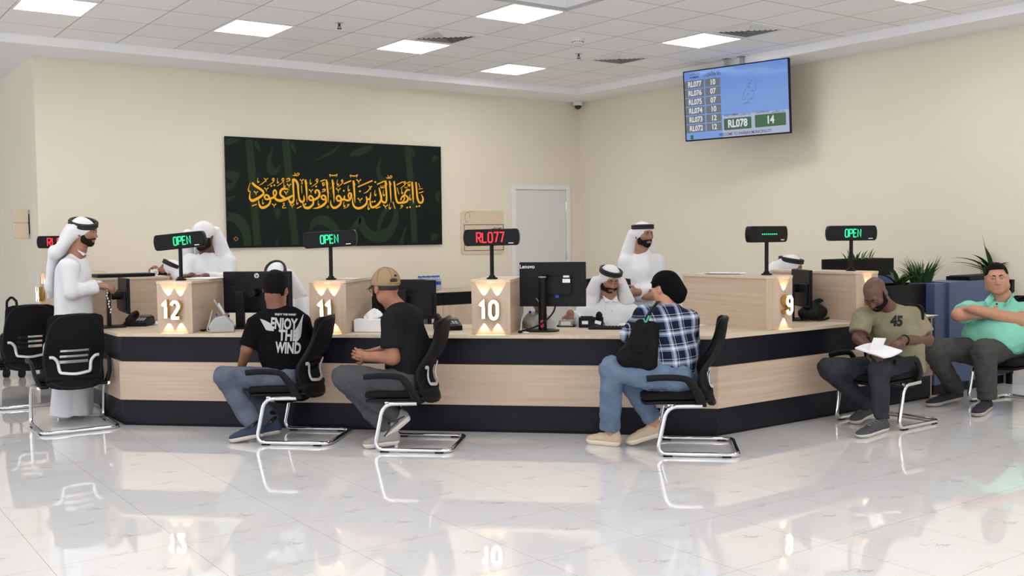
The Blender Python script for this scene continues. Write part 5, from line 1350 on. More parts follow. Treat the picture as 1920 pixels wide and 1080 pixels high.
def shoe(name, parent, heel, toe, up, m_up, m_sole, w=.047, sole=.028, ankle=None, laces=None, hgt=.075, opening=True, L=None):
    """shoe from heel to toe points on the ground plane of the foot (underside)"""
    heel, toe = Vector(heel), Vector(toe); d = (toe-heel).normalized(); up = Vector(up); up = (up-d*up.dot(d)).normalized(); s = d.cross(up)
    ln = (toe-heel).length; P = lambda x, y, z: heel+d*(ln*x)+s*y+up*z
    A = np.array(Matrix((s, d, up)).transposed(), np.float32)
    S_ = SDF(.0045)
    S_.ecap(P(.17, 0, sole*.95), P(.80, 0, sole*.95), (w*.84, sole*1.15), (w*1.04, sole*1.10), s, .03); S_.ell(P(.82, 0, sole*.95), (w*1.0, ln*.185, sole*1.0), A, .03)
    S_.inter(lambda X: np.maximum((X-V3(P(0, 0, sole)))@np.array(up, np.float32), -((X-V3(heel))@np.array(up, np.float32))))
    U_ = SDF(.0045)
    U_.ecap(P(.15, 0, sole+.014), P(.74, 0, sole+.010), (w*.74, .034), (w*.93, .024), s, .03); U_.ell(P(.83, 0, sole+.004), (w*.88, ln*.165, .026), A, .03)
    U_.ecap(P(.20, 0, sole+.02), P(.22, 0, hgt+sole*.4), (w*.70, .046), (w*.72, .048), d.cross(up), .03); U_.ecap(P(.30, 0, hgt*.9), P(.60, 0, sole+.03), (w*.60, .02), (w*.70, .02), s, .03)
    U_.inter(lambda X: -((X-V3(P(0, 0, sole-.010)))@np.array(up, np.float32)))
    so = sobj('shoe', U_, m_up, parent); sobj('sole', S_, m_sole, so)
    if laces is not None:
        for i in range(4):
            x = .40+.075*i; z = hgt+.008-.0065*i
            obj('lace', MB().tube([tuple(q) for q in smooth_pts([tuple(P(x, -w*.50, z-.016)), tuple(P(x+.02, 0, z+.002)), tuple(P(x, w*.50, z-.016))], 4)], .0032, 6), laces, so, sharp=180)
    return so
def foot(toe, heel, up=None):
    """heel, toe, up vector and ankle of one foot"""
    toe, heel = Vector(toe), Vector(heel); d = (toe-heel).normalized(); u = Vector(up) if up is not None else UP; u = (u-d*u.dot(d)).normalized()
    return heel, toe, u, heel+(toe-heel)*.25+u*.100
def sock(parent, f, m):
    S_ = SDF(.006); S_.cap(f[3]+UP*.05, f[3]-f[2]*.045, .034, .036); return sobj('sock', S_, m, parent)
def fabric(name, c, rough=.85, var=.86, scale=14, bump=.08, fold=.35):
    m = noisy(name, c, tuple(v*var for v in c), nscale=scale, rough=rough, bump=bump, bscale=420)
    b1 = [n for n in m.node_tree.nodes if n.type == 'BUMP'][0]; tc_ = [n for n in m.node_tree.nodes if n.type == 'TEX_COORD'][0]
    nw = N(m, 'ShaderNodeTexNoise'); nw.inputs['Scale'].default_value = 9; nw.inputs['Detail'].default_value = 1.5; nw.inputs['Distortion'].default_value = .5
    mw_ = N(m, 'ShaderNodeMapping'); mw_.inputs['Scale'].default_value = (1, 1, .55); LK(m, tc_.outputs['Object'], mw_.inputs['Vector']); LK(m, mw_.outputs[0], nw.inputs['Vector'])
    b2 = N(m, 'ShaderNodeBump'); b2.inputs['Strength'].default_value = fold; b2.inputs['Distance'].default_value = .035; LK(m, nw.outputs['Fac'], b2.inputs['Height']); LK(m, b2.outputs[0], b1.inputs['Normal'])
    BS(m).inputs['Specular IOR Level'].default_value = .08
    return m
def skin(name, c):
    m = noisy(name, c, tuple(v*.88 for v in c), nscale=26, rough=.48); BS(m).inputs['Subsurface Weight'].default_value = .06; BS(m).inputs['Subsurface Radius'].default_value = (.012, .005, .003); return m
M['eye'] = mat('eye_white', (.42, .38, .35), .3); M['iris'] = mat('dark_iris', (.008, .005, .004), .5)
M['hair'] = noisy('black_hair', (.004, .0035, .0035), (.009, .008, .007), (60, 60, 8), 6, rough=.7, bump=.5, bscale=300)
M['beard'] = noisy('black_beard', (.005, .004, .0035), (.016, .012, .010), nscale=200, rough=.85, bump=.5, bscale=300)
M['stubble'] = noisy('short_dark_beard', (.010, .0075, .006), (.030, .021, .016), nscale=220, rough=.85, bump=.4, bscale=300)
for k_ in ('hair', 'beard', 'stubble'): BS(M[k_]).inputs['Specular IOR Level'].default_value = .08
M['kandura'] = fabric('white_robe_cotton', (.74, .74, .76), .8, .96); M['ghutra'] = fabric('white_scarf_cotton', (.76, .76, .77), .85, .95)
M['agal'] = noisy('black_cord', (.006, .006, .006), (.014, .014, .014), nscale=90, rough=.7)
def person(label, base):
    t = thing('person', label, 'person', base); return t
def agal(h, parent, c=(0, -.012, .062), r=(.086, .104), tilt=.10, th=.0125, grow=0, roll=0):
    for j in range(2):
        pts = []
        for k in range(40):
            a = 2*PI*k/40; x, y = (r[0]+grow)*math.cos(a), (r[1]+grow)*math.sin(a)
            pts.append(h.w(c[0]+x, c[1]+y*math.cos(tilt), c[2]+y*math.sin(tilt)-x*math.sin(roll)+j*.021))
        obj('agal', MB().tube(pts, th*(1-.0*j), 10, True), M['agal'], parent, sharp=180)
def ghutra(h, parent, drapes, grow=.013, front=.052, open_=.070, noise=(.004, (16, 16, 10), 3), extra=None, m=None):
    """head cloth: cap over the skull, open at the face, with hanging drapes [(a, b, wa, wb, side)]"""
    G = SDF(.0055); w, k, A = h.w, h.k, h.A; g = grow
    G.ell(w(0, -.018, .030), (.078*k+g, .098*k+g, .086*k+g), A, .02)
    for a, b, wa, wb, side in drapes: G.ecap(a, b, wa, wb, side, .035)
    if extra: extra(G)
    G.noise(*noise)
    # face opening
    def cut(F_, X):
        L = h.loc(X); x, y, z = np.abs(L[..., 0]), L[..., 1], L[..., 2]
        inner = np.sqrt((x/.069)**2+((y-.105)/.110)**2+((z+.048)/.098)**2)-1     # face hole
        return np.maximum(F_, -inner*.06)
    G.fn(cut)
    return sobj('ghutra', G, m or M['ghutra'], parent)
# ================================================================ the people
def PF(D): return lambda px, py, dd=0: J(px, py, D+dd)
def trousers(parent, m, waist, hips, legs, side, name='trousers', noise=(.010, (10, 10, 10), 1), hw=(.165, .115), h=.0065):
    """legs: list of (hip, knee, ankle, r_hip, r_knee, r_hem)"""
    T = SDF(h)
    T.ecap(waist, hips, (hw[0]*.98, hw[1]), hw, side, .05)
    for a, k_, b, ra, rk, rb in legs:
        T.cap(a, k_, ra, rk, .05); d = (Vector(b)-Vector(k_)).normalized(); sd = d.cross(Vector((.3, .8, .1)))
        T.ecap(Vector(k_), b, (rk, rk), (rb, rb), sd, .03, flat=True, rnd=.008)
    T.noise(*noise); T.noise(noise[0]*.5, tuple(3.1*v for v in noise[1]), 5)
    return sobj(name, T, m, parent)
def legs_skin(B, legs, k=.78):
    for a, k_, b, ra, rk, rb in legs:
        B.cap(a, k_, ra*.7, rk*.72, .03); B.cap(k_, b, rk*.72, .036, .03)
def project_text(me, target, o, ex, ey, n, name, m, parent, off=.0022, cell=.012):
    """lay flat lettering (mesh in xy, metres) on the surface of target"""
    bm = bmesh.new(); bm.from_mesh(me)
    xs = [v.co.x for v in bm.verts]; ys = [v.co.y for v in bm.verts]
    for ax, (a, b) in ((0, (min(xs), max(xs))), (1, (min(ys), max(ys)))):
        k = a+cell
        while k < b:
            co = Vector((k, 0, 0)) if ax == 0 else Vector((0, k, 0)); nn = Vector((1, 0, 0)) if ax == 0 else Vector((0, 1, 0))
            bmesh.ops.bisect_plane(bm, geom=bm.verts[:]+bm.edges[:]+bm.faces[:], plane_co=co, plane_no=nn); k += cell
    tm = target.data; M_ = wm(target); bv = BVHTree.FromPolygons([M_ @ v.co for v in tm.vertices], [tuple(p.vertices) for p in tm.polygons])
    o, ex, ey, n = Vector(o), Vector(ex).normalized(), Vector(ey).normalized(), Vector(n).normalized()
    for v in bm.verts:
        p = o+ex*v.co.x+ey*v.co.y; hit = bv.ray_cast(p+n*.35, -n, .7)
        v.co = (hit[0]+hit[1]*off) if hit[0] is not None else p
    bm.to_mesh(me); bm.free(); me.update()
    return obj(name, me, m, parent, sharp=180)
denim1 = fabric('blue_grey_denim', srgb(100, 107, 122), .85, .62, 9, .4); denim2 = fabric('light_blue_denim', srgb(116, 136, 162), .85, .66, 9, .4)
SK1, SK2, SK3, SK4, SK5 = (skin('brown_skin', srgb(130, 86, 66)), skin('tan_skin', srgb(158, 106, 82)), skin('dark_brown_skin', srgb(98, 64, 52)), skin('light_skin', srgb(190, 138, 112)), skin('olive_skin', srgb(160, 114, 90)))
sole_w = mat('off_white_rubber', srgb(205, 200, 190), .6)
# ---------------------------------------------------------------- 1: man in the winged black t-shirt
D = DEPTH((3.155, 7.085, .5)); P = PF(D)
t = person('person seated with back turned, black t-shirt printed with wings and ENJOY THE WIND, blue-grey jeans', (3.155, 7.085, 0))
hd = Head(P(517, 541, -.01), frame(172, 8, 4), 1.12)
side = CRH
def fl_heel(px, py, toe, dd, z): q = J(px, py, DEPTH(toe)+dd); return Vector((q.x, q.y, z))
tA, tB = OZ(431, 830, 0), OZ(468, 822, 0); fA, fB = foot(tA, fl_heel(498, 812, tA, -.02, .05)), foot(tB, fl_heel(530, 812, tB, .0, .04))
legs = [(P(540, 716, -.10), P(419, 704, -.08), fA[3], .100, .074, .070), (P(548, 716, .10), P(455, 712, .16), fB[3], .098, .074, .066)]
B = SDF(.005); hd.build(B, P(519, 580), 1.0)
B.ecap(P(540, 715), P(528, 625), (.145, .10), (.155, .10), side, .05); B.cap(P(519, 580), P(526, 625), .06, .09, .05)
sl, sr = P(482, 603, .0), P(562, 603, .02); el, er = P(463, 655, -.05), P(588, 650, .12)
for a, b, c in ((sl, el, P(452, 690, .02)), (sr, er, P(560, 668, .30))):
    B.cap(a, b, .050, .043, .03); B.cap(b, c, .043, .030, .02)
hand(B, P(452, 690, .02), P(441, 693, .09)-P(452, 690, .02), (0, 0, -1), -1, .35); hand(B, P(560, 668, .30), -CRH+CFH*.3, (0, 0, -1), 1, .4)
legs_skin(B, legs)
body = sobj('body', B, SK1, t)
hd.shell('hair', t, M['hair'], .010, lambda L: np.minimum(np.maximum(hair_region(.06, .0, -.088)(L), -1), 9), extra=lambda F_: F_.ell(hd.w(0, -.02, .05), (.084, .10, .075), hd.A, .02), noise=(.003, (60, 60, 60), 2))
hd.eyes(t, lid=('high', SK1)); hd.brows(t, M['hair'])
tee = SDF(.006)
tee.ecap(P(546, 722), P(536, 660), (.185, .135), (.188, .130), side, .05); tee.ecap(P(536, 660), P(524, 607), (.188, .130), (.185, .115), side, .05)
tee.cap(sl+Vector((0, 0, -.01)), sr+Vector((0, 0, -.01)), .066, .066, .05); tee.cap(P(519, 590), P(522, 615), .075, .11, .05)
for a, b in ((sl, el), (sr, er)):
    d = (b-a); tee.ecap(a, a+d*.92, (.070, .066), (.074, .066), side, .035, flat=True)
tee.sub(p_cap(P(518, 566), P(518, 584), .064, .056), .012)
tee.noise(.008, (8, 8, 6), 2); tee.noise(.003, (22, 22, 14), 4)
shirt = sobj('t_shirt', tee, fabric('black_cotton', (.0045, .0045, .0055), .9, .8), t)
tr = trousers(t, denim1, P(548, 690), P(548, 722), legs, side, 'jeans')
for f in (fA, fB): shoe('s', t, f[0], f[1], f[2], mat('blue_canvas', srgb(44, 56, 80), .8), sole_w, .046, .03); sock(t, f, M['black_matte'])
# print on the back
ink = mat('grey_white_print', (.42, .42, .43), .8); exT, eyT = (CRH-UP*.05).normalized(), UP
nT = (-CFH).normalized(); oT = P(535, 635, -.30)
def flat_text(txt, size, x, y, off, sx=1, rot=0):
    me = textmesh(txt, size, 0, off, 'CENTER', sx); me.transform(Matrix.Translation((x, y, 0)) @ Matrix.Rotation(rot, 4, 'Z')); return me
parts = [flat_text('ENJOY', .108, -.055, .085, .004, .58, -.03), flat_text('THE', .108, -.020, .0, .004, .66, -.03), flat_text('WIND', .108, -.018, -.090, .004, .58, -.03), flat_text('ENJOY THE WIND', .018, -.045, .155, .001)]
for me in parts: project_text(me, shirt, oT, exT, eyT, nT, 'print_lettering', ink, shirt)
for sgn in (-1, 1):
    mw = MB()
    for i in range(10):
        f = i/9
        x0, y0 = (-.150, .085-.045*f) if sgn < 0 else (.035, .03-.09*f)
        if sgn < 0: pts = [(x0+.03*f, y0, .010), (x0-.045+.02*f, y0+.004+.012*(1-f), .013), (x0-.085+.045*f, y0+.028-.012*f, .004)]
        else: pts = [(x0-.005, y0+.01, .010), (x0+.022-.004*f, y0+.06-.012*f, .013), (x0+.040-.012*f, y0+.125-.06*f, .004)]
        ribbon(mw, [tuple(1000*v for v in p) for p in pts], lambda a, b: Vector((a*.001, b*.001, 0)), 4, .0)
    me = bpy.data.meshes.new('w'); me.from_pydata([tuple(v) for v in mw.v], [], mw.f); 
    bmx = bmesh.new(); bmx.from_mesh(me); bmesh.ops.remove_doubles(bmx, verts=bmx.verts, dist=.00001); bmx.to_mesh(me); bmx.free()
    project_text(me, shirt, oT, exT, eyT, nT, 'wing_print', ink, shirt, .0018)
# ---------------------------------------------------------------- 2: man in the tan cap
D = DEPTH((3.71, 6.32, .5)); P = PF(D)
t = person('person in a tan baseball cap and glasses, dark grey t-shirt and grey trousers, hands clasped', (3.71, 6.32, 0))
bf = facing(-112); side = Vector((-bf.y, bf.x, 0))
hd = Head(P(722, 541, .0), frame(-140, 10, 0), 1.12)
tA, tB = OZ(713, 838, 0)+UP*.01, OZ(681, 841, 0); hA = J(775, 783, DEPTH(tA)-.02); dA = (tA-hA); uA = CFH.cross(dA); uA = uA if uA.z > 0 else -uA
fA, fB = foot(tA, hA, uA), foot(tB, tB+CRH*.265+CFH*.05+UP*.02)
legs = [(P(766, 722, -.10), P(640, 706, -.10), fA[3]-fA[2]*.02, .108, .080, .062), (P(772, 722, .10), P(648, 716, .13), fB[3], .105, .078, .058)]
B = SDF(.005); nk = P(745, 580); hd.build(B, nk, 1.0)
B.ecap(P(768, 718), P(760, 625), (.15, .11), (.16, .115), side, .05); B.cap(nk, P(757, 625), .06, .09, .05)
sn, sf = P(737, 597, -.15), P(775, 592, .17)
en, ef = P(736, 670, -.17), P(735, 655, .22); wn, wf = P(688, 669, -.08), P(690, 664, .06)
for a, b, c in ((sn, en, wn), (sf, ef, wf)): B.cap(a, b, .054, .050, .03); B.cap(b, c, .050, .033, .03)
hand(B, wn, P(654, 660, .0)-wn, CFH, 1, .32, .05); hand(B, wf, P(660, 664, -.04)-wf, -CFH, -1, .9, .04)
legs_skin(B, legs); sobj('body', B, SK2, t)
hd.eyes(t, lid=('high', SK2)); hd.brows(t, M['hair'])
hd.shell('hair', t, noisy('short_dark_hair', (.02, .014, .011), (.035, .024, .018), nscale=200, rough=.7), .002, hair_region(.06, -.01, -.052))
hd.shell('beard', t, M['beard'], .009, beard_region(top=-.006))
C_ = SDF(.0045); w = hd.w; tan = fabric('tan_cotton_twill', srgb(158, 133, 103), .8, .9, 30)
C_.ell(w(0, -.016, .036), (.086*hd.k, .107*hd.k, .098*hd.k), hd.A, .02)
cutp, cutn = V3(w(0, 0, .022)), np.array((hd.R @ Vector((0, -.18, 1))).normalized(), np.float32)
C_.inter(lambda X: -((X-cutp)@cutn)); C_.sub(p_ell(w(0, -.120, .034), (.034, .036, .017), hd.A), .006)
cap_ = sobj('cap', C_, tan, t)
V_ = SDF(.0045)
for i in range(9):
    a = -1+2*i/8; V_.cap(w(a*.074, .055+.030*(1-a*a), .030), w(a*.070, .112+.060*(1-a*a)**.6, .026-.014*(a*a)), .0085, .007, .02)
sobj('cap_brim', V_, tan, cap_)
obj('cap_button', MB().ell(w(0, -.016, .134), (.008, .008, .005), 12, 8), M['black'], cap_)
obj('cap_strap', MB().tube([w(x, -.016-.107*math.sqrt(max(0, 1-(x/.086)**2))*1.0, .020-.0) for x in np.linspace(-.05, .05, 11)], .008, 8, False, .5), tan, cap_, sharp=180)
obj('cap_badge', MB().box(w(.01, -.119, .066), (.018, .004, .012), hd.R), M['black'], cap_)
for k in range(6):
    a = PI*k/3+.3
    obj('cap_seam', MB().tube([w(.0873*math.sin(b)*math.cos(a), -.016+.1085*math.sin(b)*math.sin(a), .036+.0995*math.cos(b)) for b in np.linspace(.1, 1.52, 12)], .0016, 6), fabric('tan_seam', srgb(136, 112, 84)), cap_, sharp=180)
g = MB()
for q in (-1, 1):
    g.tube([w(q*.034+.024*math.cos(a), .103-.004*abs(math.cos(a)), .010+.018*math.sin(a)) for a in np.linspace(0, 2*PI, 19)[:-1]], .0022, 6, True); g.tube([w(q*.058, .100, .014), w(q*.074, .07, .016), w(q*.079, .0, .016), w(q*.078, -.012, .010)], .0022, 6)
g.tube([w(-.010, .105, .012), w(.010, .105, .012)], .002, 6); obj('glasses', g, M['black'], t, sharp=180)
tee = SDF(.006)
tee.ecap(P(775, 722), P(768, 660), (.175, .150), (.178, .150), side, .06); tee.ecap(P(768, 660), P(757, 603), (.178, .150), (.185, .118), side, .06)
tee.cap(sn, sf, .070, .070, .05); tee.cap(P(748, 585), P(757, 615), .075, .12, .05)
for a, b, q in ((sn, en, .76), (sf, ef, .76)): tee.ecap(a, a+(b-a)*q, (.078, .070), (.086, .076), bf, .04, flat=True)
tee.sub(p_cap(P(742, 560), P(746, 579), .066, .058), .012)
tee.noise(.009, (7, 7, 5), 8); tee.noise(.003, (20, 20, 12), 4)
sobj('t_shirt', tee, fabric('charcoal_cotton', (.014, .0145, .015), .9, .8), t)
trousers(t, fabric('grey_twill', (.075, .076, .083), .85, .85), P(775, 690), P(772, 722), legs, side, hw=(.165, .13))
NK = MB(); obj('neck_chain', NK.tube([tuple(v) for v in (P(742, 580)+CRH*(.066*math.cos(a))+CFH*(.066*math.sin(a))+UP*(.012*math.cos(a)-.004) for a in np.linspace(0, 2*PI, 25)[:-1])], .003, 6, True), M['silver'], t, sharp=180)
greyshoe = mat('grey_knit', srgb(150, 146, 138), .8); gum = mat('light_rubber', srgb(214, 210, 200), .6)
s1 = shoe('s', t, fA[0], fA[1], fA[2], greyshoe, gum, .052, .036); toe, heel = fA[1], fA[0]
dkp = mat('dark_grey_overlay', (.05, .05, .055), .6)
dv = (toe-heel).normalized(); uv = CFH.cross(dv); uv = uv if uv.z > 0 else -uv; L_ = (toe-heel).length
for x0, z0, x1, z1 in ((.10, .050, .40, .075), (.28, .055, .62, .052), (.55, .052, .78, .030)):
    obj('overlay_stripe', MB().tube([tuple(v) for v in (heel+dv*(L_*(x0+(x1-x0)*q))+uv*(z0+(z1-z0)*q)-CFH*(.047+.005*math.sin(PI*q)) for q in np.linspace(0, 1, 6))], .011, 8, False, .5, up=tuple(uv)), dkp, s1, sharp=180)
shoe('s', t, fB[0], fB[1], fB[2], greyshoe, gum, .052, .034)
for f in (fA, fB): sock(t, f, M['black_matte'])
# ---------------------------------------------------------------- 3: person in the plaid shirt
D = DEPTH((5.14, 4.985, .5)); P = PF(D)
t = person('person in a plaid shirt, black head covering and jeans, leaning on the counter', (5.14, 4.985, 0))
bf = facing(-158); side = Vector((-bf.y, bf.x, 0)); side = side if side.dot(CRH) > 0 else -side
hd = Head(P(1247, 541, .05), frame(-138, 5, 0), .98)
tA, tB = OZ(1101, 831, 0), OZ(1176, 836, 0); hB = J(1248, 815, DEPTH(tB)+.02); uB = CFH.cross(tB-hB); uB = uB if uB.z > 0 else -uB
fA, fB = foot(tA, OZ(1165, 838, 0)), foot(tB, hB, uB)
legs = [(P(1268, 712, -.10), P(1146, 690, -.12), fA[3]+UP*.03-CRH*.02, .110, .080, .076), (P(1275, 712, .10), P(1180, 712, .10), fB[3]+UP*.03, .108, .080, .068)]
B = SDF(.005); nk = P(1254, 575, .02); hd.build(B, nk, 1.05)
B.ecap(P(1262, 705), P(1252, 615), (.15, .11), (.15, .105), side, .05); B.cap(nk, P(1252, 612), .055, .09, .05)
sl, sr = P(1205, 592, .0), P(1292, 600, .0); el, er = P(1178, 628, .12), P(1298, 640, .14); wl, wr = P(1196, 612, .33), P(1262, 618, .36)
for a, b, c in ((sl, el, wl), (sr, er, wr)): B.cap(a, b, .046, .040, .03); B.cap(b, c, .040, .028, .03)
hand(B, wl, CFH*.8-CRH*.4, (0, 0, -1), 1, .4); hand(B, wr, CFH*.8-CRH*.4, (0, 0, -1), -1, .4)
for q in (fA, fB): B.cap(q[3]+UP*.05, q[3]-q[2]*.05, .038, .040, .02)
legs_skin(B, legs); sobj('body', B, SK4, t)
hd.eyes(t, lid=('high', SK4)); hd.brows(t, M['hair']); hd.shell('hair', t, M['hair'], .006, hair_region(.075, .0, -.06))
blk = fabric('black_jersey', (.0035, .0035, .004), .85, .8)
C_ = SDF(.0045); w = hd.w
C_.ell(w(0, -.012, .034), (.090, .112, .098), hd.A, .03); C_.ell(w(.0, -.115, -.035), (.062, .060, .078), hd.A, .05)
cutp2, cutn2 = V3(w(0, 0, .02)), np.array((hd.R @ Vector((0, .35, 1))).normalized(), np.float32)
def ccut(X):
    L = hd.loc(X); return np.where(L[..., 1] > -.03, .022-.25*(L[..., 1])-L[..., 2], -1).astype(np.float32)*1.0
C_.inter(ccut); C_.noise(.004, (25, 25, 25), 3)
hc = sobj('head_covering', C_, blk, t)
obj('brow_band', MB().tube([w(.088*math.sin(a), -.01+.104*math.cos(a), .040+.012*math.cos(a)) for a in np.linspace(-1.5, 1.5, 17)], .011, 8, False, .7), blk, hc, sharp=180)
plaid = mat('plaid_cotton', (.1, .1, .2), .85); BS(plaid).inputs['Specular IOR Level'].default_value = .15
tc = N(plaid, 'ShaderNodeTexCoord'); mp = N(plaid, 'ShaderNodeMapping'); LK(plaid, tc.outputs['Object'], mp.inputs['Vector'])
mp.inputs['Rotation'].default_value = (0, math.radians(4), -math.atan2(side.y, side.x)); sp = N(plaid, 'ShaderNodeSeparateXYZ'); LK(plaid, mp.outputs[0], sp.inputs[0])
def ramp(axis, period, stops):
    a = N(plaid, 'ShaderNodeMath', operation='DIVIDE'); a.inputs[1].default_value = period; LK(plaid, sp.outputs[axis], a.inputs[0])
    b = N(plaid, 'ShaderNodeMath', operation='FRACT'); LK(plaid, a.outputs[0], b.inputs[0])
    r = N(plaid, 'ShaderNodeValToRGB'); r.color_ramp.interpolation = 'CONSTANT'; e = r.color_ramp.elements
    while len(e) < len(stops): e.new(.5)
    for i, (p_, c) in enumerate(stops): e[i].position = p_; e[i].color = (*c, 1)
    LK(plaid, b.outputs[0], r.inputs[0]); return r
nv_, wh_, lb_, bk_ = srgb(22, 28, 50), srgb(212, 214, 220), srgb(128, 150, 186), srgb(12, 13, 20)
st = [(0, nv_), (.30, lb_), (.42, wh_), (.56, lb_), (.64, nv_), (.74, wh_), (.78, nv_), (.90, bk_), (.95, nv_)]
r1 = ramp('X', .098, st); r2 = ramp('Z', .098, st)
mx = N(plaid, 'ShaderNodeMix', data_type='RGBA'); mx.inputs['Factor'].default_value = .5; LK(plaid, r1.outputs[0], mx.inputs['A']); LK(plaid, r2.outputs[0], mx.inputs['B']); LK(plaid, mx.outputs['Result'], BS(plaid).inputs['Base Color'])
sh = SDF(.006)
sh.ecap(P(1258, 718), P(1260, 665), (.180, .155), (.178, .145), side, .06); sh.ecap(P(1260, 665), P(1252, 606), (.178, .145), (.172, .115), side, .06)
sh.cap(sl, sr, .066, .066, .05); sh.cap(P(1253, 585), P(1252, 615), .07, .11, .05)
for a, b, c in ((sl, el, wl), (sr, er, wr)): sh.ecap(a, b, (.068, .066), (.064, .062), UP, .035); sh.ecap(b, b+(c-b)*.95, (.062, .060), (.048, .046), UP, .03, flat=True)
sh.ecap(P(1258, 716), P(1262, 738), (.178, .152), (.165, .140), side, .03, flat=True)
sh.sub(p_cap(P(1254, 562, .02), P(1254, 572, .02), .062, .054), .012)
sh.noise(.010, (9, 9, 6), 12); sh.noise(.004, (24, 24, 14), 4)
sp_ = sobj('shirt', sh, plaid, t)
CO = SDF(.0045); CO.cap(P(1254, 572, .02), P(1253, 582, .02), .068, .076, .01); CO.sub(p_cap(P(1254, 560, .02), P(1254, 586, .02), .060, .064), .004); CO.inter(lambda X: np.maximum((X-V3(P(1254, 563)))@np.array((0, 0, 1), np.float32), -((X-V3(P(1254, 588)))@np.array((0, 0, 1), np.float32)))); sobj('collar', CO, plaid, sp_)
trousers(t, denim2, P(1264, 695), P(1268, 716), legs, side, 'jeans', hw=(.165, .135))
cream = mat('beige_knit', srgb(196, 178, 150), .85); csole = mat('cream_rubber', srgb(224, 212, 194), .6)
for f in (fA, fB): shoe('s', t, f[0], f[1], f[2], cream, csole, .047, .036, hgt=.082)
# her shoulder bag
bg_ = thing('shoulder_bag', 'black shoulder bag with a green clip hanging at the side of the plaid shirt', 'bag', P(1192, 680, -.16))
G = SDF(.006); bs = CRH
G.ecap(P(1196, 672, -.19), P(1214, 612, -.17), (.135, .055), (.085, .040), bs, .04); G.ell(P(1180, 668, -.19), (.11, .05, .07), None, .05)
G.noise(.010, (12, 12, 12), 2); G.noise(.004, (30, 30, 30), 6)
bo = sobj('body', G, fabric('black_nylon', (.008, .008, .009), .6, .8), bg_)
for k_, dx in ((0, 0), (1, 7)):
    pts = [P(1203+dx, 618, -.20), P(1214+dx*.6, 590, -.17), P(1228+dx*.4, 571, -.10), P(1233+dx*.4, 566, .0), P(1236, 575, .10)]
    obj('strap', MB().tube([tuple(v) for v in smooth_pts([tuple(v) for v in pts], 6)], .011, 8, False, .35), M['black_matte'], bg_, sharp=180)
gr = mat('green_strap', (.02, .42, .20), .5)
obj('green_clip', MB().tube([tuple(v) for v in smooth_pts([tuple(P(1207, 598, -.24)), tuple(P(1211, 604, -.245)), tuple(P(1217, 592, -.235))], 4)], .005, 8), gr, bg_, sharp=180)
obj('pocket', MB().sheet([[P(1182+26*u+8*v, 660-26*v, -.252-.006*math.sin(PI*u)*math.sin(PI*v)) for u in np.linspace(0, 1, 6)] for v in np.linspace(0, 1, 5)], tuple(-CFH*.006)), bo.data.materials[0], bg_, sharp=60)
# ---------------------------------------------------------------- 4: standing man at the left end
def robe_torso(K, pel, chest, neck, sl, sr, side, w=(.19, .14), wc=(.185, .125)):
    K.ecap(pel, chest, w, wc, side, .06); K.cap(sl, sr, .062, .062, .06); K.cap(neck, chest, .066, .11, .05)
D = DEPTH((2.0, 9.14, .8)); P = PF(D)
t = person('person standing at the left end in a white robe and headscarf, seen in profile', (2.0, 9.14, 0))
bf = facing(82); side = Vector((-bf.y, bf.x, 0))
hd = Head(P(158, 436), frame(88, 6, 0), 1.0)
nk = P(146, 470)
B = SDF(.005); hd.build(B, nk, 1.0)
sn, sf = P(130, 500, -.17), P(148, 497, .17); en, wn = P(133, 549, -.20), P(182, 536, -.06); ef, wf = P(160, 548, .16), P(190, 536, .06)
B.ecap(P(138, 600), P(138, 505), (.14, .10), (.15, .10), side, .05); B.cap(nk, P(138, 510), .058, .09, .05)
for a, b, c in ((sn, en, wn), (sf, ef, wf)): B.cap(a, b, .046, .040, .03); B.cap(b, c, .040, .029, .02)
hand(B, wn, P(203, 538, .0)-wn, (CFH*.3-UP).normalized(), 1, .55, .05, .17); hand(B, wf, P(206, 537, .04)-wf, -UP, -1, .6, .05, .17)
for q in (-.09, .09): B.cap(P(136, 600, q), P(138, 770, q), .07, .045, .03)
sobj('body', B, SK5, t)
hd.eyes(t, lid=('high', SK5)); hd.brows(t, M['hair']); hd.shell('beard', t, M['stubble'], .0022, beard_region(top=-.012)); hd.moustache(t, M['stubble'], .004); hd.shell('hair', t, M['hair'], .004, hair_region(.055, -.02, -.06))
K = SDF(.0065)
robe_torso(K, P(140, 600), P(138, 512), nk, sn, sf, side, (.185, .145), (.185, .130))
K.ecap(P(140, 600), P(135, 778), (.180, .140), (.19, .165), side, .06, flat=True)
for a, b, c in ((sn, en, wn), (sf, ef, wf)):
    K.ecap(a, b, (.072, .068), (.066, .062), bf, .04); K.ecap(b, b+(c-b)*.97, (.064, .060), (.056, .048), UP, .04, flat=True)
K.cap(P(152, 463), P(149, 474), .058, .062, .012); K.sub(p_cap(P(154, 452), P(151, 472), .052, .050), .006)
K.noise(.022, (9, 9, 1.0), 3); K.noise(.008, (20, 20, 4), 6)
sobj('robe', K, M['kandura'], t)
gb = -bf
def gd(px, py, dd=0): return P(px, py, dd)
ghutra(hd, t, [(gd(143, 428, -.05), gd(106, 476, -.10), (.060, .05), (.075, .045), CFH), (gd(140, 430, .05), gd(110, 476, .08), (.060, .05), (.08, .045), CFH), (gd(108, 470), gd(99, 540), (.15, .040), (.12, .035), CFH), (gd(99, 535), gd(95, 556), (.12, .034), (.06, .02), CFH), (gd(135, 432), gd(118, 470), (.085, .06), (.10, .05), CFH)], noise=(.007, (14, 14, 8), 5))
agal(hd, t, (0, -.014, .066), (.090, .110), -.10, .0145, 0, .30)
for q in (-1, 1):
    a = nk+UP*.030+side*.045*q+bf*.01; b = nk-UP*.035+side*.03*q+bf*.075
    c = SDF(.0045); c.ecap(a, b, (.022, .007), (.028, .007), side, .01); sobj('collar', c, M['kandura'], t)
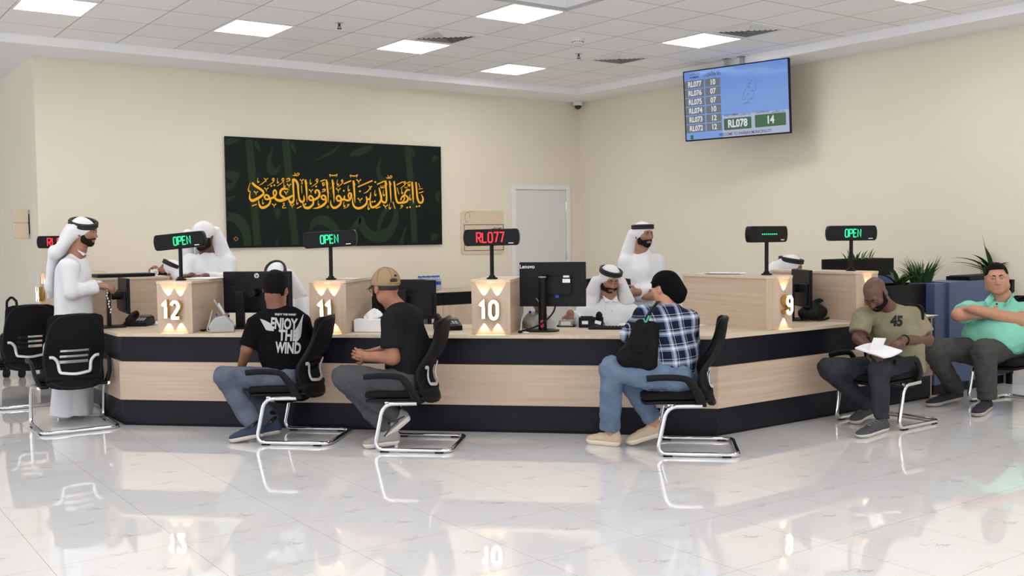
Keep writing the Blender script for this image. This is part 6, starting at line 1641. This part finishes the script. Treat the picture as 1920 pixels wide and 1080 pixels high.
shoe('s', t, OZ(150, 784, 0)+CFH*.08, OZ(192, 781, 0)+CFH*.02, UP, mat('white_trainer', (.62, .61, .58), .7), sole_w, .047, .03)
shoe('s', t, OZ(128, 784, 0)+CFH*.22, OZ(178, 781, 0)+CFH*.22, UP, mat('white_trainer', (.62, .61, .58), .7), sole_w, .047, .03)
# prayer beads in his hand
bd = MB()
for i in range(9): bd.ell(P(199+i*1.1+1.2*math.sin(i*2), 544+i*5.2, -.01), (.008, .008, .010), 10, 8)
tag(obj('prayer_beads', bd, mat('ivory_beads', (.7, .66, .58), .35), sharp=180), 'string of pale beads hanging from the hand of the standing man at left', 'beads')
# ---------------------------------------------------------------- 5: bald man with papers
D = DEPTH((7.03, 4.73, .5)); P = PF(D)
t = person('bald bearded person in an olive t-shirt marked 45, bent over papers on the lap', (7.03, 4.73, 0))
bf = facing(-36); side = Vector((-bf.y, bf.x, 0)); side = side if side.dot(CRH) > 0 else -side
hd = Head(P(1641, 551, -.18), frame(-42, 46, 6), 1.05)
tA, tB = OZ(1608, 823, 0), OZ(1598, 796, 0); q = J(1636, 777, DEPTH(tB)+.12); fA, fB = foot(tA, OZ(1666, 806, 0)), foot(tB, (q.x, q.y, .05))
legs = [(P(1672, 692, -.02), P(1553, 690, -.20), fB[3], .100, .078, .062), (P(1702, 688, .0), P(1649, 690, -.36), fA[3], .100, .080, .060)]
nk = P(1668, 583, -.06)
B = SDF(.005); hd.build(B, nk, 1.0)
B.ecap(P(1688, 690, .03), P(1672, 610, -.02), (.15, .11), (.16, .11), side, .05); B.cap(nk, P(1672, 608, -.02), .062, .09, .05)
sr, sl = P(1617, 592, -.06), P(1712, 592, .02)
er, wr = P(1610, 634, -.12), P(1630, 652, -.30); el, wl = P(1738, 637, -.04), P(1692, 638, -.28)
for a, b, c in ((sr, er, wr), (sl, el, wl)): B.cap(a, b, .052, .047, .03); B.cap(b, c, .047, .033, .025)
hand(B, wr, P(1643, 662, -.38)-wr, (CRH*.7-UP*.7), -1, .5, .05); hand(B, wl, P(1664, 655, -.36)-wl, (-CRH*.4-UP*.8), 1, .55, .06)
legs_skin(B, legs); sobj('body', B, SK3, t)
hd.eyes(t, lid=('low', SK3)); hd.brows(t, M['beard'])
hd.shell('beard', t, M['beard'], .005, beard_region(top=-.004)); hd.moustache(t, M['beard'])
olive = fabric('olive_cotton', srgb(140, 132, 108), .9, .92)
tee = SDF(.006)
tee.ecap(P(1690, 682, .03), P(1684, 650, .0), (.185, .145), (.188, .150), side, .06); tee.ecap(P(1684, 650, .0), P(1670, 604, -.03), (.188, .150), (.190, .120), side, .06)
tee.cap(sr, sl, .070, .070, .05); tee.cap(P(1668, 590, -.05), P(1671, 612, -.03), .078, .12, .05)
for a, b, q in ((sr, er, .80), (sl, el, .80)): tee.ecap(a, a+(b-a)*q, (.080, .074), (.090, .082), bf, .04, flat=True)
tee.ecap(P(1704, 672, .10), P(1708, 688, .10), (.13, .10), (.12, .09), side, .03)
tee.sub(p_cap(P(1663, 573, -.09), P(1667, 586, -.06), .066, .062), .012)
tee.noise(.011, (7, 7, 9), 21); tee.noise(.0045, (18, 18, 26), 4)
ts = sobj('t_shirt', tee, olive, t)
me = textmesh('45', .105, 0, .006, 'CENTER', .82); project_text(me, ts, P(1685, 608, -.40), (CRH-CFH*.15).normalized(), (UP+CRH*.05).normalized(), (-CFH*.95-CRH*.3).normalized(), 'print_number', mat('black_print_ink', (.008, .008, .008), .8), ts)
cl = mat('dark_grey_denim', (.05, .053, .062), .85)
trousers(t, fabric('charcoal_denim', (.040, .043, .052), .85, .75, 8, .3), P(1692, 672, .02), P(1690, 696, .02), legs, side, hw=(.165, .125))
gsh = mat('dark_grey_mesh', (.055, .055, .06), .85); gl = mat('grey_lace', (.22, .22, .22), .8)
for f in (fA, fB): shoe('s', t, f[0], f[1], f[2], gsh, sole_w, .05, .03, laces=gl, hgt=.09); sock(t, f, M['black_matte'])
obj('wrist_band', MB().tube([tuple(wl+(el-wl).normalized()*.03+v) for v in [((el-wl).normalized().cross(UP).normalized()*.036*math.cos(a)+((el-wl).normalized().cross(UP)).cross((el-wl).normalized()).normalized()*.036*math.sin(a)) for a in np.linspace(0, 2*PI, 21)[:-1]]], .008, 8, True, 1.0), M['black'], t, sharp=180)
# papers on his lap
pc = [P(1603, 654, -.38), P(1645, 645, -.26), P(1692, 659, -.40), P(1656, 672, -.54)]
mb = MB()
def bil(u, v): return pc[0]*(1-u)*(1-v)+pc[1]*u*(1-v)+pc[2]*u*v+pc[3]*(1-u)*v
for q in range(3):
    mb.sheet([[bil(u, v)+UP*(.004*q+.012*math.sin(PI*u)*math.cos(v*3)) for u in np.linspace(0, 1, 8)] for v in np.linspace(0, 1, 8)], (0, 0, .0012))
c0, c1 = P(1628, 664, -.42), P(1652, 660, -.34)
mb.sheet([[c0*(1-u)+c1*u+UP*(.125*v*(1-.15*u))+CRH*(.03*v*v)-CFH*(.03*math.sin(v*2.2)) for u in np.linspace(0, 1, 6)] for v in np.linspace(0, 1, 9)], tuple(CFH*.0012))
tag(obj('document', mb, M['paper'], sharp=80), 'open white papers on the lap of the bald man, one sheet lifted', 'paper')
# ---------------------------------------------------------------- 6: man in mint green
D = DEPTH((8.58, 4.55, .5)); P = PF(D)
t = person('heavy person in a mint green polo shirt, arms crossed, seated at the right edge', (8.62, 4.53, 0))
bf = facing(-32); side = Vector((-bf.y, bf.x, 0)); side = side if side.dot(CRH) > 0 else -side
hd = Head(P(1869, 522, .0), frame(-22, 4, 4), 1.15)
tA, tB = OZ(1738, 764, 0), OZ(1828, 783, 0); q = OZ(1808, 752, 0); q.z = .02; fA, fB = foot(tA, q), foot(tB, OZ(1862, 768, 0)+CFH*.06)
legs = [(P(1828, 660, .0), P(1748, 654, -.20), fA[3], .118, .092, .075), (P(1890, 664, .0), P(1846, 656, -.34), fB[3], .122, .100, .074)]
nk = P(1880, 560, .05)
B = SDF(.005); hd.build(B, nk, 1.28)
B.ecap(P(1868, 670, .05), P(1874, 600, .05), (.17, .14), (.17, .13), side, .05); B.cap(nk, P(1876, 596, .05), .068, .10, .05)
sr, sl = P(1816, 582, .0), P(1926, 584, .05)
er, el = P(1797, 590, -.16), P(1910, 600, -.18); wr, wl = P(1862, 588, -.13), P(1822, 579, -.24)
B.cap(sr, er, .060, .054, .03); B.cap(sl, el, .066, .058, .03); B.cap(er, wr, .054, .040, .02); B.cap(el, wl, .060, .038, .02)
hand(B, wr, (CRH*.9+CFH*.5), (CFH), 1, .5, .04, .17); hand(B, wl, (-CRH*.5+CFH*1.0), -UP, -1, .5, .04, .16)
legs_skin(B, legs); sobj('body', B, SK4, t)
hd.eyes(t, lid=('high', SK4)); hd.brows(t, M['hair'], .0046)
hd.shell('hair', t, M['hair'], .006, hair_region(.078, .004, -.058), 1.0)
mint = fabric('mint_pique', srgb(136, 208, 185), .85, .95)
po = SDF(.006)
po.ecap(P(1868, 642, .04), P(1866, 628, -.02), (.215, .185), (.235, .215), side, .08); po.ecap(P(1866, 630, -.02), P(1876, 594, .04), (.230, .20), (.21, .135), side, .08)
po.cap(sr, sl, .075, .078, .06); po.cap(P(1880, 568, .05), P(1876, 600, .04), .085, .13, .06)
for a, b, q in ((sr, er, .62), (sl, el, .72)): po.ecap(a, a+(b-a)*q, (.088, .082), (.092, .086), UP, .04, flat=True)
po.ecap(P(1890, 650, .12), P(1902, 672, .14), (.13, .10), (.12, .09), side, .04)
po.sub(p_cap(P(1877, 553, .0), P(1880, 566, .05), .072, .066), .012)
po.noise(.009, (6, 6, 8), 31); po.noise(.004, (16, 16, 22), 4)
ps = sobj('polo_shirt', po, mint, t)
CO = SDF(.0045)
for q in (-1, 1):
    a = P(1881+q*18, 553, .05); b = P(1869+q*19, 569, -.11); CO.ecap(a, b, (.030, .010), (.034, .008), UP+CRH*q*.6, .02)
CO.cap(P(1862, 553, .04), P(1899, 553, .08), .016, .016, .02)
sobj('collar', CO, mint, ps)
obj('chest_logo', MB().ell(P(1869, 570, -.19), (.014, .006, .008), 12, 8), M['black_matte'], ps)
trousers(t, fabric('dark_olive_grey_twill', (.070, .072, .068), .85, .8), P(1868, 636, .04), P(1866, 664, .02), legs, side, hw=(.205, .165), noise=(.011, (8, 8, 12), 3))
nv2 = mat('navy_knit', (.012, .014, .024), .8); gs = mat('grey_rubber', srgb(176, 168, 160), .6)
for f in (fA, fB): shoe('s', t, f[0], f[1], f[2], nv2, gs, .052, .034); sock(t, f, M['grey'])
# ---------------------------------------------------------------- 7: seated clerk at counter 10
def clerk(label, base, D, headpx, hphi, hpitch, hroll, nkpx, sl, sr, arms, pel, bphi, SK, hs=1.0, beard=None, robe_to=None, drapes=(), cup=None, ag=True, front=0, headdd=0, stand=False, gh_noise=(.006, (14, 14, 9), 5), agt=.10, collar=True, agc=(0, -.012, .066), mous=True):
    P = PF(D); t = person(label, base); bf = facing(bphi); side = Vector((-bf.y, bf.x, 0)); side = side if side.dot(CRH) > 0 else -side
    hd = Head(P(*headpx, headdd), frame(hphi, hpitch, hroll), hs); nk = P(*nkpx); sl, sr, pel = P(*sl), P(*sr), P(*pel)
    chest = (sl+sr)/2+(pel-(sl+sr)/2).normalized()*.10
    B = SDF(.005); hd.build(B, nk, 1.0); B.ecap(pel, chest, (.13, .09), (.14, .10), side, .05); B.cap(nk, chest, .058, .09, .05)
    K = SDF(.0065); robe_torso(K, pel, chest, nk, sl, sr, side)
    for s_, e_, w_, hdir, pn, tside, cu in arms:
        s_ = sl if s_ == 'l' else sr; e_, w_ = P(*e_), P(*w_)
        B.cap(s_, e_, .046, .040, .03); B.cap(e_, w_, .040, .029, .02)
        if hdir is not None: hand(B, w_, hdir, pn, tside, cu, .06, .18)
        K.ecap(s_, e_, (.070, .066), (.064, .060), bf, .04); K.ecap(e_, e_+(w_-e_)*.95, (.062, .058), (.052, .046), UP, .04, flat=True)
    foot = Vector((pel.x, pel.y, 0))
    if stand:
        K.ecap(pel, foot+UP*.04, (.19, .145), (.22, .19), side, .06, flat=True)
        for q in (-.09, .09): B.cap(pel+side*q, foot+side*q+UP*.05, .07, .045, .03)
        for q in (-.09, .09): shoe('s', t, foot+side*q-bf*.06, foot+side*q+bf*.20, UP, M['black_matte'], M['black'], .046, .02)
    else:
        kn = pel+bf*.44
        for q in (-.11, .11):
            K.cap(pel+side*q, kn+side*q, .105, .085, .05); K.ecap(kn+side*q, Vector((kn.x, kn.y, .06))+side*q, (.085, .085), (.11, .10), side, .04, flat=True); B.cap(pel+side*q, kn+side*q, .07, .06, .03); B.cap(kn+side*q, Vector((kn.x, kn.y, .06))+side*q, .05, .04, .03)
        for q in (-.11, .11):
            f = Vector((kn.x, kn.y, 0))+side*q; shoe('s', t, f-bf*.05, f+bf*.20, UP, M['black_matte'], M['black'], .046, .02)
    body = sobj('body', B, SK, t)
    K.sub(p_cap(nk+UP*.035+bf*.02, nk+UP*.005+bf*.01, .052, .050), .008)
    K.noise(.013, (9, 9, 3), 3); K.noise(.008, (17, 17, 6), 6)
    ro = sobj('robe', K, M['kandura'], t)
    if collar:
        for q in (-1, 1):
            a = nk+UP*.035+side*.045*q+bf*.02; b = nk-UP*.030+side*.035*q+bf*.085
            c = SDF(.0045); c.ecap(a, b, (.020, .006), (.026, .006), side, .01); sobj('collar', c, M['kandura'], ro)
        for i in range(3): obj('button', MB().ell(nk+bf*(.10+.008*i)-UP*(.045+.06*i), (.006,)*3, 8, 6), M['paper'], ro)
    hd.eyes(t, lid=('low' if hpitch > 10 else 'high', SK)); hd.brows(t, M['hair'])
    if beard: hd.shell('beard', t, M['stubble'], beard*.75, beard_region(top=-.006, mous=mous)); hd.moustache(t, M['stubble'], .0045)
    hd.shell('hair', t, M['hair'], .004, hair_region(.062, -.01, -.06))
    ghutra(hd, t, [(P(*a), P(*b), wa, wb, sd) for a, b, wa, wb, sd in drapes], noise=gh_noise)
    if ag: agal(hd, t, agc, (.088, .108), agt)
    return t, hd, P
q = F(4.0, 1.22); D7 = DEPTH((q.x, q.y, .9))
clerk('seated clerk in white behind counter 10 looking down, hand on a card reader', (q.x, q.y, 0), D7, (1143, 525), 14, 20, -6, (1142, 558, .03), (1098, 583, .02), (1186, 586, .02),
 [('l', (1084, 612, -.05), (1069, 588, -.36), (-UP*.9-CFH*.5+CRH*-.1), (-CFH*.6+UP*.2), 1, .25), ('r', (1196, 622, -.05), (1160, 618, -.30), (-CRH*.8-CFH*.3), -UP, -1, .4)],
 (1142, 690, .08), 8, SK5, 1.0, .0045, drapes=[((1118, 528, .02), (1106, 568, .04), (.055, .05), (.085, .035), CRH), ((1106, 566, .0), (1100, 600, -.08), (.065, .03), (.030, .02), CRH), ((1165, 530, .04), (1176, 566, .07), (.045, .05), (.07, .035), CRH), ((1140, 530, .10), (1140, 580, .14), (.10, .04), (.15, .03), CRH)], agt=.05)
# ---------------------------------------------------------------- 8: clerk standing behind
D8 = 9.75
q = J(1206, 560, D8)
clerk('standing clerk in a white robe with crossed forearms, behind the seated clerk', (q.x, q.y, 0), D8, (1206, 441), 32, 2, 0, (1203, 472, .02), (1172, 492, .0), (1234, 490, .04),
 [('l', (1164, 540, .0), (1208, 556, -.20), (CRH*.9-CFH*.2), (CFH), 1, .5), ('r', (1240, 540, .0), (1196, 548, -.22), (-CRH*.9), CFH, -1, .6)],
 (1203, 570, .04), 22, SK5, 1.02, .0045, drapes=[((1186, 440, .03), (1176, 490, .06), (.055, .05), (.085, .04), CRH), ((1178, 486, .02), (1174, 520, -.02), (.08, .035), (.05, .025), CRH), ((1204, 440, .09), (1204, 500, .14), (.10, .04), (.16, .03), CRH)], stand=True, collar=False, agt=.06)
# ---------------------------------------------------------------- 9: clerk leaning on divider 12
q = F(.80, 1.35); D9 = DEPTH((q.x, q.y, .9))
t9, h9, P9 = clerk('clerk in white leaning on divider 12, the face hidden behind the tilted display', (q.x, q.y, 0), D9, (381, 443), -18, 14, 0, (388, 474, .0), (358, 492, .0), (426, 492, .02),
 [('l', (338, 520, -.10), (360, 517, -.30), (-CRH*.6-CFH*.4), -UP, -1, .5), ('r', (430, 528, -.08), (385, 518, -.34), (-CRH*.8-CFH*.2), -UP, 1, .5)],
 (392, 620, .18), -12, SK3, 1.06, .006, drapes=[((400, 436, .02), (422, 492, .05), (.075, .05), (.09, .04), CRH), ((418, 486, .04), (438, 522, .06), (.085, .035), (.05, .02), CRH), ((352, 438, .02), (352, 478, .06), (.045, .04), (.06, .03), CRH), ((385, 436, .10), (395, 500, .16), (.10, .04), (.15, .03), CRH)], stand=True, headdd=-.10, collar=False, agt=.05, ag=False)
# ---------------------------------------------------------------- 10: clerk with the cup, behind the left divider
D10 = 10.35
q = J(328, 560, D10)
t10, h10, P10 = clerk('seated clerk in white tipping the head back to drink from a white cup', (q.x, q.y, 0), D10, (318, 509), -72, -26, 0, (334, 530, .03), (318, 552, -.12), (350, 552, .14),
 [('l', (292, 560, -.20), (280, 519, -.12), (UP*.8+CRH*.2-CFH*.1), CRH, -1, .8), ('r', (356, 590, .14), (330, 600, .05), (-CRH*.8), -UP, 1, .5)],
 (340, 640, .06), -60, SK2, 1.0, .0035, drapes=[((328, 506, -.02), (340, 540, -.05), (.05, .05), (.075, .04), CFH), ((332, 506, .04), (348, 552, .05), (.09, .04), (.13, .03), CFH)], collar=False, agt=.02, agc=(0, -.012, .062))
c = MB().lathe([(.026, 0), (.034, .075), (.031, .075), (.023, .004)], 20, P10(286, 520, -.20), Matrix.Rotation(.25, 3, CFH))
tag(obj('paper_cup', c, M['paper'], sharp=50), 'white paper cup held to the mouth of the seated clerk at left', 'cup')
# ---------------------------------------------------------------- 11: bowed clerk behind the first man
q = F(1.36, 1.30); D11 = DEPTH((q.x, q.y, .9))
clerk('clerk in white with bowed head, mostly hidden behind the winged black t-shirt', (q.x, q.y, 0), D11, (519, 520), 6, 46, 4, (535, 548, .08), (498, 572, .08), (566, 566, .12),
 [('l', (488, 610, -.02), (500, 618, -.30), (CRH*.4-CFH*.8), -UP, 1, .4), ('r', (574, 606, .02), (545, 614, -.28), (-CRH*.6-CFH*.5), -UP, -1, .4)],
 (532, 680, .14), 5, SK2, 1.0, .004, drapes=[((540, 516, .06), (560, 556, .10), (.06, .05), (.085, .04), CRH), ((505, 520, .06), (498, 560, .10), (.05, .04), (.07, .03), CRH), ((528, 516, .12), (532, 570, .18), (.10, .04), (.15, .03), CRH)], collar=False, agt=.0)
# ---------------------------------------------------------------- 12: bowed clerk behind divider 9
q = (7.12, 6.62); D12 = DEPTH((q[0], q[1], .9))
clerk('bowed clerk behind dividers 9 and 8, only the white headscarf showing', (q[0], q[1], 0), D12, (1483, 503), 62, 10, 0, (1474, 530, .03), (1440, 548, -.06), (1482, 550, .10),
 [('l', (1430, 585, -.1), (1470, 600, -.2), (CRH*.8), -UP, 1, .4), ('r', (1500, 590, .1), (1510, 602, -.05), (CRH*.8), -UP, -1, .4)],
 (1468, 660, .06), 60, SK2, 1.0, .004, drapes=[((1472, 496, .0), (1452, 515, .02), (.07, .06), (.09, .05), UP), ((1462, 500, .05), (1450, 560, .08), (.10, .04), (.14, .03), CRH)], collar=False, agt=.0)
